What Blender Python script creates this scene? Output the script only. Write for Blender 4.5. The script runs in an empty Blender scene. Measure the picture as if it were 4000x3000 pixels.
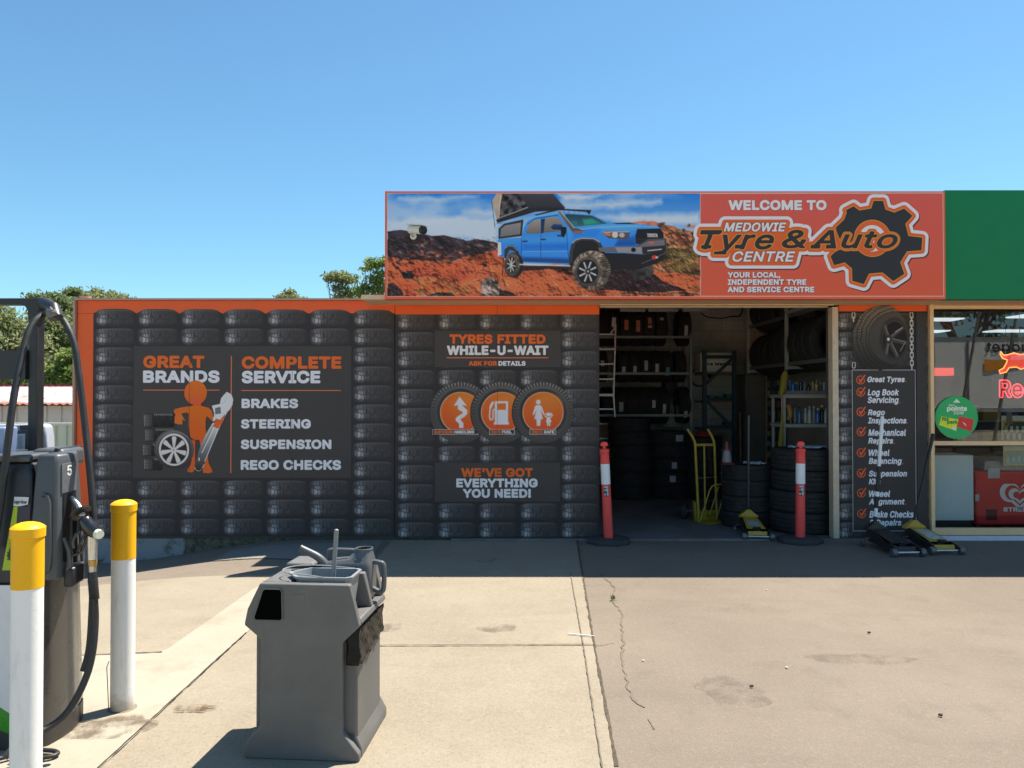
import bpy, bmesh, math, random
import numpy as np
from mathutils import Vector, Matrix
R = math.radians
PI = math.pi
S = bpy.context.scene
COL = S.collection
random.seed(7)
RNG = np.random.default_rng(11)

# ------------------------------------------------------------------ camera, sky, sun, exposure
F = 3003.0            # focal length in pixels of the 4000 px wide photograph
TH = R(0.8)           # slight upward pitch
H = 1.65              # eye height
YW = 8.75             # facade plane
YS = 8.10             # front of the sign board
cam = bpy.data.objects.new('camera', bpy.data.cameras.new('camera'))
COL.objects.link(cam)
cam.location = (0, 0, H)
cam.rotation_euler = (R(90) + TH, 0, 0)
cam.data.sensor_fit = 'HORIZONTAL'
cam.data.sensor_width = 36.0
cam.data.lens = 36.0 * F / 4000.0
cam.data.clip_start = 0.05
cam.data.clip_end = 2000
S.camera = cam

SUN = Vector((0.33, 0.30, 1.0)).normalized()      # towards the sun: behind the shop, to the right
sun = bpy.data.objects.new('sun', bpy.data.lights.new('sun', 'SUN'))
COL.objects.link(sun)
sun.data.energy = 5.0
sun.data.angle = R(0.5)
sun.data.color = (1.0, 0.93, 0.82)
sun.rotation_euler = SUN.to_track_quat('Z', 'Y').to_euler()
sun.location = (6, 12, 20)

W_ = bpy.data.worlds.new('World')
S.world = W_
W_.use_nodes = True
nt = W_.node_tree
sky = nt.nodes.new('ShaderNodeTexSky')
sky.sky_type = 'NISHITA'
sky.sun_disc = False
sky.sun_elevation = math.asin(SUN.z)
sky.sun_rotation = math.atan2(SUN.x, SUN.y)
sky.altitude = 20
sky.air_density = 1.0
sky.dust_density = 0.35
sky.ozone_density = 2.2
tint = nt.nodes.new('ShaderNodeMix'); tint.data_type = 'RGBA'; tint.blend_type = 'MULTIPLY'
tint.inputs[0].default_value = 1.0
tint.inputs[7].default_value = (0.66, 0.955, 1.0, 1)
nt.links.new(sky.outputs[0], tint.inputs[6])
nt.links.new(tint.outputs[2], nt.nodes['Background'].inputs[0])
nt.nodes['Background'].inputs[1].default_value = 0.085
S.view_settings.view_transform = 'Standard'
S.view_settings.look = 'None'
S.view_settings.gamma = 1
S.view_settings.exposure = 1.0
S.cycles.use_denoising = True
S.cycles.max_bounces = 8
S.cycles.diffuse_bounces = 5
S.cycles.transparent_max_bounces = 12
S.cycles.caustics_reflective = False
S.cycles.caustics_refractive = False

# ------------------------------------------------------------------ measuring helpers
def ray(py):
    v = (1500.0 - py) / F
    return math.cos(TH) - v * math.sin(TH), math.sin(TH) + v * math.cos(TH)

def Wp(px, py, Y):
    """a point of the upright plane at distance Y, read off the photograph"""
    dy, dz = ray(py)
    return Vector(((px - 2000.0) / F * Y, Y, H + dz / dy * Y))

def sm(t):
    t = min(1.0, max(0.0, t))
    return t * t * (3 - 2 * t)

def gz(x, y):
    z = -0.27 * sm((-2.3 - x) / 2.5) * sm((y - 4.5) / 4.2)
    if y > 9.6:
        z -= 1.35 * sm((y - 9.6) / 6.0)
    return z

def Gp(px, py, lift=0.0):
    """a point of the ground under a pixel"""
    dy, dz = ray(py)
    z = 0.0
    for _ in range(6):
        t = (z - H) / dz
        x, y = (px - 2000.0) / F * t, dy * t
        z = gz(x, y) + lift
    return Vector((x, y, z))

def lin(c):
    c = c / 255.0
    return c / 12.92 if c <= 0.04045 else ((c + 0.055) / 1.055) ** 2.4

KSH = 0.50   # what white shows under open shade
WBAL = (0.78, 0.93, 1.08)   # open shade is bluish
KSU = 3.0    # what white would show in full sun

def sh(r, g, b, k=None):
    c = [lin(v) / (k or KSH) / w for v, w in zip((r, g, b), WBAL)]
    f = min(1.0, 0.94 / max(c))          # keep the hue when a colour would come out too bright
    return tuple(v * f for v in c)

def su(r, g, b):
    return tuple(min(0.9, lin(v) / KSU) for v in (r, g, b))

# ------------------------------------------------------------------ materials
MATS = {}
def nodes_of(name):
    m = bpy.data.materials.new(name)
    m.use_nodes = True
    t = m.node_tree
    return m, t, t.nodes['Principled BSDF']

def mat(name, col, rough=0.6, metal=0.0, var=0.12, scale=14.0, bump=0.0, bscale=60.0, spec=0.5, coat=0.0, alpha=None, stretch=None):
    """plain surface with a little procedural unevenness in colour, gloss and relief"""
    if name in MATS:
        return MATS[name]
    m, t, b = nodes_of(name)
    tc = t.nodes.new('ShaderNodeTexCoord')
    n = t.nodes.new('ShaderNodeTexNoise')
    n.inputs['Scale'].default_value = scale
    n.inputs['Detail'].default_value = 5
    n.inputs['Roughness'].default_value = 0.65
    t.links.new(tc.outputs['Object'], n.inputs['Vector'])
    mx = t.nodes.new('ShaderNodeMix'); mx.data_type = 'RGBA'
    lo = [max(0.0, c * (1 - var)) for c in col]; hi = [min(1.0, c * (1 + var)) for c in col]
    mx.inputs[6].default_value = (*lo, 1); mx.inputs[7].default_value = (*hi, 1)
    rp = t.nodes.new('ShaderNodeMapRange'); rp.inputs[1].default_value = 0.3; rp.inputs[2].default_value = 0.7
    t.links.new(n.outputs[0], rp.inputs[0]); t.links.new(rp.outputs[0], mx.inputs[0])
    t.links.new(mx.outputs[2], b.inputs['Base Color'])
    rr = t.nodes.new('ShaderNodeMapRange')
    rr.inputs[1].default_value = 0.25; rr.inputs[2].default_value = 0.75
    rr.inputs[3].default_value = max(0.02, rough - 0.08); rr.inputs[4].default_value = min(1, rough + 0.1)
    t.links.new(n.outputs[0], rr.inputs[0]); t.links.new(rr.outputs[0], b.inputs['Roughness'])
    b.inputs['Metallic'].default_value = metal
    b.inputs['Specular IOR Level'].default_value = spec
    b.inputs['Coat Weight'].default_value = coat
    if bump:
        n2 = t.nodes.new('ShaderNodeTexNoise'); n2.inputs['Scale'].default_value = bscale; n2.inputs['Detail'].default_value = 4
        if stretch:
            mp = t.nodes.new('ShaderNodeMapping'); mp.inputs['Scale'].default_value = stretch; mp.inputs['Rotation'].default_value = (R(55), 0, 0)
            t.links.new(tc.outputs['Object'], mp.inputs['Vector']); t.links.new(mp.outputs[0], n2.inputs['Vector'])
        else:
            t.links.new(tc.outputs['Object'], n2.inputs['Vector'])
        bp = t.nodes.new('ShaderNodeBump'); bp.inputs['Strength'].default_value = bump; bp.inputs['Distance'].default_value = 0.01
        t.links.new(n2.outputs[0], bp.inputs['Height']); t.links.new(bp.outputs[0], b.inputs['Normal'])
    if alpha is not None:
        b.inputs['Alpha'].default_value = alpha
    MATS[name] = m
    return m

def emit(name, col, strength):
    if name in MATS:
        return MATS[name]
    m, t, b = nodes_of(name)
    b.inputs['Base Color'].default_value = (*col, 1)
    b.inputs['Emission Color'].default_value = (*col, 1)
    b.inputs['Emission Strength'].default_value = strength
    MATS[name] = m
    return m

class NG:
    """tiny expression builder for shader maths"""
    def __init__(s, t): s.t = t
    def m(s, op, a, b=None, c=None):
        n = s.t.nodes.new('ShaderNodeMath'); n.operation = op
        for i, v in enumerate((a, b, c)):
            if v is None: continue
            if isinstance(v, (int, float)): n.inputs[i].default_value = v
            else: s.t.links.new(v, n.inputs[i])
        return n.outputs[0]
    def rng(s, v, a, b, c=0.0, d=1.0, smooth=True):
        n = s.t.nodes.new('ShaderNodeMapRange')
        if smooth: n.interpolation_type = 'SMOOTHSTEP'
        for i, q in enumerate((a, b, c, d)): n.inputs[i + 1].default_value = q
        s.t.links.new(v, n.inputs[0]); return n.outputs[0]
    def noise(s, vec, scale, detail=4, rough=0.6):
        n = s.t.nodes.new('ShaderNodeTexNoise')
        n.inputs['Scale'].default_value = scale; n.inputs['Detail'].default_value = detail; n.inputs['Roughness'].default_value = rough
        s.t.links.new(vec, n.inputs['Vector']); return n.outputs[0]
    def mix(s, f, a, b):
        n = s.t.nodes.new('ShaderNodeMix'); n.data_type = 'RGBA'
        if isinstance(f, (int, float)): n.inputs[0].default_value = f
        else: s.t.links.new(f, n.inputs[0])
        for i, v in ((6, a), (7, b)):
            if isinstance(v, tuple): n.inputs[i].default_value = (*v, 1)
            else: s.t.links.new(v, n.inputs[i])
        return n.outputs[2]
    def xyz(s, x, y, z):
        n = s.t.nodes.new('ShaderNodeCombineXYZ')
        for i, v in enumerate((x, y, z)):
            if isinstance(v, (int, float)): n.inputs[i].default_value = v
            else: s.t.links.new(v, n.inputs[i])
        return n.outputs[0]

def tyre_print(name, x0, ztop, cw, ch, base, lite, groove):
    """printed wall of stacked tyres: every cell one tyre with its tread and its printed gleam"""
    m, t, b = nodes_of(name)
    g = NG(t)
    geo = t.nodes.new('ShaderNodeNewGeometry')
    sp = t.nodes.new('ShaderNodeSeparateXYZ'); t.links.new(geo.outputs['Position'], sp.inputs[0])
    u = g.m('FRACT', g.m('DIVIDE', g.m('SUBTRACT', sp.outputs[0], x0), cw))
    v = g.m('FRACT', g.m('DIVIDE', g.m('SUBTRACT', ztop, sp.outputs[2]), ch))     # 0 at the top of a tyre
    # curved outline: the tyre is a little shorter at its ends
    e = g.m('MULTIPLY', g.m('ABSOLUTE', g.m('SUBTRACT', u, 0.5)), 2.0)
    e4 = g.m('POWER', e, 5.0)
    inset = g.m('ADD', 0.03, g.m('MULTIPLY', e4, 0.16))
    top = g.m('SUBTRACT', v, inset)
    bot = g.m('SUBTRACT', g.m('SUBTRACT', 1.0, v), inset)
    edge = g.m('MULTIPLY', g.rng(top, -0.01, 0.09), g.rng(bot, -0.02, 0.22))
    edge = g.m('MULTIPLY', edge, g.rng(e, 1.0, 0.70))
    vec = g.xyz(g.m('MULTIPLY', u, 13.0), g.m('MULTIPLY', v, 3.3), 0.0)
    vo = t.nodes.new('ShaderNodeTexVoronoi'); vo.feature = 'DISTANCE_TO_EDGE'; vo.inputs['Scale'].default_value = 1.0
    vo.inputs['Randomness'].default_value = 0.55
    t.links.new(vec, vo.inputs['Vector'])
    tread = g.rng(vo.outputs['Distance'], 0.06, 0.17)
    # shoulder blocks along the top: upright slots
    slot = g.rng(g.m('ABSOLUTE', g.m('SUBTRACT', g.m('FRACT', g.m('MULTIPLY', u, 13.0)), 0.5)), 0.06, 0.16)
    sh_zone = g.rng(v, 0.30, 0.25)
    blocks = g.m('ADD', g.m('MULTIPLY', tread, g.m('SUBTRACT', 1.0, sh_zone)), g.m('MULTIPLY', slot, sh_zone))
    gl = g.m('DIVIDE', g.m('SUBTRACT', u, 0.19), 0.095)
    gl = g.m('EXPONENT', g.m('MULTIPLY', g.m('MULTIPLY', gl, gl), -1.0))
    wide = g.m('DIVIDE', g.m('SUBTRACT', u, 0.25), 0.34)
    wide = g.m('MULTIPLY', g.m('EXPONENT', g.m('MULTIPLY', g.m('MULTIPLY', wide, wide), -1.0)), 0.055)
    mid = g.m('DIVIDE', g.m('SUBTRACT', v, 0.60), 0.27)
    mid = g.m('EXPONENT', g.m('MULTIPLY', g.m('MULTIPLY', mid, mid), -1.0))
    gleam = g.m('MULTIPLY', g.m('ADD', g.m('MULTIPLY', gl, g.m('ADD', 0.06, g.m('MULTIPLY', mid, 0.44))), wide), g.m('ADD', 0.25, g.m('MULTIPLY', blocks, 0.75)))
    rim = g.m('MULTIPLY', g.m('MULTIPLY', g.rng(top, 0.14, 0.02), 0.09), g.rng(e, 1.0, 0.6))
    amount = g.m('ADD', gleam, rim)
    c = g.mix(g.m('ADD', 0.55, g.m('MULTIPLY', blocks, 0.45)), groove, base)
    c = g.mix(amount, c, lite)
    c = g.mix(edge, groove, c)
    t.links.new(c, b.inputs['Base Color'])
    b.inputs['Roughness'].default_value = 0.55
    b.inputs['Specular IOR Level'].default_value = 0.2
    return m

def ground_mat(name, c1, c2, speck, stain, sscale=90.0, bump=0.25, streak=0.5):
    """worn pavement: aggregate specks, blotches, tyre-dark stains"""
    m, t, b = nodes_of(name)
    g = NG(t)
    geo = t.nodes.new('ShaderNodeNewGeometry')
    p = geo.outputs['Position']
    big = g.noise(p, 0.55, 5, 0.6)
    med = g.noise(p, 3.1, 6, 0.65)
    fine = g.noise(p, sscale * 2.0, 3, 0.75)
    vo = t.nodes.new('ShaderNodeTexVoronoi'); vo.inputs['Scale'].default_value = sscale * 1.6
    t.links.new(p, vo.inputs['Vector'])
    c = g.mix(g.rng(big, 0.35, 0.66), c1, c2)
    c = g.mix(g.m('MULTIPLY', g.rng(med, 0.50, 0.74), streak), c, stain)
    mp = t.nodes.new('ShaderNodeMapping'); mp.inputs['Scale'].default_value = (0.5, 2.2, 1); mp.inputs['Location'].default_value = (3, 1, 0)
    t.links.new(p, mp.inputs['Vector'])
    c = g.mix(g.m('MULTIPLY', g.rng(g.noise(mp.outputs[0], 0.9, 5), 0.53, 0.72), streak * 0.8), c, stain)
    c = g.mix(g.m('MULTIPLY', g.rng(fine, 0.42, 0.72), 0.6), c, speck)
    dk = tuple(v * 0.5 for v in c1)
    c = g.mix(g.m('MULTIPLY', g.rng(g.noise(p, sscale * 1.3, 3, 0.7), 0.46, 0.26), 0.55), c, dk)
    c = g.mix(g.m('MULTIPLY', g.rng(g.noise(p, sscale * 0.55, 4, 0.75), 0.52, 0.72), 0.20), c, dk)
    c = g.mix(g.m('MULTIPLY', g.rng(g.noise(p, sscale * 0.5, 3, 0.7), 0.47, 0.30), 0.30), c, speck)
    c = g.mix(g.m('MULTIPLY', g.rng(g.noise(p, 1.3, 6, 0.7), 0.48, 0.70), 0.18), c, stain)
    t.links.new(c, b.inputs['Base Color'])
    b.inputs['Roughness'].default_value = 0.9
    b.inputs['Specular IOR Level'].default_value = 0.25
    bp = t.nodes.new('ShaderNodeBump'); bp.inputs['Strength'].default_value = bump; bp.inputs['Distance'].default_value = 0.006
    hsum = g.m('ADD', fine, g.m('MULTIPLY', vo.outputs['Distance'], 0.6))
    t.links.new(hsum, bp.inputs['Height']); t.links.new(bp.outputs[0], b.inputs['Normal'])
    return m

def print_mat():
    if 'printed_picture' in MATS: return MATS['printed_picture']
    m, t, b = nodes_of('printed_picture')
    a = t.nodes.new('ShaderNodeAttribute'); a.attribute_name = 'ink'
    t.links.new(a.outputs['Color'], b.inputs['Base Color'])
    b.inputs['Roughness'].default_value = 0.5
    b.inputs['Specular IOR Level'].default_value = 0.2
    MATS['printed_picture'] = m
    return m

def glass_mat(name, refl, tint=(0.8, 0.84, 0.82)):
    if name in MATS: return MATS[name]
    m, t, b = nodes_of(name)
    t.nodes.remove(b)
    out = t.nodes['Material Output']
    tr = t.nodes.new('ShaderNodeBsdfTransparent'); tr.inputs[0].default_value = (*tint, 1)
    gl = t.nodes.new('ShaderNodeBsdfGlossy'); gl.inputs['Roughness'].default_value = 0.0; gl.inputs[0].default_value = (1, 1, 1, 1)
    lw = t.nodes.new('ShaderNodeFresnel'); lw.inputs[0].default_value = refl
    mx = t.nodes.new('ShaderNodeMixShader')
    t.links.new(lw.outputs[0], mx.inputs[0]); t.links.new(tr.outputs[0], mx.inputs[1]); t.links.new(gl.outputs[0], mx.inputs[2])
    t.links.new(mx.outputs[0], out.inputs[0])
    MATS[name] = m
    return m

# ------------------------------------------------------------------ mesh building
class MB:
    def __init__(s): s.v = []; s.f = []
    def add(s, vs, fs):
        o = len(s.v); s.v += [tuple(p) for p in vs]; s.f += [tuple(i + o for i in q) for q in fs]; return s
    def box(s, x0, x1, y0, y1, z0, z1):
        vs = [(x, y, z) for x in (x0, x1) for y in (y0, y1) for z in (z0, z1)]
        return s.add(vs, [(0, 1, 3, 2), (4, 6, 7, 5), (0, 4, 5, 1), (2, 3, 7, 6), (0, 2, 6, 4), (1, 5, 7, 3)])
    def poly(s, pts): return s.add(pts, [tuple(range(len(pts)))])
    def prism(s, pts, off):
        n = len(pts); off = Vector(off)
        a = [Vector(p) for p in pts]
        vs = a + [p + off for p in a]
        fs = [tuple(range(n))[::-1], tuple(range(n, 2 * n))] + [(i, (i + 1) % n, n + (i + 1) % n, n + i) for i in range(n)]
        return s.add(vs, fs)
    def loft(s, loops, cap=True):
        n = len(loops[0]); vs = [p for l in loops for p in l]; fs = []
        for k in range(len(loops) - 1):
            for i in range(n):
                j = (i + 1) % n
                fs.append((k * n + i, k * n + j, (k + 1) * n + j, (k + 1) * n + i))
        if cap: fs += [tuple(range(n))[::-1], tuple(range((len(loops) - 1) * n, len(loops) * n))]
        return s.add(vs, fs)
    def tube(s, path, r, n=10, cap=True):
        P = [Vector(p) for p in path]
        rs = r if isinstance(r, (list, tuple)) else [r] * len(P)
        up = None; loops = []
        for i, p in enumerate(P):
            d = (P[min(i + 1, len(P) - 1)] - P[max(i - 1, 0)]).normalized()
            if up is None:
                up = Vector((0, 0, 1)) if abs(d.z) < 0.9 else Vector((1, 0, 0))
            x = d.cross(up).normalized(); up = x.cross(d).normalized()
            loops.append([p + (x * math.cos(2 * PI * k / n) + up * math.sin(2 * PI * k / n)) * rs[i] for k in range(n)])
        return s.loft(loops, cap)
    def lathe(s, prof, c=(0, 0, 0), axis='Z', n=24, close=False):
        c = Vector(c); loops = []
        for r, h in prof:
            l = []
            for k in range(n):
                a = 2 * PI * k / n; p, q = r * math.cos(a), r * math.sin(a)
                l.append(c + Vector({'Z': (p, q, h), 'X': (h, p, q), 'Y': (p, h, q)}[axis]))
            loops.append(l)
        if close: loops.append(loops[0])
        return s.loft(loops, cap=not close)
    def bar(s, a, b, w, h, roll=None):
        """rectangular bar from a to b"""
        a, b = Vector(a), Vector(b); d = (b - a).normalized()
        up = Vector((0, 0, 1)) if abs(d.z) < 0.9 else Vector((0, 1, 0))
        x = d.cross(up).normalized(); y = x.cross(d).normalized()
        l = lambda p: [p + x * i * w / 2 + y * j * h / 2 for i, j in ((-1, -1), (1, -1), (1, 1), (-1, 1))]
        return s.loft([l(a), l(b)])
    def xf(s, M):
        s.v = [tuple(M @ Vector(p)) for p in s.v]; return s

def wloc(o):
    l = Vector((0, 0, 0))
    while o is not None:
        l = l + Vector(o.location); o = o.parent
    return l

def link_mesh(name, me, m, parent, world):
    if m is not None: me.materials.append(m)
    o = bpy.data.objects.new(name, me)
    COL.objects.link(o)
    if parent is not None:
        o.parent = parent
        if world:
            me.transform(Matrix.Translation(-wloc(parent)))
    return o

def part(name, mb, m, parent=None, smooth=35, bevel=0.0, seg=2, world=True, sub=0):
    me = bpy.data.meshes.new(name)
    me.from_pydata(mb.v, [], mb.f)
    bm = bmesh.new(); bm.from_mesh(me)
    bmesh.ops.recalc_face_normals(bm, faces=bm.faces)
    bm.to_mesh(me); bm.free()
    if smooth:
        me.polygons.foreach_set('use_smooth', [True] * len(me.polygons))
        me.set_sharp_from_angle(angle=R(smooth))
    me.update()
    o = link_mesh(name, me, m, parent, world)
    if bevel:
        b = o.modifiers.new('bevel', 'BEVEL'); b.width = bevel; b.segments = seg; b.limit_method = 'ANGLE'; b.angle_limit = R(28)
        b.harden_normals = False
    if sub:
        b = o.modifiers.new('sub', 'SUBSURF'); b.levels = sub; b.render_levels = sub
    return o

def tag(o, label, cat, group=None):
    o['label'] = label; o['category'] = cat
    if group: o['group'] = group
    return o

def thing(name, label, cat, loc=(0, 0, 0), rz=0.0, group=None):
    o = bpy.data.objects.new(name, None); COL.objects.link(o)
    o.empty_display_size = 0.1
    o.location = loc; o.rotation_euler = (0, 0, rz)
    return tag(o, label, cat, group)

def single(name, mb, m, label, cat, loc=None, group=None, **k):
    """a thing that is one mesh, with its origin at loc"""
    if loc is not None: mb.xf(Matrix.Translation(-Vector(loc)))
    o = part(name, mb, m, None, **k)
    if loc is not None: o.location = loc
    return tag(o, label, cat, group)

def struct(name, o):
    o.name = name; o['kind'] = 'structure'; return o

def copy_thing(o, loc, rot=None, label=None, group=None):
    c = o.copy(); COL.objects.link(c); c.location = loc
    if rot is not None: c.rotation_euler = rot
    if label: c['label'] = label
    if group: c['group'] = group
    for ch in o.children:
        d = ch.copy(); COL.objects.link(d); d.parent = c
        for g in ch.children:
            e = g.copy(); COL.objects.link(e); e.parent = d
    return c

# ------------------------------------------------------------------ distance fields -> clean flat outlines
def sd_segs(segs, X, Y):
    """signed distance (negative inside, winding rule) to closed outlines given as segments (N,2,2)"""
    shp = X.shape; x = X.ravel(); y = Y.ravel()
    d2 = np.full(x.shape, 1e18); ins = np.zeros(x.shape, int)
    for (ax, ay), (bx, by) in segs:
        dx, dy = bx - ax, by - ay
        L = dx * dx + dy * dy
        if L < 1e-18: continue
        t = np.clip(((x - ax) * dx + (y - ay) * dy) / L, 0, 1)
        d2 = np.minimum(d2, (x - ax - t * dx) ** 2 + (y - ay - t * dy) ** 2)
        if ay != by:
            c = ((ay > y) != (by > y)) & (x < (bx - ax) * (y - ay) / (by - ay) + ax)
            ins += np.where(c, 1 if by > ay else -1, 0)
    d = np.sqrt(d2)
    return np.where(ins != 0, -d, d).reshape(shp)

def poly_segs(pts):
    return [(pts[i], pts[(i + 1) % len(pts)]) for i in range(len(pts))]

def march(Fd, xs, ys, merge=True):
    """filled region Fd<0 of a sampled field as polygons in the plane"""
    V = []; P = []; idx = {}
    def vid(x, y):
        k = (round(x, 6), round(y, 6))
        if k not in idx: idx[k] = len(V); V.append((x, y))
        return idx[k]
    ins = Fd < 0
    full = ins[:-1, :-1] & ins[1:, :-1] & ins[:-1, 1:] & ins[1:, 1:]
    anyi = ins[:-1, :-1] | ins[1:, :-1] | ins[:-1, 1:] | ins[1:, 1:]
    ny, nx = full.shape
    for j in range(ny):
        row = full[j]; i = 0
        while i < nx:
            if row[i]:
                k = i
                if merge:
                    while k + 1 < nx and row[k + 1]: k += 1
                P.append((vid(xs[i], ys[j]), vid(xs[k + 1], ys[j]), vid(xs[k + 1], ys[j + 1]), vid(xs[i], ys[j + 1])))
                i = k + 1
            else: i += 1
    for j, i in zip(*np.nonzero(anyi & ~full)):
        c = [(i, j), (i + 1, j), (i + 1, j + 1), (i, j + 1)]
        vals = [Fd[b, a] for a, b in c]; pts = []
        for q in range(4):
            a, b = c[q], c[(q + 1) % 4]; fa, fb = vals[q], vals[(q + 1) % 4]
            if fa < 0: pts.append(vid(xs[a[0]], ys[a[1]]))
            if (fa < 0) != (fb < 0):
                t = fa / (fa - fb)
                pts.append(vid(xs[a[0]] + (xs[b[0]] - xs[a[0]]) * t, ys[a[1]] + (ys[b[1]] - ys[a[1]]) * t))
        pts = [p for q, p in enumerate(pts) if p != pts[q - 1]]
        if len(pts) >= 3: P.append(tuple(pts))
    return V, P

def flat(name, V, P, mp, m, parent):
    me = bpy.data.meshes.new(name)
    me.from_pydata([tuple(mp(u, v)) for u, v in V], [], P)
    me.update()
    return link_mesh(name, me, m, parent, True)

_FONT = {}
try:     # the sans face that ships inside Blender; its default face otherwise
    SANS = bpy.data.fonts.load(bpy.utils.system_resource('DATAFILES', path='fonts') + '/Inter.woff2')
except Exception:
    SANS = None
from mathutils.geometry import interpolate_bezier
def glyph_segs(s, shear=0.0):
    if s not in _FONT:
        c = bpy.data.curves.new('tmp', 'FONT'); c.body = s; c.size = 1.0; c.space_character = 1.05
        if SANS: c.font = SANS
        o = bpy.data.objects.new('tmp', c); COL.objects.link(o)
        bpy.context.view_layer.update()
        cu = o.to_curve(bpy.context.evaluated_depsgraph_get())
        segs = []
        for spl in cu.splines:
            bp = spl.bezier_points; loop = []
            for i in range(len(bp)):
                p, q = bp[i], bp[(i + 1) % len(bp)]
                loop += [(v.x, v.y) for v in interpolate_bezier(p.co, p.handle_right, q.handle_left, q.co, 7)[:-1]]
            segs += [(loop[i], loop[(i + 1) % len(loop)]) for i in range(len(loop)) if (Vector(loop[i]) - Vector(loop[(i + 1) % len(loop)])).length > 1e-7]
        o.to_curve_clear()
        bpy.data.objects.remove(o); bpy.data.curves.remove(c)
        _FONT[s] = np.array(segs)
    g = _FONT[s].copy()
    g[:, :, 0] += shear * g[:, :, 1]
    return g

def fit_segs(s, box, bold, shear=0.0):
    """outline of a word fitted into a pixel box (x0,y0,x1,y1), inset by the boldening"""
    x0, y0, x1, y1 = box
    g = glyph_segs(s, shear)
    lo = g.reshape(-1, 2).min(0); hi = g.reshape(-1, 2).max(0)
    q = np.empty_like(g)
    q[:, :, 0] = x0 + bold + (g[:, :, 0] - lo[0]) / (hi[0] - lo[0]) * (x1 - x0 - 2 * bold)
    q[:, :, 1] = y1 - bold - (g[:, :, 1] - lo[1]) / (hi[1] - lo[1]) * (y1 - y0 - 2 * bold)
    return q

def text(name, s, box, mp, m, parent, bold=None, shear=0.0, cell=1.25):
    x0, y0, x1, y1 = box
    if bold is None: bold = 0.055 * (y1 - y0)
    cell = min(cell, (y1 - y0) / 16.0)
    sg = fit_segs(s, box, bold, shear)
    pad = 2 * cell
    xs = np.arange(x0 - pad, x1 + pad + cell, cell); ys = np.arange(y0 - pad, y1 + pad + cell, cell)
    X, Y = np.meshgrid(xs, ys)
    V, P = march(sd_segs(sg, X, Y) - bold, xs, ys)
    return flat(name, V, P, mp, m, parent)

def shape(name, Fd, xs, ys, mp, m, parent):
    V, P = march(Fd, xs, ys)
    return flat(name, V, P, mp, m, parent)

def grid(x0, y0, x1, y1, cell):
    xs = np.arange(x0, x1 + cell, cell); ys = np.arange(y0, y1 + cell, cell)
    X, Y = np.meshgrid(xs, ys)
    return xs, ys, X, Y

def plane(Y, off=0.0):
    return lambda u, v: Wp(u, v, YW if Y is None else Y) + Vector((0, -off, 0))

def onplane(Y, off):
    """map photograph pixels to the plane Y, then step off towards the street"""
    return lambda u, v: Wp(u, v, Y) + Vector((0, -off, 0))

# ------------------------------------------------------------------ painting of printed pictures
def vnoise(h, w, n, seed, octs=4):
    r = np.random.default_rng(seed); out = np.zeros((h, w)); amp = 1.0; tot = 0
    for k in range(octs):
        gy, gx = max(2, int(n * h / w * 2 ** k)) + 2, n * 2 ** k + 2
        a = r.random((gy, gx))
        yy = np.linspace(0, gy - 1.001, h); xx = np.linspace(0, gx - 1.001, w)
        y0 = yy.astype(int); x0 = xx.astype(int); fy = (yy - y0)[:, None]; fx = (xx - x0)[None, :]
        fy = fy * fy * (3 - 2 * fy); fx = fx * fx * (3 - 2 * fx)
        A = a[y0][:, x0]; B = a[y0][:, x0 + 1]; Cc = a[y0 + 1][:, x0]; D = a[y0 + 1][:, x0 + 1]
        out += amp * ((A * (1 - fx) + B * fx) * (1 - fy) + (Cc * (1 - fx) + D * fx) * fy); tot += amp; amp *= 0.55
    return out / tot

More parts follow.
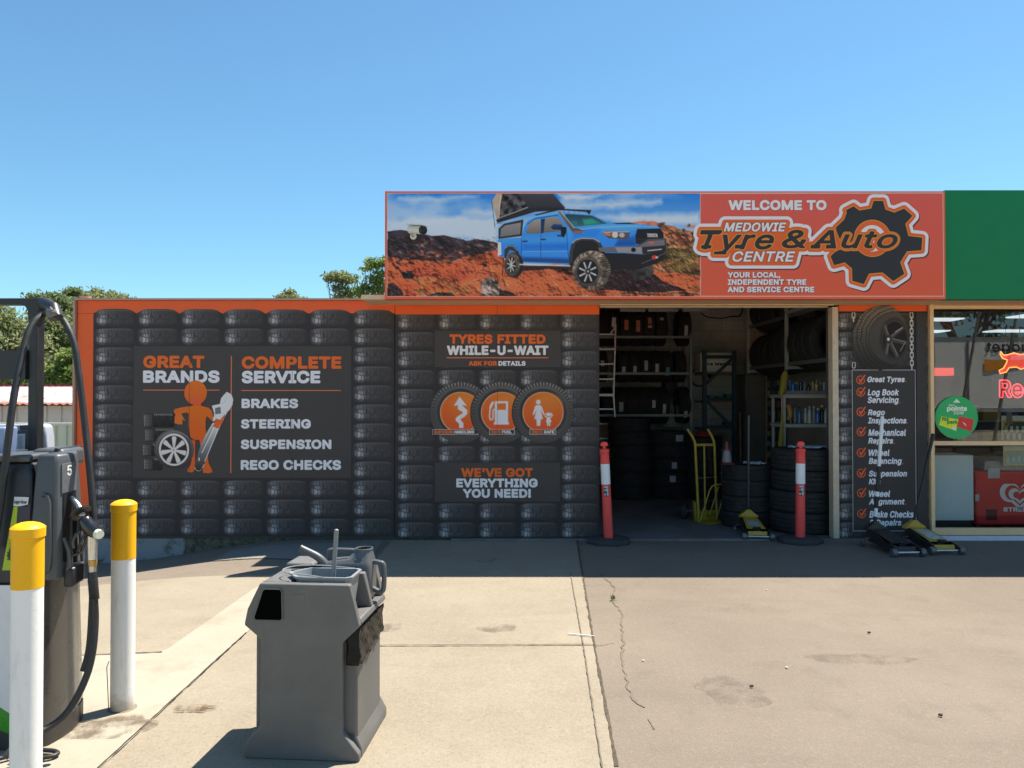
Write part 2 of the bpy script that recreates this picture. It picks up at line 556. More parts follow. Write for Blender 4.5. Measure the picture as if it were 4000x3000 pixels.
class Canvas:
    def __init__(s, x0, y0, x1, y1, px, bg=(0, 0, 0)):
        s.xs = np.linspace(x0, x1, int((x1 - x0) / px) + 1); s.ys = np.linspace(y0, y1, int((y1 - y0) / px) + 1)
        s.X, s.Y = np.meshgrid(s.xs, s.ys); s.px = px
        s.im = np.ones(s.X.shape + (3,)) * np.array(bg, float)
        s.al = np.zeros(s.X.shape)
        s.n1 = vnoise(*s.X.shape, 24, 3, 4); s.n2 = vnoise(*s.X.shape, 70, 5, 3); s.n3 = vnoise(*s.X.shape, 9, 9, 4)
    def put(s, a, col):
        a3 = a[..., None]; s.im = s.im * (1 - a3) + np.asarray(col, float) * a3; s.al = np.maximum(s.al, a)
    def shade(s, col, col2, y0, y1, nz, nf=None):
        c = np.ones(s.X.shape + (3,)) * np.array(col, float)
        if col2 is not None:
            t = np.clip((s.Y - y0) / max(1e-6, y1 - y0), 0, 1)[..., None]; c = c * (1 - t) + np.array(col2, float) * t
        if nz: c = c * (1 + nz * 2 * ((s.n1 if nf is None else nf) - 0.5))[..., None]
        return np.clip(c, 0, 255)
    def poly(s, pts, col, col2=None, nz=0, soft=1.3, nf=None, wob=0):
        X = s.X + (wob * (s.n2 - 0.5) * 2 if wob else 0); Y = s.Y + (wob * (s.n1 - 0.5) * 2 if wob else 0)
        d = sd_segs(poly_segs(pts), X, Y)
        a = np.clip(0.5 - d / (soft * s.px), 0, 1)
        ys = [p[1] for p in pts]
        s.put(a, s.shade(col, col2, min(ys), max(ys), nz, nf)); return d
    def ell(s, cx, cy, rx, ry, col, col2=None, rot=0, nz=0, soft=1.3, nf=None):
        c, q = math.cos(rot), math.sin(rot)
        u = ((s.X - cx) * c + (s.Y - cy) * q) / rx; v = (-(s.X - cx) * q + (s.Y - cy) * c) / ry
        d = (np.sqrt(u * u + v * v) - 1) * min(rx, ry)
        s.put(np.clip(0.5 - d / (soft * s.px), 0, 1), s.shade(col, col2, cy - ry, cy + ry, nz, nf)); return u, v
    def line(s, pts, w, col, soft=1.3):
        d2 = np.full(s.X.shape, 1e18)
        for (ax, ay), (bx, by) in zip(pts[:-1], pts[1:]):
            dx, dy = bx - ax, by - ay; t = np.clip(((s.X - ax) * dx + (s.Y - ay) * dy) / (dx * dx + dy * dy + 1e-9), 0, 1)
            d2 = np.minimum(d2, (s.X - ax - t * dx) ** 2 + (s.Y - ay - t * dy) ** 2)
        s.put(np.clip(0.5 - (np.sqrt(d2) - w / 2) / (soft * s.px), 0, 1), col)
    def words(s, t, box, col, bold):
        d = sd_segs(fit_segs(t, box, bold), s.X, s.Y) - bold
        s.put(np.clip(0.5 - d / s.px, 0, 1), col)

def picture(name, cv, mp, parent, masked=False, k=None):
    im = cv.im / 255.0
    l = np.where(im <= 0.04045, im / 12.92, ((im + 0.055) / 1.055) ** 2.4) / (k or KSH) / np.array(WBAL)
    l = l * np.minimum(1.0, 0.92 / np.maximum(l.max(-1, keepdims=True), 1e-6))
    h, w = cv.X.shape
    me = bpy.data.meshes.new(name)
    co = np.array([tuple(mp(u, v)) for v in cv.ys for u in cv.xs])
    ii = np.arange(h * w).reshape(h, w)
    q = np.stack([ii[:-1, :-1], ii[:-1, 1:], ii[1:, 1:], ii[1:, :-1]], -1).reshape(-1, 4)
    if masked:
        ok = (cv.al > 0.5); ok = (ok[:-1, :-1] & ok[:-1, 1:] & ok[1:, 1:] & ok[1:, :-1]).ravel(); q = q[ok]
    me.from_pydata(co, [], q.tolist())
    a = me.color_attributes.new('ink', 'FLOAT_COLOR', 'POINT')
    a.data.foreach_set('color', np.concatenate([l, np.ones((h, w, 1))], -1).ravel())
    me.update()
    return link_mesh(name, me, print_mat(), parent, True)

# ================================================================== THE SETTING: ground
ASPH = ground_mat('asphalt_worn', (0.170, 0.138, 0.107), (0.205, 0.168, 0.130), (0.31, 0.26, 0.205), (0.125, 0.102, 0.077), 75, 0.35, 0.5)
CONC = ground_mat('concrete_slab_old', (0.245, 0.205, 0.150), (0.295, 0.250, 0.186), (0.36, 0.315, 0.24), (0.17, 0.14, 0.105), 55, 0.22, 0.35)
APRON = ground_mat('concrete_apron_new', (0.32, 0.285, 0.22), (0.37, 0.335, 0.265), (0.40, 0.365, 0.29), (0.27, 0.225, 0.165), 120, 0.08, 0.75)
PATCH = ground_mat('concrete_patch', (0.20, 0.185, 0.165), (0.24, 0.225, 0.20), (0.28, 0.26, 0.23), (0.15, 0.135, 0.11), 80, 0.2, 0.5)
JOINT = mat('joint_dirt', (0.055, 0.046, 0.036), 0.95, var=0.4, scale=30)
EARTH = mat('earth', (0.12, 0.105, 0.06), 0.95, var=0.4, scale=0.6)

def sheet(name, Fn, x0, y0, x1, y1, lift, m, cell=0.1):
    xs, ys, X, Y = grid(x0, y0, x1, y1, cell)
    V, P = march(Fn(X, Y), xs, ys, merge=False)
    return struct(name, flat(name, V, P, lambda u, v: (u, v, gz(u, v) + lift), m, None))

def gpoly(px):
    return [tuple(Gp(*p)[:2]) for p in px]

# one sheet of ground to the horizon: fine near the forecourt, coarse beyond
def ground_sheet():
    ax = [-400, -200, -100, -60, -40, -30, -24, -18, -14, -11] + list(np.arange(-9, 9.01, 0.15)) + [11, 14, 18, 24, 30, 40, 60, 100, 200, 400]
    ay = [-400, -200, -100, -60, -40, -25, -15, -8, -4, -2] + list(np.arange(0, 9.31, 0.15)) + list(np.arange(9.6, 17, 0.6)) + [20, 25, 30, 40, 60, 100, 200, 400, 900]
    me = bpy.data.meshes.new('ground')
    v = [(x, y, gz(x, y)) for y in ay for x in ax]; n = len(ax)
    f = [(j * n + i, j * n + i + 1, (j + 1) * n + i + 1, (j + 1) * n + i) for j in range(len(ay) - 1) for i in range(n - 1)]
    me.from_pydata(v, [], f)
    me.materials.append(EARTH)
    me.materials.append(ASPH)
    mi = []
    for q in f:
        x = sum(v[i][0] for i in q) / 4; y = sum(v[i][1] for i in q) / 4
        mi.append(1 if (y < 9.6 and abs(x) < 60 and y > -60) else 0)
    me.polygons.foreach_set('material_index', mi)
    me.update()
    struct('ground', link_mesh('ground', me, None, None, False))
ground_sheet()

slab_px = [(386, 3010), (960, 2478), (1001, 2420), (633, 2552), (386, 2563), (0, 2575), (0, 2303), (380, 2286), (1012, 2250), (1440, 2222), (1530, 2112), (2253, 2112), (2320, 2523), (2410, 3000), (2480, 3500), (-600, 3500)]
slab = gpoly(slab_px)
R2 = np.random.default_rng(5)
def slabF(X, Y):
    d = sd_segs(poly_segs(slab), X, Y)
    return d + 0.012 * np.sin(Y * 23 + X * 3) * np.sin(Y * 7.7)
sheet('concrete_slab', slabF, -6.0, 2.2, 1.6, 8.8, 0.004, CONC, 0.07)

apron = gpoly([(386, 3010), (640, 2775), (960, 2478), (1060, 2385), (1225, 2215), (1170, 2205), (1000, 2297), (640, 2550), (386, 2563), (0, 2575), (-700, 2590), (-700, 3500), (100, 3300)])
sheet('concrete_apron', lambda X, Y: sd_segs(poly_segs(apron), X, Y), -6.0, 2.0, 0.5, 8.8, 0.008, APRON, 0.07)

patch = gpoly([(835, 2194), (905, 2150), (1240, 2126), (1500, 2112), (1440, 2196), (1200, 2190), (1000, 2184)])
sheet('concrete_patch', lambda X, Y: sd_segs(poly_segs(patch), X, Y), -5.0, 6.4, -0.8, 8.8, 0.008, PATCH, 0.07)

struct('forecourt_bounce_sheet', part('forecourt_bounce_sheet', MB().poly([(-40, -30, 0.003), (40, -30, 0.003), (40, 1.5, 0.003), (-40, 1.5, 0.003)]), APRON, None, smooth=0))  # unseen pale sheet behind the camera, added to bounce light onto the facade

def strip(name, pts, w, lift, m, wob=0.0, seed=1, n=40):
    """a thin ragged line on the ground through ground points"""
    r = random.Random(seed); P = []
    for a, b in zip(pts[:-1], pts[1:]):
        k = max(2, int((Vector(b) - Vector(a)).length / 0.05))
        P += [Vector(a).lerp(Vector(b), i / k) for i in range(k)]
    P.append(Vector(pts[-1]))
    mb = MB(); L = []
    for i, p in enumerate(P):
        d = (P[min(i + 1, len(P) - 1)] - P[max(i - 1, 0)]).normalized(); nrm = Vector((-d.y, d.x))
        o = nrm * r.uniform(-wob, wob); ww = w * r.uniform(0.55, 1.35) / 2 if wob else w / 2
        q = p + o
        for sgn in (-1, 1):
            e = q + nrm * ww * sgn; L.append((e.x, e.y, gz(e.x, e.y) + lift))
    mb.add(L, [(2 * i, 2 * i + 1, 2 * i + 3, 2 * i + 2) for i in range(len(P) - 1)])
    return struct(name, part(name, mb, m, None, smooth=0))

g2 = lambda *pp: [tuple(Gp(*p)[:2]) for p in pp]
strip('slab_joint_line', g2((1485, 2527), (2322, 2523)), 0.012, 0.012, JOINT, 0.002)
strip('slab_joint_line', g2((0, 2577), (386, 2563), (633, 2553)), 0.014, 0.012, JOINT, 0.002)
strip('slab_joint_line', g2((380, 3010), (640, 2772), (962, 2476)), 0.008, 0.012, JOINT, 0.0015, 3)
strip('slab_joint_line', g2((2228, 2240), (2278, 2523), (2354, 3010)), 0.008, 0.012, mat('joint_pale', (0.15, 0.125, 0.09), 0.95, var=0.3), 0.002)
strip('slab_edge_dirt', g2((2254, 2112), (2321, 2523), (2411, 3000)), 0.016, 0.0075, mat('edge_dirt', (0.075, 0.058, 0.038), 0.95, var=0.5, scale=25), 0.003, 9)
CRK = mat('crack_grit', (0.15, 0.122, 0.088), 0.95, var=0.4, scale=60)
strip('asphalt_crack', g2((2330, 2232), (2375, 2268), (2402, 2300), (2385, 2345), (2430, 2390), (2427, 2440), (2436, 2500), (2428, 2560), (2440, 2620), (2450, 2680), (2480, 2735), (2515, 2765)), 0.014, 0.004, CRK, 0.010, 4)
strip('asphalt_crack', g2((2322, 2524), (2360, 2520), (2400, 2514)), 0.006, 0.004, CRK, 0.004, 8)
strip('asphalt_crack', g2((2530, 2810), (2560, 2850)), 0.008, 0.004, CRK, 0.006, 6)

# stains and one painted soft shadow (blots with a shape of their own)
def stain(cx, cy, rx, ry, m, lift, seed, name='oil_stain'):
    c = Gp(cx, cy); r = random.Random(seed); n = 34
    ph = [r.uniform(0, 6.28) for _ in range(4)]
    pts = []
    for k in range(n):
        a = 2 * PI * k / n
        q = 1 + 0.16 * math.sin(2 * a + ph[0]) + 0.10 * math.sin(5 * a + ph[1]) + 0.07 * math.sin(9 * a + ph[2])
        x = c.x + rx * q * math.cos(a); y = c.y + ry * q * math.sin(a)
        pts.append((x, y, gz(x, y) + lift))
    struct(name, part(name, MB().poly(pts), m, None, smooth=0))

def soft_stain_shadow(name, col, amount):
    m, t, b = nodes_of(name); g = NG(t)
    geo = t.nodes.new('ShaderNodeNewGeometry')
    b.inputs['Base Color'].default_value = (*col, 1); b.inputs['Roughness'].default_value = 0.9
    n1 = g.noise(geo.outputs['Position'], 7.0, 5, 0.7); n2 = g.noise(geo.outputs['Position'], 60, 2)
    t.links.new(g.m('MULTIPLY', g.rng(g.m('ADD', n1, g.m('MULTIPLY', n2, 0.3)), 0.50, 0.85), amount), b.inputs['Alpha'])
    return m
OILC = soft_stain_shadow('oil_on_concrete', (0.12, 0.10, 0.075), 0.5)
OILA = soft_stain_shadow('oil_on_asphalt', (0.12, 0.098, 0.073), 0.28)
RUST = soft_stain_shadow('rust_spill', (0.10, 0.045, 0.012), 1.0)
for i, (cx, cy, rx, ry) in enumerate([(1520, 2455, .10, .08), (1945, 2458, .12, .09), (1905, 2192, .10, .10)]):
    stain(cx, cy, rx, ry, OILC, 0.0135 + i * 0.0004, 20 + i)
stain(3360, 2575, .30, .10, OILA, 0.004, 41)
stain(2860, 2700, .20, .2, OILA, 0.0044, 42)
stain(760, 2775, 0.10, 0.05, RUST, 0.0145, 90, 'rust_spill')
stain(420, 2850, 0.20, 0.14, soft_stain_shadow('shadow_paint_on_apron', (0.16, 0.115, 0.075), 0.75), 0.0150, 91, 'painted_shadow')  # soft dark shadow painted onto the apron as a see-through blot
stain(1050, 2300, 0.06, 0.03, OILC, 0.0155, 93)

# ================================================================== THE WORKSHOP BUILDING
ORANGE = mat('orange_panel', sh(206, 92, 48), 0.45, var=0.04, scale=3, spec=0.3)
ORANGE_T = mat('orange_trim_panel', sh(212, 96, 46), 0.45, var=0.04, scale=3, spec=0.3)
DARKP = mat('charcoal_panel', sh(51, 51, 53), 0.5, var=0.06, scale=3, spec=0.2)
WALLW = mat('blockwork_cream', (0.52, 0.48, 0.40), 0.85, var=0.12, scale=3, bump=0.1)
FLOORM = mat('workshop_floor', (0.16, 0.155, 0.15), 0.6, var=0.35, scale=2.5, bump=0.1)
BEIGE = mat('beige_frame_paint', sh(178, 162, 132), 0.5, var=0.06)
SOFF = mat('soffit_sheet', sh(150, 138, 118), 0.6, var=0.06)
STEEL = mat('dull_steel', (0.33, 0.33, 0.33), 0.45, 0.7, var=0.15)
WHITE_INK = mat('white_ink', sh(208, 217, 233), 0.5, var=0.02, spec=0.2)
ORANGE_INK = mat('orange_ink', sh(216, 108, 52), 0.5, var=0.02, spec=0.2)
RULE_INK = mat('rule_ink', sh(160, 92, 66), 0.5, var=0.02, spec=0.2)

xL = Wp(298, 1500, YW).x
xM = Wp(1541, 1500, YW).x
xD0 = Wp(2341, 1500, YW).x
xD1 = Wp(3246, 1500, YW).x
xP0 = Wp(3271, 1500, YW).x
xP1 = Wp(3624, 1500, YW).x
zTop = Wp(2000, 1175, YW).z
zBase = Wp(2000, 2094, YW).z
zSof = 2.672

ws = thing('workshop_building', 'low tyre workshop clad in charcoal and orange panels with an open roller doorway', 'building', (0, YW + 0.1, 0))
part('front_wall', MB().box(xL, xD0 - 0.004, YW + 0.03, YW + 0.2, zBase - 0.03, zTop), mat('wall_core', (0.10, 0.10, 0.10), 0.8), ws, smooth=0)
part('end_wall', MB().box(xL, xL + 0.15, YW + 0.2, 14.2, -0.5, zTop), mat('dark_side_wall', (0.07, 0.07, 0.075), 0.7), ws, smooth=0)
part('roof', MB().box(xL, xM + 0.5, YW + 0.2, 14.3, zTop - 0.10, zTop - 0.02).box(xM + 0.5, 4.715, YS + 0.5, 14.3, 3.55, 3.62).box(xM + 0.5, xM + 0.6, YW + 0.21, 14.3, zTop - 0.1, 3.549), mat('roof_sheet', (0.4, 0.4, 0.38), 0.5), ws, smooth=0)
part('roof_flashing', MB().box(xL - 0.02, xM + 0.35, YW - 0.035, YW + 0.2, zTop + 0.004, zTop + 0.026).box(xL - 0.025, xL - 0.003, YW - 0.035, YW + 0.2, -0.2, zTop), mat('flashing', sh(120, 105, 96), 0.5, var=0.08), ws, smooth=0)
part('flue_cap', MB().lathe([(0.0001, zTop + 0.06), (0.06, zTop + 0.055), (0.06, zTop + 0.03), (0.0001, zTop + 0.028)], (xL + 0.07, YW + 0.05, 0), n=14), mat('flashing', (0, 0, 0)), ws)

# stained plinth below the panels, on the falling ground
def plinth_mat():
    m, t, b = nodes_of('plinth_render'); g = NG(t)
    geo = t.nodes.new('ShaderNodeNewGeometry'); p = geo.outputs['Position']
    sp = t.nodes.new('ShaderNodeSeparateXYZ'); t.links.new(p, sp.inputs[0])
    wob = g.m('ADD', sp.outputs[0], g.m('MULTIPLY', g.noise(p, 9, 4), 0.12))
    dirty = g.rng(wob, Wp(712, 1500, YW).x + 0.05, Wp(722, 1500, YW).x + 0.07)
    white = g.mix(g.rng(g.noise(p, 5, 6, 0.7), 0.50, 0.68), (0.50, 0.54, 0.58), (0.16, 0.15, 0.13))
    stone = g.mix(g.rng(g.noise(p, 14, 6, 0.75), 0.35, 0.66), (0.045, 0.042, 0.034), (0.30, 0.26, 0.18))
    c = g.mix(dirty, white, stone)
    rise = g.m('SUBTRACT', sp.outputs[2], g.m('MULTIPLY', g.noise(p, 16, 4), 0.12))
    c = g.mix(g.rng(rise, 0.0, -0.06), c, g.mix(0.5, c, (0.05, 0.045, 0.03)))
    t.links.new(c, b.inputs['Base Color']); b.inputs['Roughness'].default_value = 0.9
    bp = t.nodes.new('ShaderNodeBump'); bp.inputs['Strength'].default_value = 0.6; bp.inputs['Distance'].default_value = 0.02
    t.links.new(g.noise(p, 20, 5), bp.inputs['Height']); t.links.new(bp.outputs[0], b.inputs['Normal'])
    return m
part('plinth', MB().box(xL + 0.01, xD0 - 0.02, YW + 0.035, YW + 0.26, -0.6, zBase - 0.034), plinth_mat(), ws, smooth=0)
pf = Wp(1275, 2100, YW)
part('footing_stub', MB().box(pf.x - 0.03, pf.x + 0.03, YW - 0.02, YW + 0.03, -0.1, zBase - 0.06), mat('stub_concrete', (0.3, 0.31, 0.32), 0.9, var=0.2), ws, smooth=0)

# interior shell
part('back_wall', MB().box(-0.8, 4.6, 13.9, 14.1, -0.1, 3.54), None, ws, smooth=0)
def block_mat():
    m, t, b = nodes_of('cream_blockwork'); g = NG(t)
    geo = t.nodes.new('ShaderNodeNewGeometry'); sp = t.nodes.new('ShaderNodeSeparateXYZ'); t.links.new(geo.outputs['Position'], sp.inputs[0])
    br = t.nodes.new('ShaderNodeTexBrick')
    br.inputs['Scale'].default_value = 1.0; br.inputs['Brick Width'].default_value = 0.40; br.inputs['Row Height'].default_value = 0.20
    br.inputs['Mortar Size'].default_value = 0.006
    br.inputs['Color1'].default_value = (0.66, 0.63, 0.56, 1); br.inputs['Color2'].default_value = (0.60, 0.575, 0.51, 1); br.inputs['Mortar'].default_value = (0.42, 0.40, 0.36, 1)
    t.links.new(g.xyz(sp.outputs[0], sp.outputs[2], 0.0), br.inputs['Vector'])
    c = g.mix(g.m('MULTIPLY', g.rng(g.noise(geo.outputs['Position'], 1.2, 5), 0.45, 0.75), 0.5), br.outputs['Color'], (0.22, 0.19, 0.15))
    t.links.new(c, b.inputs['Base Color']); b.inputs['Roughness'].default_value = 0.85
    return m
BLOCK = block_mat()
bpy.data.objects['back_wall'].data.materials.append(BLOCK)
part('inner_wall', MB().box(4.56, 4.66, YW + 0.32, 13.9, -0.1, 3.54), WALLW, ws, smooth=0)
part('inner_wall', MB().box(-0.8, -0.7, YW + 0.201, 13.9, -0.1, 3.54), WALLW, ws, smooth=0)
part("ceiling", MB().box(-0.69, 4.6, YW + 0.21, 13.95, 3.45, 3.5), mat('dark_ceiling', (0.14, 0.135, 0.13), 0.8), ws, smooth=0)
bm_ = MB()
for yy in (9.8, 11.2, 12.6): bm_.box(-0.69, 4.55, yy, yy + 0.12, 3.30, 3.445)
part('ceiling_beam', bm_, mat('beam_steel', (0.10, 0.10, 0.11), 0.6, 0.3), ws, smooth=0)
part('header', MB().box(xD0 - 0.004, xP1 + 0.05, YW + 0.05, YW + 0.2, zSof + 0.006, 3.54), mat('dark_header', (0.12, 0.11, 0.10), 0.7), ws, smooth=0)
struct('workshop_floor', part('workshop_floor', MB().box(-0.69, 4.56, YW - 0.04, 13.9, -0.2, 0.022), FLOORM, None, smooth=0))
# soffit behind the sign board
part('soffit', MB().box(xM - 0.28, 9.2, YS + 0.13, YW + 0.05, zSof, zSof + 0.05), SOFF, ws, smooth=0)
part('soffit_batten', MB().box(xD0, xD1, YW - 0.09, YW - 0.05, zSof - 0.012, zSof - 0.002), BEIGE, ws, smooth=0)
# door frame
df = part('door_frame', MB().box(xD1 + 0.008, xP0 + 0.001, YW - 0.03, YW + 0.09, 0.026, zSof - 0.026)
     .box(xD0 + 0.013, xD1 - 0.002, YW + 0.06, YW + 0.12, zSof - 0.02, zSof - 0.003), mat('door_frame_paint', sh(140, 136, 125), 0.5, var=0.1), ws, smooth=0)
# pillar
part('pillar', MB().box(xP0 + 0.003, xP1, YW + 0.03, YW + 0.32, -0.02, zSof - 0.004), mat('wall_core', (0, 0, 0)), ws, smooth=0)

# ================================================================== LEFT MURAL (tyre wall, "great brands")
xa, xb = 363, 1542
CW, CH = 168.4, 74.0
mL = thing('mural_panel', 'wide charcoal mural of stacked tyres reading GREAT BRANDS and COMPLETE SERVICE in an orange border', 'wall sign', (Wp(950, 0, YW).x, YW, zBase))
lm = onplane(YW, 0.0)
z = lambda py: Wp(2000, py, YW).z
X_ = lambda px: Wp(px, 1500, YW).x
part('orange_border', MB().box(X_(301), X_(1541), YW, YW + 0.028, z(1224), zTop).box(X_(301), X_(363), YW, YW + 0.028, zBase, z(1224) - 0.003)
     .box(X_(301), X_(1541), YW - 0.006, YW - 0.001, zTop - 0.014, zTop), ORANGE, mL, smooth=0)
# scalloped tyre print
top = []
for i in range(7):
    for k in range(9):
        u = k / 8; e = abs(2 * u - 1)
        top.append((xa + (i + 0.008 + 0.984 * u) * CW, 1207 + i * 0.5 + 17 * e ** 5))
prof = [Wp(xa, 2094, YW)] + [Wp(u, v, YW) for u, v in top] + [Wp(xb - 1, 2094, YW)]
TP1 = tyre_print('tyre_print_wide', X_(xa), z(1205), X_(xa + CW) - X_(xa), z(1205) - z(1205 + CH), sh(49, 49, 52), sh(186, 194, 208), sh(39, 39, 42))
part('tyre_print', MB().prism([p + Vector((0, -0.004, 0)) for p in prof], (0, 0.026, 0)), TP1, mL, smooth=0)
dk = onplane(YW, 0.007)
part('dark_field', MB().prism([dk(523, 1352), dk(1373, 1352), dk(1373, 1866), dk(523, 1866)], (0, 0.002, 0)), DARKP, mL, smooth=0)
ink = onplane(YW, 0.010)
for s, b, m in [('GREAT', (560.4, 1389, 799, 1438), ORANGE_INK), ('BRANDS', (560, 1447, 859, 1496), WHITE_INK),
                ('COMPLETE', (945, 1391.7, 1334, 1441), ORANGE_INK), ('SERVICE', (945, 1448, 1252, 1498), WHITE_INK),
                ('BRAKES', (945, 1557, 1165.5, 1595), WHITE_INK), ('STEERING', (943, 1637, 1215.5, 1674.5), WHITE_INK),
                ('SUSPENSION', (943, 1716.6, 1296, 1754.5), WHITE_INK), ('REGO CHECKS', (943, 1796.5, 1334, 1835.5), WHITE_INK)]:
    text('lettering', s, b, ink, m, mL, bold=0.078 * (b[3] - b[1]))
def rules(boxes, mp, m, parent):
    mb = MB()
    for x0, y0, x1, y1 in boxes: mb.poly([mp(x0, y0), mp(x1, y0), mp(x1, y1), mp(x0, y1)])
    return part('rule_line', mb, m, parent, smooth=0)
rules([(561, 1522, 859, 1525.5), (944, 1523.5, 1333, 1527), (902.5, 1390, 906.5, 1848)], ink, RULE_INK, mL)
# panel seams
for x_ in (700, 1040): rules([(x_, 1228, x_ + 1.4, 1350)], onplane(YW, 0.0055), mat('seam_dark', (0.03, 0.03, 0.03), 0.6), mL).name = 'panel_seam'

for x_, y0_, y1_, pr_ in ((742, 1228, 2090, mL), (1142, 1228, 2090, mL)):
    rules([(x_, y0_, x_ + 1.0, y1_)], onplane(YW, 0.0142), mat('seam_line', sh(34, 34, 36), 0.6), pr_).name = 'panel_seam'
# printed figure with wheel and spanner (crop coordinates: 3.016 px per photo px from 500,1350)
def printed_figure():
    c = Canvas(160, 395, 1270, 1520, 5.2, (51, 51, 53))
    O1, O2 = (222, 118, 40), (205, 92, 36)
    # stack of tyres behind
    for x0, y0, x1, y1 in ((190, 800, 560, 965), (208, 978, 600, 1132), (180, 1155, 420, 1305), (195, 1325, 420, 1470)):
        c.poly([(x0, y0 + 10), (x0 + 30, y0), (x1 - 20, y0), (x1, y0 + 14), (x1, y1 - 12), (x1 - 20, y1), (x0 + 20, y1), (x0, y1 - 10)], (36, 36, 38), (26, 26, 28), nz=0.25)
        for k in range(6):
            c.line([(x0 + 10 + k * 17, y0 + 16), (x0 + 14 + k * 17, y1 - 16)], 9, (118 - 12 * k, 119 - 12 * k, 122 - 12 * k))
        for k in range(4):
            yy = y0 + 25 + k * (y1 - y0 - 40) / 3.2; c.line([(x0 + 5, yy), (x0 + 110, yy + 3)], 4, (52, 52, 55))
        for k in range(10):
            c.line([(x0 + 130 + k * 22, y0 + 3), (x0 + 138 + k * 22, y0 + 20)], 8, (122, 124, 128))
    # body
    c.poly([(755, 1105), (802, 1115), (806, 1300), (795, 1480), (760, 1497), (715, 1490), (707, 1465), (745, 1400), (765, 1300)], (196, 84, 38), (206, 98, 44))
    c.poly([(848, 1115), (905, 1100), (935, 1160), (960, 1370), (1000, 1450), (1008, 1492), (960, 1506), (895, 1500), (888, 1470), (905, 1380)], (200, 88, 38), (222, 112, 48))
    c.poly([(705, 715), (775, 705), (870, 705), (960, 730), (1000, 770), (1016, 850), (1008, 895), (990, 885), (935, 832), (922, 900), (930, 1060), (905, 1105), (840, 1112), (780, 1108), (742, 1080), (722, 960), (722, 800), (690, 790), (630, 805), (600, 798), (560, 810), (543, 775), (555, 745), (620, 728)], O1, O2)
    c.poly([(563, 800), (640, 800), (665, 850), (690, 880), (680, 892), (655, 870), (655, 920), (640, 940), (628, 925), (600, 935), (585, 922), (560, 920), (557, 900)], (220, 120, 50), (226, 128, 60))
    for q in ((588, 860, 584, 918), (616, 870, 606, 930), (640, 868, 634, 934)): c.line([q[:2], q[2:]], 4, (176, 78, 34))
    c.poly([(780, 655), (862, 655), (875, 712), (770, 712)], (196, 86, 36))
    c.ell(802, 555, 136, 146, (226, 124, 44), (208, 96, 44))
    c.ell(810, 650, 66, 30, (160, 70, 52), soft=7)
    # spanner
    c.poly([(1008, 900), (1062, 925), (1085, 880), (1120, 850), (1190, 760), (1075, 1000), (955, 1290), (900, 1420), (850, 1480), (800, 1460), (795, 1400), (850, 1210), (940, 1010)], (198, 206, 214), (34, 34, 36), soft=1.5)
    c.line([(1040, 930), (880, 1260)], 8, (232, 238, 244)); c.line([(1010, 940), (840, 1330)], 6, (70, 72, 76))
    c.line([(1070, 985), (915, 1360)], 7, (205, 212, 220))
    c.line([(800, 1440), (815, 1470), (850, 1478), (880, 1455), (905, 1400)], 9, (150, 155, 160)); c.ell(848, 1338, 7, 18, (225, 230, 235))
    c.poly([(990, 705), (1085, 685), (1100, 615), (1165, 540), (1225, 570), (1248, 630), (1240, 700), (1205, 760), (1140, 820), (1085, 885), (1005, 892), (1020, 800)], (214, 222, 230), (190, 200, 210), nz=0.05)
    c.line([(1165, 545), (1162, 640), (1130, 675), (1085, 685)], 6, (110, 116, 124))
    c.line([(1235, 640), (1215, 730), (1130, 800)], 10, (150, 158, 166))
    c.poly([(1032, 738), (1095, 722), (1100, 800), (1035, 808)], (40, 42, 46)); 
    for k in range(4): c.line([(1042 + k * 14, 742), (1044 + k * 14, 798)], 5, (150, 152, 156))
    for q in ((1040, 868, 1120, 905), (1028, 898, 1108, 930), (1018, 930, 1080, 962)):
        c.line([(q[0] + 10, q[1] + 12), (q[2] - 10, q[3] - 8)], 36, (216, 104, 48))
        c.line([(q[0] + 12, q[1] + 30), (q[2] - 8, q[3] + 10)], 4, (150, 66, 34))
    c.line([(1105, 880), (1140, 835)], 26, (206, 96, 46))
    # wheel
    c.ell(553, 1220, 236, 228, (74, 75, 78), (40, 40, 43), rot=0.5, nz=0.1); c.ell(556, 1222, 222, 214, (92, 93, 96), (44, 44, 47), rot=0.5)
    c.ell(560, 1225, 205, 200, (62, 62, 65), (46, 46, 48), rot=0.5)
    c.ell(552, 1225, 178, 190, (196, 198, 202), (168, 170, 175), rot=-0.1); c.ell(552, 1226, 154, 166, (34, 34, 37), rot=-0.1)
    for k in range(7):
        a = -PI / 2 + k * 2 * PI / 7 + 0.02
        p = lambda r, d: (550 + 0.93 * r * math.cos(a + d), 1230 + r * math.sin(a + d))
        c.poly([p(22, -0.5), p(150, -0.20), p(162, -0.1), p(162, 0.1), p(150, 0.20), p(22, 0.5)], (205, 207, 211) if k % 2 else (176, 178, 183), (150, 152, 157))
    c.ell(548, 1230, 28, 30, (205, 207, 210)); c.ell(548, 1230, 14, 16, (120, 122, 126))
    picture('printed_figure', c, lambda u, v: ink(500 + u / 3.016, 1350 + v / 3.016) + Vector((0, -0.003, 0)), mL, masked=True)
printed_figure()

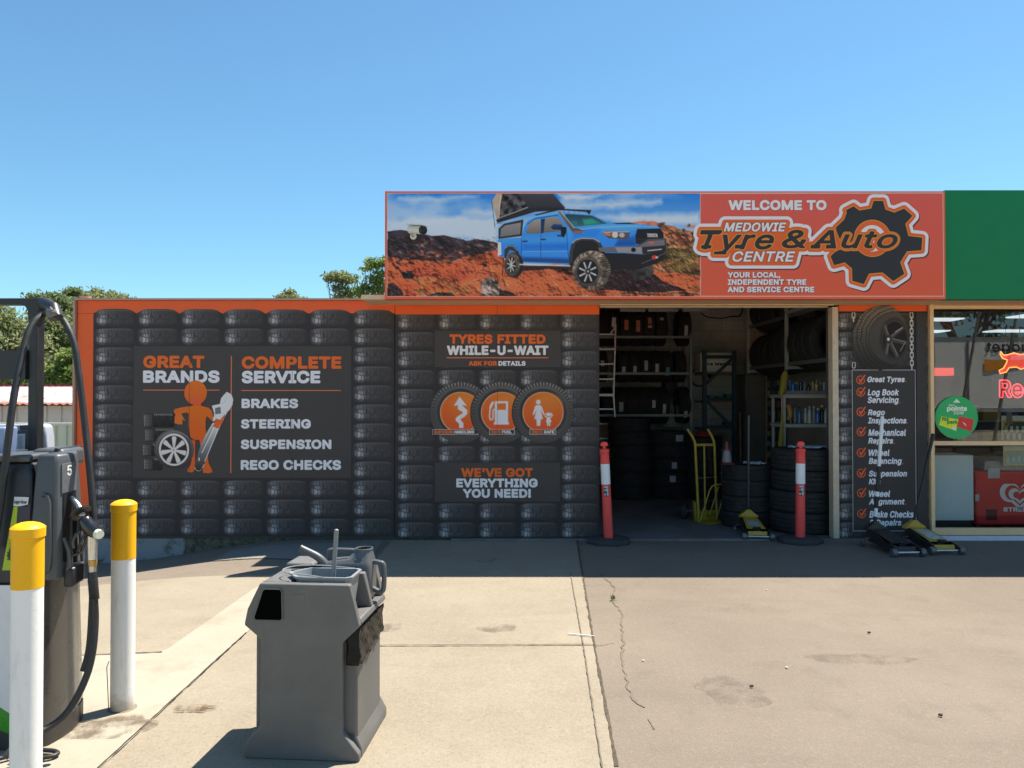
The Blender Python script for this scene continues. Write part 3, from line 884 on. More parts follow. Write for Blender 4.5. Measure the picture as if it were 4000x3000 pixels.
# ================================================================== MIDDLE MURAL ("tyres fitted while-u-wait")
mM = thing('mural_panel', 'square charcoal mural of stacked tyres reading TYRES FITTED WHILE-U-WAIT with three round orange emblems', 'wall sign', (X_(1940), YW, zBase))
zSofW = zSof
part('orange_border', MB().box(X_(1543), X_(2341), YW - 0.001, YW + 0.028, z(1228), zSofW - 0.003), ORANGE_T, mM, smooth=0)
TP2 = tyre_print('tyre_print_square', X_(1545), z(1219.5), X_(1705) - X_(1545), z(1219.5) - z(1293.5), sh(49, 49, 52), sh(190, 198, 212), sh(38, 38, 41))
part('tyre_print', MB().box(X_(1543), X_(2341), YW - 0.002, YW + 0.028, z(2099), z(1228) - 0.002), TP2, mM, smooth=0)
part('dark_field', MB().prism([dk(1698, 1292), dk(2190, 1292), dk(2190, 1434), dk(1698, 1434)], (0, 0.002, 0)), DARKP, mM, smooth=0)
part('dark_field', MB().prism([dk(1700, 1808), dk(2187, 1808), dk(2187, 1959), dk(1700, 1959)], (0, 0.002, 0)), DARKP, mM, smooth=0)
for s, b, m in [('TYRES FITTED', (1756, 1306, 2131, 1343.5), ORANGE_INK), ('WHILE-U-WAIT', (1746, 1350, 2142.5, 1387.5), WHITE_INK),
                ('ASK FOR', (1831, 1410.4, 1941, 1429), ORANGE_INK), ('DETAILS', (1947, 1410.4, 2053, 1429), WHITE_INK),
                ("WE'VE GOT", (1802, 1827.5, 2081.7, 1863.7), ORANGE_INK), ('EVERYTHING', (1783, 1868.5, 2100, 1904), WHITE_INK), ('YOU NEED!', (1808.6, 1909, 2074, 1944.5), WHITE_INK)]:
    text('lettering', s, b, ink, m, mM, bold=0.078 * (b[3] - b[1]))
rules([(1745, 1396, 2142, 1399.5)], ink, RULE_INK, mM)

rules([(1942, 1190, 1943, 2095)], onplane(YW, 0.0125), mat('seam_line', sh(34, 34, 36), 0.6), mM).name = 'panel_seam'
def emblem(cx, kind, off, words, clip):
    cy = 1611.0
    c = Canvas(cx - 126, cy - 126, cx + 126, cy + 126, 2.0, (50, 50, 52))
    r = np.hypot(c.X - cx, c.Y - cy); a = np.arctan2(c.Y - cy, c.X - cx)
    teeth = 121.5 - 2.2 * (np.sin(a * 56) > 0.2)
    c.put(np.clip(0.5 - (r - teeth) / 2.4, 0, 1), (52, 52, 54))
    lug = (r > 104) & (np.sin(a * 56) > 0.35)
    up = np.clip(-(c.Y - cy) / 120, 0, 1)
    c.put(np.where(lug & (r < 121), 0.15 + 0.75 * up, 0), (108, 110, 114))
    c.put(np.exp(-((r - 98) / 4) ** 2) * (0.2 + 0.5 * up), (92, 94, 97))
    c.put(np.exp(-((r - 86) / 3) ** 2) * 0.6, (30, 30, 32))
    c.ell(cx + 0, cy, 79.5, 79.5, (236, 196, 165)); c.ell(cx, cy, 77, 77, (222, 120, 46), (200, 82, 42))
    c.ell(cx + 18, cy - 22, 52, 46, (236, 150, 66), (214, 104, 44), soft=14)
    WC = (212, 220, 236)
    k = lambda x, y: (1500 + x / 1.659, 1150 + y / 1.659)
    if kind == 'road':
        c.poly([k(490, 662), k(537, 722), k(510, 716), k(510, 722), k(540, 750), k(540, 775), k(520, 795), k(500, 805), k(498, 815), k(515, 832), k(515, 865), k(487, 865), k(487, 838), k(465, 818), k(466, 800), k(485, 785), k(508, 772), k(510, 762), k(480, 745), k(478, 718), k(453, 722)], WC)
    elif kind == 'fuel':
        c.poly([k(722, 692), k(800, 692), k(804, 700), k(804, 828), k(810, 830), k(810, 843), k(712, 843), k(712, 830), k(718, 828), k(718, 700)], WC)
        c.poly([k(734, 706), k(790, 706), k(790, 748), k(734, 748)], (222, 120, 50))
        c.line([k(716, 745), k(708, 750), k(706, 800), k(700, 812), k(688, 810), k(684, 790), k(690, 720), k(704, 698)], 5, WC)
        c.line([k(690, 735), k(706, 700)], 8, WC)
    else:
        c.ell(*k(1000, 698), 9, 9.5, WC); c.poly([k(988, 718), k(1012, 718), k(1022, 726), k(1042, 780), k(1036, 784), k(1016, 748), k(1030, 808), k(1016, 808), k(1012, 852), k(990, 852), k(988, 808), k(973, 808), k(988, 748), k(970, 782), k(962, 780), k(978, 726)], WC)
        c.ell(*k(1067, 778), 8.5, 7.5, WC); c.ell(*k(1051, 776), 3.2, 5, WC); c.ell(*k(1084, 776), 3.2, 5, WC)
        c.poly([k(1042, 784), k(1058, 794), k(1076, 794), k(1092, 778), k(1096, 783), k(1077, 803), k(1086, 826), k(1078, 827), k(1077, 853), k(1069, 853), k(1067, 830), k(1064, 853), k(1056, 853), k(1055, 827), k(1047, 826), k(1056, 803), k(1038, 788)], WC)
    x0, x1 = words[2]
    c.poly([(x0, 1677), (x1, 1677), (x1, 1697), (x0, 1697)], (196, 198, 202)); c.poly([(x0 + 1.6, 1678.6), (x1 - 1.6, 1678.6), (x1 - 1.6, 1695.4), (x0 + 1.6, 1695.4)], (40, 40, 43))
    c.words(words[0][0], words[0][1], (226, 112, 54), 0.9); c.words(words[1][0], words[1][1], (222, 228, 238), 0.9)
    c.al = np.where((r < teeth) | ((np.abs(c.Y - 1687) < 10.5) & (c.X > x0 - 1) & (c.X < x1 + 1)), 1.0, 0.0)
    c.al = np.where(np.hypot(c.X - clip, c.Y - cy) < 121, 0.0, c.al) if clip else c.al
    picture('emblem', c, onplane(YW, off), mM, masked=True)
emblem(1799.5, 'road', 0.011, (('SUPERIOR', (1696.5, 1681.3, 1770, 1693)), ('HANDLING', (1774, 1681.3, 1852, 1693)), (1689, 1868)), 1959)
emblem(1959, 'fuel', 0.0115, (('SAVE', (1919.5, 1681.3, 1956, 1693)), ('FUEL', (1961, 1681.3, 1999, 1693)), (1912, 2010)), 2121)
emblem(2121, 'safe', 0.012, (('DRIVE', (2077, 1681.3, 2119.6, 1693)), ('SAFE', (2124.5, 1681.3, 2165, 1693)), (2069, 2171)), None)

# ================================================================== PILLAR SIGN (hanging tyre and the list)
pS = thing('pillar_sign', 'narrow charcoal pillar sign with a printed tyre on chains above a ticked list', 'wall sign', (X_(3447), YW, 0))
part('orange_border', MB().box(X_(3278), X_(3622), YW - 0.001, YW + 0.028, z(1216), zSofW - 0.003), ORANGE_T, pS, smooth=0)
TP3 = tyre_print('tyre_print_pillar', X_(3262), z(1219.5), X_(3422) - X_(3262), z(1219.5) - z(1293.5), sh(44, 45, 47), sh(160, 168, 180), sh(32, 32, 35))
part('tyre_print', MB().box(X_(3273), X_(3623), YW - 0.002, YW + 0.028, z(2113), z(1216) - 0.002), TP3, pS, smooth=0)
pk = lambda x, y: (3200 + x / 1.58, 1150 + y / 1.58)
part('dark_field', MB().prism([dk(*pk(201, 467)), dk(*pk(591, 467)), dk(*pk(591, 1459)), dk(*pk(201, 1459))], (0, 0.002, 0))
     .prism([dk(*pk(600, 112)), dk(*pk(664, 112)), dk(*pk(664, 1515)), dk(*pk(600, 1515))], (0, 0.002, 0)), mat('list_panel', sh(45, 46, 49), 0.5, var=0.05, spec=0.2), pS, smooth=0)
GREY_INK = mat('grey_ink', sh(140, 145, 152), 0.5, var=0.05, spec=0.2)
B = lambda x0, y0, x1, y1: (*pk(x0, y0), *pk(x1, y1))
mb = MB()
for x0, y0, x1, y1 in (B(200, 465, 592, 468.5), B(200, 1457, 592, 1460.5), B(200, 468.5, 203, 1457), B(589, 468.5, 592, 1457)):
    mb.poly([ink(x0, y0), ink(x1, y0), ink(x1, y1), ink(x0, y1)])
part('list_frame', mb, GREY_INK, pS, smooth=0)
LIST_INK = mat('list_ink', sh(172, 182, 198), 0.5, var=0.02, spec=0.2)
TICK_INK = mat('tick_ink', sh(196, 92, 56), 0.5, var=0.02, spec=0.2)
for s, x0, x1, y0, y1 in [('Great Tyres', 295, 526, 507, 551), ('Log Book', 296, 490, 585, 634), ('Servicing', 296, 488, 631, 681), ('Rego', 297, 402, 710, 756),
        ('Inspections', 297, 535, 759, 806), ('Mechanical', 298, 531, 831, 874), ('Repairs', 298, 452, 884, 930), ('Wheel', 300, 429, 957, 998), ('Balancing', 300, 504, 1008, 1056),
        ('Suspension', 300, 536, 1086, 1133), ('Kits', 300, 372, 1135, 1173), ('Wheel', 300, 431, 1210, 1250), ('Alignment', 300, 520, 1259, 1306), ('Brake Checks', 302, 575, 1335, 1378), ('& Repairs', 302, 499, 1388, 1436)]:
    b = B(x0, y0, x1, y1)
    text('lettering', s, b, ink, LIST_INK, pS, bold=1.35, shear=0.2, cell=1.0)
mb = MB()
for x, y in ((531, 538), (493, 669), (539, 794), (457, 919), (508, 1043), (525, 1294), (504, 1421)):
    b = B(x - 3, y - 3, x + 4, y + 4); mb.poly([ink(b[0], b[1]), ink(b[2], b[1]), ink(b[2], b[3]), ink(b[0], b[3])])
part('full_stop', mb, TICK_INK, pS, smooth=0)
for y in (528, 603, 725, 848, 977, 1103, 1225, 1353):
    cx, cy = pk(254, y); xs, ys, X, Y = grid(cx - 22, cy - 24, cx + 24, cy + 22, 1.0)
    ring = np.abs(np.hypot(X - cx, Y - cy) - 15.5) - 1.9
    k = lambda a, b: (cx + a, cy + b)
    tick = sd_segs(poly_segs([k(-9, -3), k(-4, -6), k(-1, 1), k(15, -21), k(20, -19), k(2, 11), k(-3, 11)]), X, Y)
    ring = np.maximum(ring, -(sd_segs(poly_segs([k(2, -9), k(12, -26), k(26, -26), k(22, -8), k(12, 0)]), X, Y)))
    shape('tick_mark', np.minimum(ring, tick), xs, ys, ink, TICK_INK, pS)
def chain(cx, y0, y1, name='printed_chain'):
    xs, ys, X, Y = grid(cx - 9, y0, cx + 9, y1, 1.0); Fd = np.full(X.shape, 9.0); y = y0 + 12; k = 0
    while y < y1 - 6:
        ex = 5.5 if k % 2 == 0 else 1.6
        q = np.hypot(X - cx, np.maximum(np.abs(Y - y) - 8, 0)) if k % 2 else np.abs(np.hypot(X - cx, np.maximum(np.abs(Y - y) - 6.5, 0)) - 5.6) - 1.6
        Fd = np.minimum(Fd, q - 2.6 if k % 2 else q); y += 15.5; k += 1
    shape(name, Fd, xs, ys, ink, GREY_INK, pS)
chain(pk(212, 0)[0], 1220, 1262); chain(pk(570, 0)[0], 1220, 1446); chain(pk(212, 0)[0], 1414, 1446)

def printed_tyre():
    c = Canvas(185, 62, 565, 478, 3.0, (30, 30, 33))
    # outline of tyre seen three quarters on
    out = [(225, 185), (250, 130), (300, 92), (370, 70), (430, 70), (480, 92), (525, 150), (555, 230), (558, 300), (535, 375), (495, 430), (440, 462), (380, 470), (310, 466), (250, 440), (210, 380), (193, 300), (200, 235)]
    c.poly(out, (60, 61, 63), (46, 47, 49), nz=0.08)
    # tread blocks on the left, curving
    v = vnoise(*c.X.shape, 10, 33, 1)
    r = np.hypot((c.X - 470) / 1.0, (c.Y - 270) / 0.98); a = np.arctan2(c.Y - 270, c.X - 470)
    gx = (r + 10 * v) / 27.0; gy = a * 13.5 + 0.5 * (np.floor(gx) % 2) + 0.6 * v
    fx = np.abs(gx - np.floor(gx) - 0.5); fy = np.abs(gy - np.floor(gy) - 0.5)
    grv = np.clip((np.maximum(fx, fy) - 0.38) / 0.07, 0, 1)
    inside = sd_segs(poly_segs(out), c.X, c.Y) < -2
    zone = inside & (r > 165)
    lit = np.clip(1.25 - (c.Y - 80) / 430, 0.45, 1.2)[..., None] * np.array([78, 78, 77.0])
    c.im = np.where(zone[..., None], lit * (1 - grv[..., None]) + np.array([27, 27, 29.0]) * grv[..., None], c.im)
    c.put(np.where(inside & (r <= 168), np.clip(1 - np.abs(r - 166) / 6, 0, 1) * 0.7, 0), (30, 30, 32))
    c.ell(462, 268, 98, 145, (66, 66, 68), (42, 42, 44), soft=10)
    c.ell(462, 272, 88, 128, (37, 37, 39), soft=6); c.ell(464, 275, 80, 118, (48, 48, 50), (34, 34, 36)); c.ell(466, 277, 72, 106, (24, 24, 26))
    hub = (426, 277)
    for ex, ey in ((512, 210), (532, 300), (480, 382), (412, 370), (405, 200)):
        c.line([hub, (ex, ey)], 22, (54, 54, 57)); c.line([(hub[0] + 6, hub[1] - 8), (ex + 2, ey - 7)], 4, (104, 104, 108))
    c.line([(498, 350), (526, 300)], 4, (120, 120, 124)); c.line([(470, 232), (510, 208)], 5, (132, 132, 136))
    c.ell(*hub, 22, 26, (38, 38, 41)); c.ell(*hub, 8, 10, (196, 196, 198))
    c.al = np.where(sd_segs(poly_segs(out), c.X, c.Y) < 0, 1.0, 0.0)
    picture('printed_tyre', c, lambda u, v: ink(*pk(u, v)) + Vector((0, -0.003, 0)), pS, masked=True)
printed_tyre()

# ================================================================== THE BIG SIGN BOARD
sg = thing('sign_board', 'long red sign board above the doorway with printed blue pickup and black gear logo', 'sign', (Wp(2600, 0, YS).x, YS, zSof))
sx = lambda px: Wp(px, 1500, YS).x
sz = lambda py: Wp(2000, py, YS).z
sp_ = lambda off: onplane(YS, off)
part('board', MB().box(sx(1502), sx(3697), YS, YS + 0.13, sz(1168), sz(747)), mat('sign_edge', sh(205, 98, 72), 0.45, var=0.03, spec=0.3), sg, smooth=0)
def red_mat():
    m, t, b = nodes_of('sign_red'); g = NG(t)
    geo = t.nodes.new('ShaderNodeNewGeometry'); s = t.nodes.new('ShaderNodeSeparateXYZ'); t.links.new(geo.outputs['Position'], s.inputs[0])
    # the printed ground of the board runs from deep red at the top to brick orange at the foot
    c = g.mix(g.rng(s.outputs[2], sz(1160), sz(760), smooth=False), sh(184, 82, 60), sh(158, 70, 66))
    t.links.new(c, b.inputs['Base Color']); b.inputs['Roughness'].default_value = 0.5; b.inputs['Specular IOR Level'].default_value = 0.2
    return m
LINE_INK = mat('pale_line_ink', sh(236, 205, 200), 0.5, var=0.02, spec=0.2)
q = sp_(0.002)
part('white_line', MB().poly([q(1510, 754), q(3690, 752), q(3690, 1159), q(1510, 1159)]), LINE_INK, sg, smooth=0)
q = sp_(0.004)
part('red_field', MB().poly([q(2739.5, 758), q(3687, 756), q(3687, 1155.5), q(2739.5, 1155.5)]), red_mat(), sg, smooth=0)
ck = lambda x, y: (1450 + x / 1.7015, 700 + y / 1.7015)

def printed_truck():
    c = Canvas(105, 96, 2189, 778, 3.1, (70, 140, 205))
    X, Y = c.X, c.Y
    t = np.clip((Y - 97) / 320, 0, 1)[..., None]
    c.im = np.array([30, 98, 178.0]) * (1 - t) + np.array([122, 156, 190.0]) * t
    r = np.random.default_rng(2)
    h, w = X.shape
    cl = vnoise(h, w, 6, 21, 5); band = vnoise(h, max(8, w // 7), 3, 22, 4)
    band = np.repeat(band, 7 + 1, axis=1)[:, :w]
    m = np.clip((0.55 * cl + 0.45 * band - 0.50 + 0.08 * t[..., 0]) / 0.2, 0, 1) * 0.55
    c.put(m, (170, 184, 202)); c.al[:] = 1
    for pts in ([(600, 218), (760, 205), (840, 208), (840, 240), (620, 236)], [(110, 285), (330, 250), (600, 246), (840, 250), (840, 420), (110, 350)], [(1290, 175), (1500, 160), (1920, 135), (1925, 160), (1600, 195), (1300, 192)], [(1240, 100), (1560, 100), (1420, 150), (1270, 160)], [(180, 130), (700, 110), (705, 120), (300, 150)], [(1500, 250), (2189, 220), (2189, 300), (1700, 290)]):
        c.poly(pts, (156, 174, 196), soft=14, wob=22)
    c.poly([(105, 345), (200, 338), (300, 352), (400, 377), (480, 372), (560, 392), (640, 412), (700, 396), (780, 408), (850, 425), (850, 640), (105, 640)], (46, 42, 52), (62, 48, 50), nz=0.5, wob=6)
    for k in range(26):
        x, y = r.uniform(150, 830), r.uniform(430, 540); c.ell(x, y, r.uniform(10, 34), r.uniform(4, 11), (116, 92, 84) if k % 2 else (30, 27, 34), rot=r.uniform(-.7, .7), soft=5)
    c.poly([(105, 510), (160, 520), (200, 545), (300, 535), (450, 545), (560, 540), (640, 510), (760, 485), (850, 460), (900, 560), (1400, 600), (1900, 560), (2189, 590), (2189, 778), (105, 778)], (168, 82, 56), (196, 104, 66), nz=0.55, wob=14)
    c.poly([(1690, 300), (1760, 285), (1860, 280), (1930, 292), (2010, 312), (2080, 345), (2189, 352), (2189, 640), (1900, 620), (1700, 420)], (150, 92, 70), (120, 82, 58), nz=0.6, wob=10)
    for k in range(60):
        x, y = r.uniform(1900, 2189), r.uniform(300, 620)
        c.ell(x, y, r.uniform(8, 26), r.uniform(5, 14), [(70, 58, 44), (180, 106, 76), (52, 44, 36), (122, 98, 62)][k % 4], rot=r.uniform(-.6, .6), soft=4)
    c.poly([(1900, 470), (2000, 450), (2100, 455), (2189, 430), (2189, 640), (2050, 630), (1940, 580)], (84, 72, 48), (98, 78, 46), nz=0.7, wob=16)
    for k in range(60):
        x, y = r.uniform(105, 2189), r.uniform(540, 778)
        col = [(110, 54, 40), (214, 126, 84), (92, 46, 36), (198, 110, 72), (140, 70, 48)][k % 5]
        c.ell(x, y, r.uniform(12, 58), r.uniform(3, 13), col, rot=r.uniform(-.35, .12), soft=4)
    # scree between hill and rocks
    for k in range(70):
        x, y = r.uniform(110, 860), r.uniform(470, 600)
        c.ell(x, y, r.uniform(6, 24), r.uniform(3, 9), [(58, 42, 42), (150, 78, 58), (40, 32, 36)][k % 3], rot=r.uniform(-.5, .5), soft=3)
    def rock(pts, a, b):
        c.poly(pts, a, b, nz=0.3, wob=7)
        xs = [p[0] for p in pts]; ys = [p[1] for p in pts]
        for _ in range(5):
            x = r.uniform(min(xs), max(xs)); y = r.uniform(min(ys) + 10, max(ys)); c.line([(x, y), (x + r.uniform(-50, 60), y + r.uniform(8, 30))], 4, (84, 42, 36))
    rock([(360, 610), (400, 570), (500, 558), (580, 572), (640, 610), (660, 650), (600, 675), (420, 655)], (206, 104, 70), (148, 64, 48))
    rock([(185, 600), (260, 570), (340, 565), (370, 620), (410, 650), (300, 650), (220, 640)], (186, 88, 62), (120, 56, 44))
    rock([(135, 680), (260, 690), (370, 720), (400, 770), (280, 778), (150, 740)], (204, 100, 66), (170, 78, 54))
    rock([(640, 640), (760, 590), (880, 560), (930, 600), (800, 640), (680, 670)], (212, 116, 78), (170, 86, 60))
    rock([(520, 720), (700, 660), (880, 665), (1000, 700), (1010, 778), (560, 778)], (214, 124, 84), (190, 100, 68))
    c.poly([(105, 700), (150, 690), (205, 740), (215, 778), (105, 778)], (48, 36, 40), nz=0.3, wob=6)
    c.poly([(200, 620), (250, 610), (290, 640), (270, 668), (215, 660)], (46, 42, 48), nz=0.4, wob=5)
    for k in range(40):
        x, y = r.uniform(300, 640), r.uniform(660, 770); c.ell(x, y, r.uniform(8, 26), r.uniform(5, 12), [(150, 104, 62), (110, 80, 50), (176, 112, 66)][k % 3], rot=r.uniform(-1, 1), soft=5)
    c.poly([(385, 770), (450, 752), (540, 755), (560, 778), (380, 778)], (44, 38, 34), nz=0.4, wob=5)
    c.poly([(730, 700), (745, 665), (790, 652), (830, 668), (870, 740), (850, 778), (735, 778)], (86, 78, 78), (120, 108, 104), nz=0.9, wob=6, nf=c.n2)
    c.poly([(850, 740), (900, 740), (975, 775), (850, 778)], (46, 36, 38), wob=5)
    for k in range(40):
        x, y = r.uniform(1620, 2189), r.uniform(715, 778); c.ell(x, y, r.uniform(15, 55), r.uniform(2, 7), [(74, 52, 44), (186, 118, 78), (58, 42, 38)][k % 3], rot=r.uniform(-.1, .1), soft=3)
    # shade under the pickup
    c.poly([(990, 610), (1180, 600), (1340, 640), (1420, 720), (1600, 742), (1900, 752), (2050, 745), (2100, 735), (1950, 690), (1880, 630), (1700, 560), (1300, 570), (1000, 580)], (44, 32, 34), nz=0.2, wob=8)
    for k in range(14): c.ell(r.uniform(1050, 1330), r.uniform(600, 660), r.uniform(12, 40), r.uniform(2, 6), (150, 78, 56), rot=-0.1, soft=4)
    # the ground of the print broken up into lit and dark rock faces
    hgt = np.abs(vnoise(h, w, 16, 41, 6) - 0.5) * 2 + 0.7 * np.abs(vnoise(h, w, 40, 42, 5) - 0.5)
    gy_, gx_ = np.gradient(hgt)
    em = np.clip(0.5 + 9.0 * (gx_ * 0.55 - gy_ * 0.85), 0.0, 1.25)
    ground = np.clip((Y - (470 + 60 * vnoise(h, w, 8, 43, 4))) / 14, 0, 1) * (1 - np.clip((X - 860) / 60, 0, 1) * np.clip((1950 - X) / 60, 0, 1) * np.clip((600 - Y) / 10, 0, 1))
    hill = np.clip((X - 1700) / 20, 0, 1) * np.clip((Y - (296 + 50 * np.clip((X - 1900) / 250, 0, 1))) / 8, 0, 1)
    mnt = np.clip((850 - X) / 10, 0, 1) * np.clip((Y - 372) / 20, 0, 1)
    amt = np.maximum(np.maximum(ground, hill), 0.75 * mnt)[..., None]
    pal = c.im * (0.42 + 0.92 * em[..., None])
    pal = pal + np.where(em[..., None] > 0.9, np.array([22, 16, 12.0]), 0)
    c.im = np.clip(c.im * (1 - amt) + pal * amt, 0, 255)
    # tent on the tray
    c.poly([(800, 150), (832, 98), (885, 98), (852, 262), (838, 275)], (150, 138, 126), (128, 116, 106), nz=0.15)
    c.poly([(872, 98), (1005, 98), (1042, 182), (852, 262), (846, 235)], (46, 46, 50), nz=1.3, nf=c.n2)
    c.poly([(992, 98), (1210, 98), (1290, 190), (1042, 194)], (52, 52, 60), (40, 40, 46))
    c.line([(802, 145), (822, 320)], 4, (60, 60, 66)); c.line([(860, 110), (848, 250)], 5, (170, 160, 148))
    c.poly([(830, 270), (1042, 190), (1288, 188), (1284, 205), (1090, 218), (838, 292)], (34, 34, 38))
    c.line([(840, 262), (1040, 188)], 6, (120, 112, 104)); c.line([(822, 300), (870, 290)], 4, (90, 90, 96))
    # far wheel first, then the body
    c.ell(1800, 612, 82, 56, (58, 54, 54), (40, 38, 38), nz=0.6, nf=c.n2)
    c.poly([(845, 400), (1000, 388), (1016, 318), (1040, 278), (1080, 256), (1240, 228), (1300, 224), (1470, 238), (1560, 280), (1640, 296), (1800, 300), (1905, 312), (1930, 330), (1945, 395), (1930, 470), (1840, 470), (1760, 560), (1560, 560), (1320, 562), (1000, 548), (985, 520), (890, 515), (842, 515)], (60, 142, 218), (30, 92, 178), nz=0.03)
    c.poly([(1290, 320), (1420, 305), (1640, 297), (1800, 302), (1760, 335), (1740, 345), (1540, 345), (1500, 400), (1400, 395), (1320, 420)], (84, 166, 236), (56, 136, 214), soft=6)
    c.poly([(1003, 480), (1310, 478), (1318, 552), (1000, 542)], (56, 130, 204), (34, 84, 166), soft=5)
    c.poly([(1005, 400), (1300, 385), (1305, 430), (1003, 445)], (74, 156, 230), (48, 126, 206), soft=16)
    c.poly([(1005, 430), (1300, 425), (1306, 474), (1003, 478)], (30, 88, 170), (36, 98, 180), soft=12)
    c.poly([(1000, 520), (1318, 530), (1318, 562), (1000, 550)], (24, 60, 118), soft=7)
    c.poly([(1330, 330), (1500, 318), (1540, 345), (1500, 392), (1400, 390), (1340, 400)], (44, 120, 204), (34, 100, 186), soft=10)
    c.line([(1345, 338), (1500, 322), (1720, 312), (1900, 318)], 5, (140, 200, 246), soft=3)
    c.poly([(1640, 400), (1760, 372), (1762, 445), (1620, 448)], (30, 86, 166), (22, 62, 124), soft=8)
    c.poly([(890, 440), (842, 420), (846, 400), (998, 396), (990, 440)], (70, 150, 224), (44, 118, 200), soft=6)
    c.line([(1003, 482), (1308, 478)], 4, (110, 176, 230)); c.line([(1130, 262), (1126, 540)], 4, (22, 60, 124)); c.line([(1000, 392), (996, 530), (1003, 545)], 4, (22, 60, 124)); c.line([(1300, 330), (1306, 470), (1318, 556)], 4, (22, 60, 124))
    c.line([(1040, 276), (1090, 252), (1240, 226)], 5, (120, 190, 240))
    # canopy, windows
    c.poly([(846, 330), (882, 296), (1012, 268), (1002, 378), (846, 398)], (40, 40, 44)); c.poly([(862, 330), (890, 308), (996, 288), (990, 366), (858, 384)], (108, 110, 116), (88, 90, 96))
    c.line([(1040, 300), (1090, 262), (1240, 240)], 6, (24, 60, 110)); c.poly([(1030, 352), (1048, 300), (1078, 276), (1134, 265), (1128, 362), (1036, 364)], (126, 120, 118), (84, 84, 86)); c.poly([(1145, 358), (1156, 264), (1200, 250), (1252, 262), (1276, 300), (1274, 345)], (118, 112, 110), (80, 80, 82))
    c.poly([(1128, 266), (1156, 262), (1146, 358), (1128, 360)], (24, 44, 76))
    c.poly([(1282, 242), (1300, 232), (1468, 242), (1572, 296), (1420, 312), (1330, 318), (1300, 300)], (30, 52, 66), (46, 84, 100))
    c.poly([(1405, 268), (1470, 262), (1520, 292), (1420, 308)], (40, 120, 108), soft=5); c.poly([(1330, 275), (1370, 280), (1380, 308), (1340, 314)], (38, 92, 110), soft=5)
    c.poly([(1082, 238), (1245, 196), (1465, 206), (1452, 236), (1430, 218), (1290, 208), (1250, 206), (1100, 242)], (28, 28, 32)); 
    for k in range(5): c.line([(1290 + k * 36, 202), (1278 + k * 36, 222)], 4, (74, 78, 86))
    c.poly([(1240, 214), (1262, 214), (1345, 322), (1372, 326), (1420, 346), (1404, 358), (1350, 360), (1328, 340)], (96, 90, 92), (70, 64, 64)); c.line([(1262, 216), (1350, 322)], 5, (150, 146, 146)); c.line([(1350, 352), (1412, 350)], 7, (150, 84, 58))
    c.poly([(1193, 322), (1212, 298), (1268, 302), (1272, 338), (1210, 334)], (36, 62, 118), (22, 26, 40)); c.poly([(1262, 316), (1300, 318), (1296, 360), (1278, 392), (1262, 370)], (22, 24, 32))
    for x, y in ((1022, 410), (1144, 398)): c.ell(x, y, 20, 9, (18, 40, 84)); c.line([(x - 16, y - 4), (x + 16, y - 5)], 4, (90, 150, 210))
    c.line([(1240, 376), (1276, 378)], 9, (24, 26, 34))
    c.poly([(1600, 292), (1720, 288), (1760, 298), (1640, 300)], (22, 36, 60))
    # rear flare, rear wheel
    c.poly([(842, 420), (862, 420), (866, 500), (842, 512)], (190, 196, 204)); c.poly([(884, 520), (886, 462), (908, 440), (945, 440), (975, 470), (1002, 555), (984, 560), (955, 480), (920, 470), (905, 500), (900, 540)], (44, 44, 48)); c.line([(888, 462), (910, 444), (944, 446), (972, 474)], 4, (130, 134, 140))
    c.ell(948, 572, 64, 84, (34, 31, 32)); c.ell(938, 568, 50, 82, (74, 68, 64), (54, 50, 48), nz=0.7, nf=c.n2); c.ell(932, 570, 30, 52, (30, 30, 33))
    for k in range(8):
        a = k * PI / 4 + 0.2; c.line([(931, 570), (931 + 26 * math.cos(a), 570 + 46 * math.sin(a))], 7, (150, 152, 156))
    c.line([(880, 520), (872, 636)], 6, (30, 28, 30))
    c.line([(990, 567), (1332, 577)], 8, (164, 164, 168)); c.line([(996, 576), (1330, 588)], 6, (40, 36, 38))
    # wheel arch, front wheel
    c.poly([(1318, 566), (1322, 500), (1334, 440), (1356, 408), (1400, 394), (1480, 396), (1520, 420), (1545, 470), (1560, 500), (1620, 540), (1600, 640), (1400, 700)], (30, 29, 31))
    c.poly([(1314, 560), (1318, 490), (1330, 436), (1354, 404), (1400, 390), (1482, 393), (1524, 420), (1548, 468), (1528, 470), (1500, 424), (1470, 410), (1400, 408), (1362, 424), (1342, 480), (1338, 556)], (48, 48, 52)); c.line([(1340, 424), (1362, 404), (1402, 393), (1482, 396), (1518, 418)], 5, (150, 152, 156))
    c.ell(1480, 606, 112, 130, (92, 84, 78), (64, 58, 54), nz=1.0, nf=c.n2); c.ell(1462, 607, 124, 130, (112, 104, 96), (78, 70, 64), nz=0.9, nf=c.n2)
    u, v = c.ell(1442, 614, 86, 100, (74, 68, 64), (62, 56, 52), nz=0.3, nf=c.n2)
    for k in range(22):
        a = k * 2 * PI / 22; c.line([(1448 + 96 * math.cos(a), 610 + 108 * math.sin(a)), (1456 + 122 * math.cos(a + .07), 608 + 128 * math.sin(a + .07))], 5, (44, 40, 38))
        if 20 > k > 2: c.line([(1500 + 60 * math.cos(a * 0.5 - 1.4), 606 + 118 * math.sin(a * 0.5 - 1.4)), (1528 + 58 * math.cos(a * 0.5 - 1.4), 604 + 112 * math.sin(a * 0.5 - 1.4))], 6, (46, 42, 40))
    c.ell(1440, 615, 70, 80, (26, 26, 29)); 
    for k in range(8):
        a = k * PI / 4 + 0.35; c.line([(1440, 615), (1440 + 56 * math.cos(a), 615 + 64 * math.sin(a))], 12, (150, 152, 158)); c.line([(1440, 615), (1440 + 54 * math.cos(a + .12), 615 + 62 * math.sin(a + .12))], 4, (66, 66, 70))
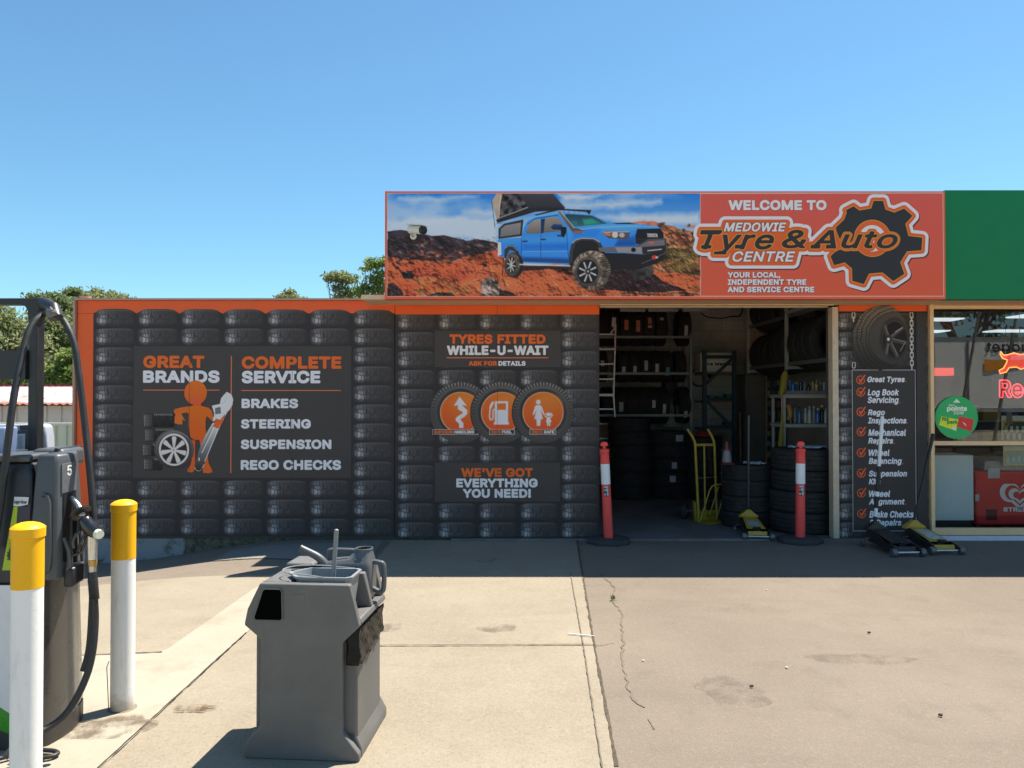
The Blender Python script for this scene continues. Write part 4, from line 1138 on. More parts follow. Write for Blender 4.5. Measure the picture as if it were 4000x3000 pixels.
    c.ell(1442, 613, 18, 21, (36, 36, 40)); c.ell(1442, 613, 7, 8, (130, 130, 134))
    # nose: grille, lamp, bar
    c.poly([(1758, 372), (1770, 332), (1925, 328), (1945, 360), (1948, 440), (1830, 442), (1760, 430)], (28, 28, 34)); c.words('TOYOTA', (1836, 362, 1906, 386), (196, 198, 204), 1.2)
    for k in range(3): c.line([(1768, 400 + k * 14), (1940, 396 + k * 14)], 3, (52, 54, 62))
    c.poly([(1532, 352), (1560, 343), (1722, 346), (1716, 392), (1690, 402), (1580, 394)], (64, 66, 76)); c.poly([(1545, 358), (1590, 350), (1592, 378), (1560, 372)], (206, 118, 70)); c.ell(1622, 370, 20, 20, (196, 190, 186)); c.ell(1668, 372, 18, 16, (150, 140, 134)); c.line([(1540, 352), (1716, 350)], 4, (170, 190, 214))
    c.poly([(1508, 456), (1606, 450), (1770, 448), (1840, 402), (1962, 394), (1968, 468), (1930, 480), (1810, 500), (1700, 490), (1520, 482)], (92, 92, 100), (76, 76, 84)); c.poly([(1620, 452), (1800, 452), (1800, 496), (1640, 486)], (112, 112, 120))
    c.poly([(1800, 452), (1960, 440), (1958, 482), (1810, 500)], (36, 36, 42)); c.line([(1768, 446), (1842, 408), (1950, 400)], 8, (60, 60, 66)); c.line([(1956, 398), (1962, 500)], 8, (44, 44, 50)); c.ell(1745, 470, 16, 15, (22, 22, 26))
    c.line([(1840, 476), (1930, 466)], 7, (150, 152, 158)); c.poly([(1850, 418), (1880, 416), (1880, 428), (1850, 430)], (206, 96, 56))
    c.poly([(1540, 490), (1700, 494), (1810, 502), (1950, 478), (1944, 540), (1900, 560), (1780, 600), (1600, 600), (1580, 540)], (30, 29, 33)); c.line([(1800, 560), (1900, 520), (1950, 492)], 5, (74, 74, 80)); c.ell(1884, 520, 17, 13, (190, 60, 60)); c.ell(1900, 520, 8, 6, (220, 214, 210))
    picture('printed_photo', c, lambda u, v: sp_(0.0045)(*ck(u, v)), sg)
printed_truck()

lk = lambda x, y: (2650 + x / 2.011, 700 + y / 2.011)
def L(x0, y0, x1, y1): return (*lk(x0, y0), *lk(x1, y1))
for s, b in [('WELCOME TO', L(398, 165, 1170, 245)), ('YOUR LOCAL,', L(390, 730, 804, 783)), ('INDEPENDENT TYRE', L(390, 787, 1008, 831)), ('AND SERVICE CENTRE', L(388, 845, 1070, 890))]:
    dkm = mat('letter_shadow_ink', sh(96, 44, 44), 0.5, var=0.02, spec=0.2)
    text('lettering', s, tuple(v + 1.6 for v in b), sp_(0.0055), dkm, sg, bold=0.076 * 40)
    text('lettering', s, b, sp_(0.007), mat('sign_white_ink', sh(205, 213, 226), 0.5, var=0.02, spec=0.2), sg, bold=0.076 * (40 if s[0] == 'W' else 22))

def logo():
    xs, ys, X, Y = grid(*lk(95, 95), *lk(2010, 910), 1.15)
    P = lambda pts: sd_segs(poly_segs([lk(*p) for p in pts]), X, Y)
    gear_o = P([(1540, 172), (1615, 172), (1632, 240), (1702, 264), (1780, 232), (1845, 290), (1788, 352), (1812, 448), (1920, 460), (1914, 560), (1800, 568), (1746, 655), (1777, 745), (1690, 802), (1606, 733), (1500, 743), (1458, 826), (1368, 800), (1366, 702), (1310, 655), (1225, 678), (1198, 606), (1232, 574), (1300, 540), (1243, 405), (1242, 380), (1308, 318), (1328, 262), (1320, 246), (1382, 214), (1426, 248), (1520, 232)])
    cx, cy = lk(1528, 466)
    hole = np.hypot(X - cx, Y - cy) - 146 / 2.011
    band = P([(1180, 402), (1760, 402), (1740, 572), (1150, 572)])
    gear = np.maximum(gear_o, -hole)
    b = 2.6
    T = sd_segs(fit_segs('Tyre', L(180, 402, 754, 592), b, 0.28), X, Y) - b
    A = sd_segs(fit_segs('&', L(815, 400, 1006, 545), b, 0.22), X, Y) - b
    U = sd_segs(fit_segs('Auto', L(1046, 402, 1726, 546), b, 0.28), X, Y) - b
    # slab serifs that give the wording its racing look
    ser = np.minimum.reduce([P([(180, 402), (332, 402), (326, 436), (172, 436)]), P([(184, 520), (262, 520), (256, 546), (178, 546)]), P([(1046, 516), (1120, 516), (1114, 546), (1040, 546)]), P([(1165, 516), (1240, 516), (1240, 546), (1160, 546)]), P([(450, 516), (520, 516), (514, 546), (444, 546)]), P([(282, 570), (380, 570), (376, 592), (280, 592)])])
    W = np.minimum.reduce([T, A, U, ser])
    b2 = 1.9
    M = sd_segs(fit_segs('MEDOWIE', L(358, 342, 850, 414), b2, 0.25), X, Y) - b2
    Cn = sd_segs(fit_segs('CENTRE', L(425, 568, 920, 651), b2, 0.25), X, Y) - b2
    boxes = np.minimum(P([(372, 345), (855, 345), (838, 420), (350, 420)]), P([(440, 566), (925, 566), (903, 652), (420, 652)]))
    fillT = np.minimum(P([(200, 410), (1000, 410), (980, 540), (170, 540)]), 99)
    core = np.minimum.reduce([gear_o, W, boxes, fillT])
    s = 1 / 2.011
    shadow = np.minimum.reduce([np.minimum(gear_o, boxes), W, fillT])
    shape('logo_shadow', np.roll(np.roll(shadow, 4, 0), 4, 1) - 52 * s, xs, ys, sp_(0.0052), mat('logo_shadow_ink', sh(74, 40, 42), 0.5, var=0.02, spec=0.2), sg)
    shape('logo_outline', core - 52 * s, xs, ys, sp_(0.0075), mat('sign_white_ink', (0, 0, 0)), sg)
    OR = mat('logo_orange_ink', sh(206, 98, 56), 0.5, var=0.02, spec=0.2); YE = mat('logo_yellow_ink', sh(222, 158, 62), 0.5, var=0.02, spec=0.2); BK = mat('logo_black_ink', sh(38, 40, 45), 0.5, var=0.02, spec=0.2)
    inner = np.hypot(X - cx, Y - cy) - 104 * s
    gap = np.minimum.reduce([P([(545, 490), (590, 475), (580, 530), (540, 530)]), P([(770, 470), (810, 462), (800, 525), (760, 530)])])
    orange = np.minimum.reduce([gear_o, W - 0 * s, boxes, np.maximum(fillT, -(gap))]) - 27 * s
    orange = np.maximum(orange, -np.maximum(inner, -(W - 22 * s)))
    shape('logo_ground', orange, xs, ys, sp_(0.0085), OR, sg)
    shape('logo_gear_edge', np.maximum(gear - 6 * s, -(W - 16 * s)), xs, ys, sp_(0.0095), YE, sg)
    shape('logo_gear', np.maximum(gear, -(W - 22 * s)), xs, ys, sp_(0.0105), BK, sg)
    shape('lettering', W - 7 * s, xs, ys, sp_(0.0115), YE, sg)
    shape('lettering', W - 0.5 * s, xs, ys, sp_(0.0125), BK, sg)
    shape('lettering', np.minimum(M, Cn) - 3.5 * s, xs, ys, sp_(0.0135), mat('logo_brown_ink', sh(92, 52, 44), 0.5, var=0.02, spec=0.2), sg)
    shape('lettering', np.minimum(M, Cn), xs, ys, sp_(0.0145), mat('sign_white_ink', (0, 0, 0)), sg)
logo()

# green fascia of the shop next door
gf = MB().box(sx(3700), 7.02, YS + 0.02, YS + 0.14, sz(1168), sz(741)).box(7.023, 9.2, YS + 0.02, YS + 0.14, sz(1168), sz(741))
GREEN = mat('green_fascia_paint', sh(8, 88, 55), 0.45, var=0.05, scale=4, spec=0.3)
single('fascia_board', gf, GREEN, 'plain dark green fascia board over the shop window at the right of the red sign', 'fascia', (7, YS, zSof), smooth=0)

# security camera on the sign board
def cctv():
    p = Wp(1622, 896, YS - 0.3)
    t = thing('security_camera', 'small white bullet security camera fixed to the truck picture of the sign board', 'security camera', (p.x, YS, p.z))
    WH = mat('camera_white', (0.72, 0.70, 0.62), 0.35, var=0.05)
    a = Vector((p.x - 0.07, YS - 0.24, p.z + 0.012)); b = Vector((p.x + 0.10, YS - 0.36, p.z - 0.022)); d = (b - a).normalized()
    mb = MB().tube([a, a + d * 0.012, b - d * 0.05, b - d * 0.045], [0.034, 0.042, 0.042, 0.040], 16)
    part('housing', mb, WH, t)
    part('sun_shield', MB().loft([[q + Vector((0, 0, 0.045)) + Vector((-d.y, d.x, 0)) * w for w, in ((-0.045,), (0.045,))] + [q + Vector((0, 0, 0.052)) + Vector((-d.y, d.x, 0)) * w for w, in ((0.045,), (-0.045,))] for q in (a - d * 0.005, b + d * 0.015)]), WH, t)
    part('lens_front', MB().tube([b - d * 0.05, b], [0.039, 0.039], 16), mat('camera_black', (0.02, 0.02, 0.02), 0.25), t)
    part('bracket', MB().tube([(p.x - 0.06, YS - 0.002, p.z - 0.01), (p.x - 0.06, YS - 0.14, p.z - 0.02), a + d * 0.03 - Vector((0, 0, 0.03))], 0.014, 8).lathe([(0.0001, -0.014), (0.035, -0.014), (0.035, 0.0), (0.0001, 0.0)], (p.x - 0.06, YS - 0.001, p.z - 0.01), 'Y', 14), WH, t)
cctv()

# ================================================================== FORECOURT: bollards
YEL = mat('bollard_yellow', (0.93, 0.47, 0.008), 0.45, var=0.04, scale=6, spec=0.25)
WHI = mat('bollard_white', (0.90, 0.87, 0.83), 0.45, var=0.04, scale=5, bump=0.02)
def painted_post(name, col, dirt):
    m, t, b = nodes_of(name); g = NG(t)
    tc = t.nodes.new('ShaderNodeTexCoord'); p = tc.outputs['Object']
    s = t.nodes.new('ShaderNodeSeparateXYZ'); t.links.new(p, s.inputs[0])
    mp = t.nodes.new('ShaderNodeMapping'); mp.inputs['Scale'].default_value = (14, 14, 2.2); t.links.new(p, mp.inputs['Vector'])
    mp2 = t.nodes.new('ShaderNodeMapping'); mp2.inputs['Scale'].default_value = (10, 10, 26); t.links.new(p, mp2.inputs['Vector'])
    c = g.mix(g.m('MULTIPLY', g.rng(g.noise(mp.outputs[0], 1.6, 5, 0.7), 0.52, 0.75), 0.35 * dirt), col, tuple(v * 0.55 for v in col))
    c = g.mix(g.m('MULTIPLY', g.rng(g.noise(mp2.outputs[0], 2.0, 5, 0.75), 0.64, 0.72), 0.5 * dirt), c, (0.16, 0.14, 0.12))
    splash = g.m('ADD', s.outputs[2], g.m('MULTIPLY', g.noise(p, 22, 5, 0.7), -0.12))
    c = g.mix(g.m('MULTIPLY', g.rng(splash, 0.05, -0.05), 0.65 * dirt), c, (0.30, 0.235, 0.16))
    t.links.new(c, b.inputs['Base Color']); b.inputs['Roughness'].default_value = 0.45; b.inputs['Specular IOR Level'].default_value = 0.3
    bp = t.nodes.new('ShaderNodeBump'); bp.inputs['Strength'].default_value = 0.08; bp.inputs['Distance'].default_value = 0.01
    t.links.new(g.noise(p, 60, 3), bp.inputs['Height']); t.links.new(bp.outputs[0], b.inputs['Normal'])
    return m
YEL = painted_post('bollard_yellow_worn', (0.93, 0.47, 0.008), 0.25)
WHI = painted_post('bollard_white_worn', (0.90, 0.87, 0.83), 1.0)
def bollard(c, h, r, label, split):
    t = thing('bollard', label, 'bollard', (c.x, c.y, gz(c.x, c.y) + 0.006), 0, 'yellow topped bollards by the fuel pump')
    part('post', MB().lathe([(r, 0.0), (r, split)], n=36), WHI, t, world=False)
    part('sleeve', MB().lathe([(r + 0.0012, split - 0.004), (r + 0.0012, h - 0.055)], n=36), YEL, t, world=False)
    part('cap', MB().lathe([(r + 0.001, h - 0.06), (r + 0.0055, h - 0.058), (r + 0.006, h - 0.022), (r + 0.001, h - 0.016), (r * 0.75, h - 0.006), (r * 0.4, h), (0.0002, h + 0.001)], n=36), YEL, t, world=False)
    part('base_grout', MB().lathe([(r + 0.014, -0.004), (r + 0.012, 0.003), (r + 0.001, 0.007), (r, 0.0)], n=30), mat('grout', (0.2, 0.17, 0.12), 0.9, var=0.3), t, world=False)
    return t
c1 = Vector(((114 - 2000) / F * 3.12, 3.12, 0)); c2 = Vector(((487 - 2000) / F * 4.05, 4.05, 0))
bollard(c1, 1.128, 0.0575, 'nearest yellow and white steel bollard, cut off by the foot of the photo', 0.87)
b2 = bollard(c2, 1.092, 0.0585, 'whole yellow and white steel bollard standing between fuel pump and grey bin', 0.79)
mb = MB().tube([(c2.x - 0.061, c2.y - 0.02, 0.26), (c2.x - 0.072, c2.y - 0.022, 0.23), (c2.x - 0.066, c2.y - 0.022, 0.12), (c2.x - 0.062, c2.y - 0.02, 0.01)], 0.0022, 5)
single('wire_offcut', mb, mat('wire_grey', (0.12, 0.11, 0.10), 0.6), 'short bent grey wire against the foot of the whole bollard', 'wire', (c2.x - 0.065, c2.y - 0.02, 0.01))

# ================================================================== FUEL PUMP
PB = mat('pump_charcoal', (0.075, 0.08, 0.085), 0.45, var=0.10, scale=7, bump=0.05, bscale=220)
PK = mat('pump_black', (0.022, 0.022, 0.024), 0.42, var=0.2, scale=9, bump=0.04, bscale=200)
PE = mat('pump_end_panel', (0.06, 0.055, 0.05), 0.28, var=0.08, scale=5, coat=0.4)
PG = mat('pump_grey', (0.20, 0.215, 0.24), 0.45, var=0.06)
HOSE = mat('hose_rubber', (0.022, 0.022, 0.023), 0.55, var=0.25, scale=20, bump=0.06, bscale=150)
pump = thing('fuel_pump', 'charcoal fuel pump number 5 with a hose mast and a black nozzle', 'fuel pump', (-2.7, 3.78, 0.008))
# body: round-nosed end panel, plinth
def plan(z, x1, y0, y1, nose=0.05):
    pts = [(-3.6, y0, z), (x1 - 0.06, y0, z), (x1 - 0.02, y0 + 0.03, z)]
    for k in range(7):
        s = k / 6; pts.append((x1 + nose * math.sin(PI * s) * 0.6 - 0.02 * s, y0 + 0.05 + (y1 - y0 - 0.08) * s, z))
    return pts + [(x1 - 0.06, y1, z), (-3.6, y1, z)]
part('plinth', MB().loft([plan(0.0, -2.17, 3.57, 3.98), plan(0.10, -2.17, 3.57, 3.98)]), mat('pump_plinth', (0.05, 0.045, 0.04), 0.5, var=0.2), pump)
part('lower_cabinet', MB().loft([plan(0.102, -2.175, 3.56, 3.985), plan(0.78, -2.185, 3.57, 3.96)]), PE, pump)
part('upper_cabinet', MB().loft([[(-3.6, 3.54, 0.782), (-2.20, 3.54, 0.782), (-2.20, 3.95, 0.782), (-3.6, 3.95, 0.782)], [(-3.6, 3.55, 1.28), (-2.215, 3.55, 1.28), (-2.215, 3.95, 1.28), (-3.6, 3.95, 1.28)], [(-3.6, 3.57, 1.335), (-2.23, 3.57, 1.335), (-2.23, 3.93, 1.335), (-3.6, 3.93, 1.335)]]), PK, pump, bevel=0.012)
part('shoulder_cap', MB().box(-3.55, Wp(138, 0, 3.6).x, 3.56, 3.92, 1.337, 1.372), PB, pump, bevel=0.012)
# front lower panel, white sweeping down to green
fr = lambda y: (lambda u, v: Wp(u, v, y))
f1 = fr(3.535)
xs_ = Wp(66, 2300, 3.535).x
part('front_panel', MB().prism([(-3.5, 3.555, 0.775), (-2.24, 3.555, 0.775)] + [(-2.24 - 1.26 * k / 12, 3.555, 0.15 + 0.30 * (k / 12) ** 0.6) for k in range(13)], (0, -0.012, 0)), mat('pump_white', (0.66, 0.67, 0.70), 0.3, var=0.04, coat=0.3), pump)
part('green_sweep', MB().prism([(-2.24 - 1.26 * k / 12, 3.554, 0.147 + 0.30 * (k / 12) ** 0.6) for k in range(13)] + [(-3.5 + 1.26 * k / 12, 3.554, 0.075 + 0.16 * ((12 - k) / 12) ** 0.6) for k in range(13)], (0, -0.010, 0)), mat('pump_green', (0.03, 0.27, 0.015), 0.3, var=0.06), pump)
# upper front: lime stripe, labels
f2 = onplane(3.54, 0.004)
def lp(*pts): return MB().prism([f2(*p) + Vector((0, 0.0, 0)) for p in pts], (0, 0.003, 0))
dx = lambda x, y: (x / 2.764, 1650 + y / 2.764)
part('lime_stripe', lp(dx(165, 908), dx(208, 908), dx(160, 1595), dx(47, 1595)), mat('lime_print', (0.36, 0.50, 0.015), 0.4, var=0.04), pump, smooth=0)
part('navy_stripe', lp(dx(214, 908), dx(345, 880), dx(320, 1640), dx(166, 1600)), mat('navy_print', (0.012, 0.018, 0.045), 0.35, var=0.1), pump, smooth=0)
part('flow_label', lp(dx(172, 802), dx(326, 806), dx(312, 905), dx(162, 903)), mat('label_white', (0.62, 0.64, 0.68), 0.5, var=0.03), pump, smooth=0)
f3 = onplane(3.54, 0.0075)
INKD = mat('ink_dark', (0.02, 0.02, 0.025), 0.5)
text('lettering', 'high flow', (*dx(174, 842), *dx(308, 884)), f3, INKD, pump, bold=0.5, shear=0.2, cell=0.8)
def vert(cx, cy, ang):      # text running up the stripe
    ca, sa = math.cos(ang), math.sin(ang)
    return lambda u, v: f3(cx + u * ca + v * sa, cy - u * sa + v * ca)
text('lettering', 'ultimate', (0, -11, 82, 11), vert(*dx(118, 1482), R(78)), INKD, pump, bold=1.4, cell=0.9)
text('lettering', 'diesel', (0, -8, 66, 8), vert(*dx(236, 1250), R(80)), mat('ink_pale', (0.6, 0.62, 0.66), 0.5), pump, bold=1.1, cell=0.9)
# nozzle boot: tapered module on the end of the cabinet
def boot(z, w):  # w 0 top .. 1 bottom
    x0 = -2.19 - 0.03 * w
    return [(x0, 3.545 - 0.02 * w, z), (-2.098 + 0.006 * w, 3.545 - 0.02 * w, z), (-2.088 + 0.010 * w, 3.56 - 0.015 * w, z), (-2.075 + 0.025 * w, 3.66, z), (-2.11 + 0.04 * w, 3.74, z), (x0, 3.86, z)]
zt, zb = 1.375, 0.80
part('nozzle_boot', MB().loft([boot(zb, 1), boot(zb + 0.05, 0.98), boot(1.34, 0.06), [(x - 0.008 if i in (1, 2, 3, 4) else x, y + 0.012, zt) for i, (x, y, _) in enumerate(boot(zt, 0))]]), PB, pump, bevel=0.01)
part('rear_hood', MB().box(-2.325, -2.172, 3.72, 3.92, 1.30, 1.388), PB, pump, bevel=0.02)
part('hood_strap', MB().box(-2.212, -2.190, 3.716, 3.924, 1.3, 1.392), PK, pump, bevel=0.004)
def bootface(s, z):  # a point on the slanted end face, s 0..1 along it
    w = (1.34 - z) / (1.34 - zb); w = max(0.0, w)
    a = Vector((-2.088 + 0.010 * w, 3.56 - 0.015 * w, z)); b = Vector((-2.075 + 0.025 * w, 3.66, z))
    p = a.lerp(b, s); n = Vector((b.y - a.y, -(b.x - a.x), 0)).normalized()
    return p, n
def bf(s, z, o=0.004):
    p, n = bootface(s, z); return p + n * o
part('number_plate', MB().prism([bf(0.04, 1.328, .001), bf(0.95, 1.336, .001), bf(0.95, 1.20, .001), bf(0.04, 1.195, .001)], bf(0.5, 1.2, .006) - bf(0.5, 1.2, .001)), mat('plate_grey', (0.13, 0.135, 0.14), 0.5, var=0.25, scale=30), pump, smooth=0)
text('lettering', '5', (0, 0, 40, 90), lambda u, v: bf(0.34 + 0.31 * u / 40, 1.320 - 0.048 * v / 90, 0.0075), mat('ink_white', (0.8, 0.8, 0.8), 0.5), pump, bold=2.2, cell=2)
part('nozzle_recess', MB().prism([bf(0.14, 1.185, .001), bf(0.90, 1.192, .001), bf(0.9, 0.9, .001), bf(0.86, 0.86, .001), bf(0.14, 0.88, .001)], bf(0.5, 1.0, .004) - bf(0.5, 1.0, .001)), mat('recess_black', (0.006, 0.006, 0.007), 0.6), pump, smooth=0)
part('boot_lip', MB().tube([bf(0.1, 0.99, .01), bf(0.2, 0.93, .03), bf(0.25, 0.86, .03), bf(0.2, 0.84, .02)], [0.008, 0.012, 0.014, 0.012], 8).tube([bf(0.86, 1.1, .012), bf(0.92, 0.98, .02), bf(0.9, 0.83, .03)], 0.009, 8), PB, pump)
part('lower_lip', MB().prism([bf(0.12, 0.85, .002), bf(0.9, 0.87, .002), bf(0.8, 0.78, .002), bf(0.12, 0.76, .002)], bf(0.5, .8, .05) - bf(0.5, .8, 0)), PK, pump, bevel=0.012)
part('cheek_ridge', MB().tube([Wp(163, 1941, 3.53) , Wp(175, 1930, 3.53), Wp(190, 1938, 3.525), Wp(198, 1965, 3.525), Wp(202, 2200, 3.52), Wp(196, 2225, 3.52), Wp(178, 2240, 3.52)], 0.006, 8), PB, pump)
# nozzle (stays with its pump's hose)
NZ = mat('nozzle_black', (0.014, 0.014, 0.015), 0.22, var=0.2, coat=0.5)
ALU = mat('nozzle_metal', (0.52, 0.50, 0.47), 0.3, 0.9, var=0.15)
nz = thing('fuel_nozzle', 'black fuel nozzle with a metal spout hung in the holster of pump 5', 'fuel nozzle', Wp(330, 2030, 3.58))
Q = lambda x, y, Y=3.58: Wp(x / 2.764, 1650 + y / 2.764, Y)
part('spout', MB().tube([Q(690, 795, 3.64), Q(745, 800, 3.63), Q(800, 835, 3.61), Q(850, 895, 3.6), Q(885, 960, 3.585), Q(895, 1000, 3.58)], [0.0125, 0.013, 0.0135, 0.0145, 0.0155, 0.0155], 14), ALU, nz)
a, b = Q(880, 975, 3.585), Q(915, 1030, 3.575); d = (b - a).normalized()
part('splash_guard', MB().tube([a - d * 0.004, a - d * 0.001, a + d * 0.008, a + d * 0.012], [0.044, 0.05, 0.046, 0.028], 22), mat('guard_rubber', (0.02, 0.019, 0.017), 0.4), nz)
part('body', MB().tube([Q(905, 1015, 3.575), Q(930, 1060), Q(960, 1110), Q(1000, 1160), Q(1040, 1200), Q(1075, 1215)], [0.024, 0.030, 0.034, 0.034, 0.029, 0.022], 16), NZ, nz, sub=1)
part('badge', MB().tube([Q(1068, 1205, 3.565), Q(1092, 1212, 3.555)], [0.023, 0.020], 18), mat('badge_white', (0.75, 0.78, 0.6), 0.4), nz)
part('hand_lever', MB().tube([Q(905, 1100), Q(870, 1170, 3.56), Q(830, 1210, 3.555), Q(800, 1290, 3.55), Q(812, 1360, 3.55)], 0.008, 8).tube([Q(960, 1150), Q(905, 1250, 3.565), Q(870, 1330, 3.56), Q(850, 1400, 3.555)], 0.006, 8).tube([Q(985, 1170), Q(930, 1300, 3.57), Q(900, 1400, 3.56), Q(800, 1440, 3.555)], 0.007, 8), NZ, nz)
part('swivel', MB().tube([Q(1005, 1200), Q(1008, 1300), Q(1010, 1480)], [0.020, 0.0225, 0.0215], 16), mat('swivel_alu', (0.60, 0.58, 0.55), 0.28, 0.85, var=0.1), nz)
part('brass_ring', MB().tube([Q(1010, 1484), Q(1011, 1548)], [0.0235, 0.019], 14), mat('brass', (0.50, 0.33, 0.12), 0.35, 0.9), nz)
part('steel_ferrule', MB().tube([Q(1011, 1550), Q(1012, 1612)], [0.0175, 0.0165], 14), ALU, nz)
rp = [Q(1012, 1612), Q(1018, 1700), Q(1030, 1800), Q(1036, 1900)]
sl = MB().tube(rp, [0.0195, 0.0205, 0.019, 0.0165], 14)
for k in range(11):
    a = rp[1].lerp(rp[3], k / 10); sl.lathe([(0.017, -0.0035), (0.0222, -0.002), (0.0222, 0.002), (0.017, 0.0035)], a, 'Z', 14)
part('strain_relief', sl, HOSE, nz)
G3 = lambda x, y, Y: Wp(x, y, Y)
def smooth_path(pts, n=8):
    P = [Vector(p) for p in pts]; out = []
    for i in range(len(P) - 1):
        p0, p1, p2, p3 = P[max(i - 1, 0)], P[i], P[i + 1], P[min(i + 2, len(P) - 1)]
        for k in range(n):
            t = k / n
            out.append(0.5 * ((2 * p1) + (p2 - p0) * t + (2 * p0 - 5 * p1 + 4 * p2 - p3) * t * t + (3 * p1 - p0 - 3 * p2 + p3) * t ** 3))
    return out + [P[-1]]
part('hose', MB().tube(smooth_path([Q(1036, 1895), G3(379, 2420, 3.58), G3(372, 2530, 3.56), G3(352, 2625, 3.54), G3(312, 2720, 3.51), G3(262, 2795, 3.48), G3(205, 2840, 3.45), G3(165, 2860, 3.42), G3(90, 2900, 3.35), G3(30, 2960, 3.3)]), 0.0155, 12), HOSE, nz)
gl_ = Gp(160, 2965)
part('hose_loop', MB().tube(smooth_path([(gl_.x - 0.2, gl_.y - 0.1, 0.03), (gl_.x - 0.06, gl_.y + 0.02, 0.025), (gl_.x + 0.03, gl_.y + 0.03, 0.024), (gl_.x + 0.075, gl_.y + 0.0, 0.024), (gl_.x + 0.04, gl_.y - 0.035, 0.024), (gl_.x - 0.1, gl_.y - 0.06, 0.025)]), 0.010, 10), HOSE, nz)

# mast that carries the hoses
YMs = 3.83
m0 = lambda x, y: Wp(x, y, YMs)
mast = MB().box(m0(108, 0).x, m0(145, 0).x, YMs, YMs + 0.06, 1.33, m0(150, 1230).z)
part('mast_post', mast, PK, pump, bevel=0.006)
gus = [(-900, 1166), (177, 1164), (179, 1178), (160, 1186), (150, 1215), (146, 1262), (108, 1262), (104, 1215), (94, 1196), (76, 1190), (-900, 1190)]
part('mast_arm', MB().prism([m0(*p) + Vector((0, -0.002, 0)) for p in gus], (0, 0.064, 0)), PK, pump, bevel=0.006)
part('mast_cap', MB().prism([m0(*p) + Vector((0, -0.006, 0)) for p in [(142, 1160), (168, 1161), (179, 1169), (179, 1179), (150, 1177)]], (0, 0.072, 0)), PB, pump, bevel=0.006)
part('cross_panel', MB().prism([m0(*p) + Vector((0, -0.02, 0)) for p in [(-900, 1369), (107.5, 1369), (107.5, 1483), (-900, 1483)]], (0, 0.05, 0)), PK, pump, smooth=0)
cl = Wp(207, 1225, 3.72)
part('hose_clamp', MB().tube([m0(168, 1183), cl + Vector((-0.01, 0.02, 0.03)), cl + Vector((0.01, 0, -0.02))], [0.03, 0.028, 0.034], 12), PK, pump)
part('clamp_plate', MB().prism([cl + Vector(v) for v in ((-0.012, -0.045, 0.02), (0.030, -0.045, 0.014), (0.038, -0.045, -0.012), (0.0, -0.045, -0.024), (-0.014, -0.045, -0.008))], (0, 0.012, 0)), mat('clamp_metal', (0.16, 0.155, 0.145), 0.5, 0.2), pump, bevel=0.003)
part('clamp_strap', MB().tube([Wp(188, 1182, 3.78), Wp(194, 1200, 3.72), Wp(206, 1222, 3.67)], 0.007, 6).tube([Wp(203, 1184, 3.78), Wp(213, 1205, 3.72), Wp(220, 1225, 3.67)], 0.005, 6), mat('clamp_metal', (0, 0, 0)), pump)
hz = lambda x, y, Y: Wp(x, y, Y)
part('hose', MB().tube(smooth_path([cl + Vector((-0.02, -0.01, 0.0)), hz(170, 1226, 3.74), hz(135, 1252, 3.70), hz(108, 1300, 3.66), hz(86, 1380, 3.62), hz(66, 1480, 3.58), hz(50, 1580, 3.55), hz(36, 1700, 3.53), hz(22, 1830, 3.52), hz(5, 1980, 3.51), hz(-20, 2150, 3.5)]), 0.0155, 12), HOSE, pump)
part('hose', MB().tube(smooth_path([cl + Vector((0.015, -0.01, -0.005)), hz(243, 1248, 3.74), hz(268, 1290, 3.72), hz(290, 1350, 3.71), hz(303, 1430, 3.70), hz(318, 1540, 3.69), hz(335, 1680, 3.68), hz(349, 1800, 3.66), hz(361, 1920, 3.65), hz(368, 2020, 3.64), hz(371, 2150, 3.63), hz(368, 2330, 3.62), hz(358, 2520, 3.61), hz(335, 2620, 3.6)]), 0.0155, 12), HOSE, pump)
# display head of the far side: grey hood with a paper notice
dh = thing('pump_display', 'grey blue display head with a paper notice behind the hose mast', 'pump display', (-2.75, 4.2, 1.0))
q4 = lambda x, y: Wp(x, y, 4.15)
prof = [(-500, 1800), (-500, 1660), (10, 1658), (120, 1656), (163, 1657), (175, 1664), (181, 1700), (187, 1800)]
part('hood', MB().prism([q4(*p) for p in prof], (0, 0.08, 0)), mat('hood_grey', (0.42, 0.43, 0.48), 0.45, var=0.04), dh, bevel=0.018)
part('front_face', MB().prism([q4(*p) + Vector((0, -0.006, 0)) for p in [(52, 1684), (122, 1682), (122, 1790), (46, 1792)]], (0, 0.01, 0)), mat('display_black', (0.02, 0.02, 0.022), 0.3), dh, smooth=0)
part('top_stripe', MB().prism([q4(*p) + Vector((0, -0.008, 0)) for p in [(82, 1662), (122, 1660), (122, 1679), (82, 1681)]], (0, 0.008, 0)), mat('navy_print', (0, 0, 0)), dh, smooth=0)
part('base_column', MB().box(-3.4, -2.62, 4.16, 4.22, -0.25, 1.29), PG, dh, smooth=0)
nb = MB().prism([q4(*p) + Vector((0, -0.010, 0)) for p in [(52, 1696), (104, 1693), (103, 1762), (48, 1769)]], (0, 0.003, 0))
part('paper_notice', nb, mat('label_white', (0, 0, 0)), dh, smooth=0)
mb = MB(); rr = random.Random(3)
for k in range(11):
    y = 1702 + k * 5.2
    for x0, x1 in ((54, 54 + rr.uniform(8, 18)), (78, 78 + rr.uniform(10, 22))):
        mb.prism([q4(x0, y) + Vector((0, -0.0125, 0)), q4(x1, y) + Vector((0, -0.0125, 0)), q4(x1, y + 1.6) + Vector((0, -0.0125, 0)), q4(x0, y + 1.6) + Vector((0, -0.0125, 0))], (0, 0.001, 0))
part('notice_print', mb, mat('print_grey', (0.2, 0.21, 0.23), 0.6), dh, smooth=0)
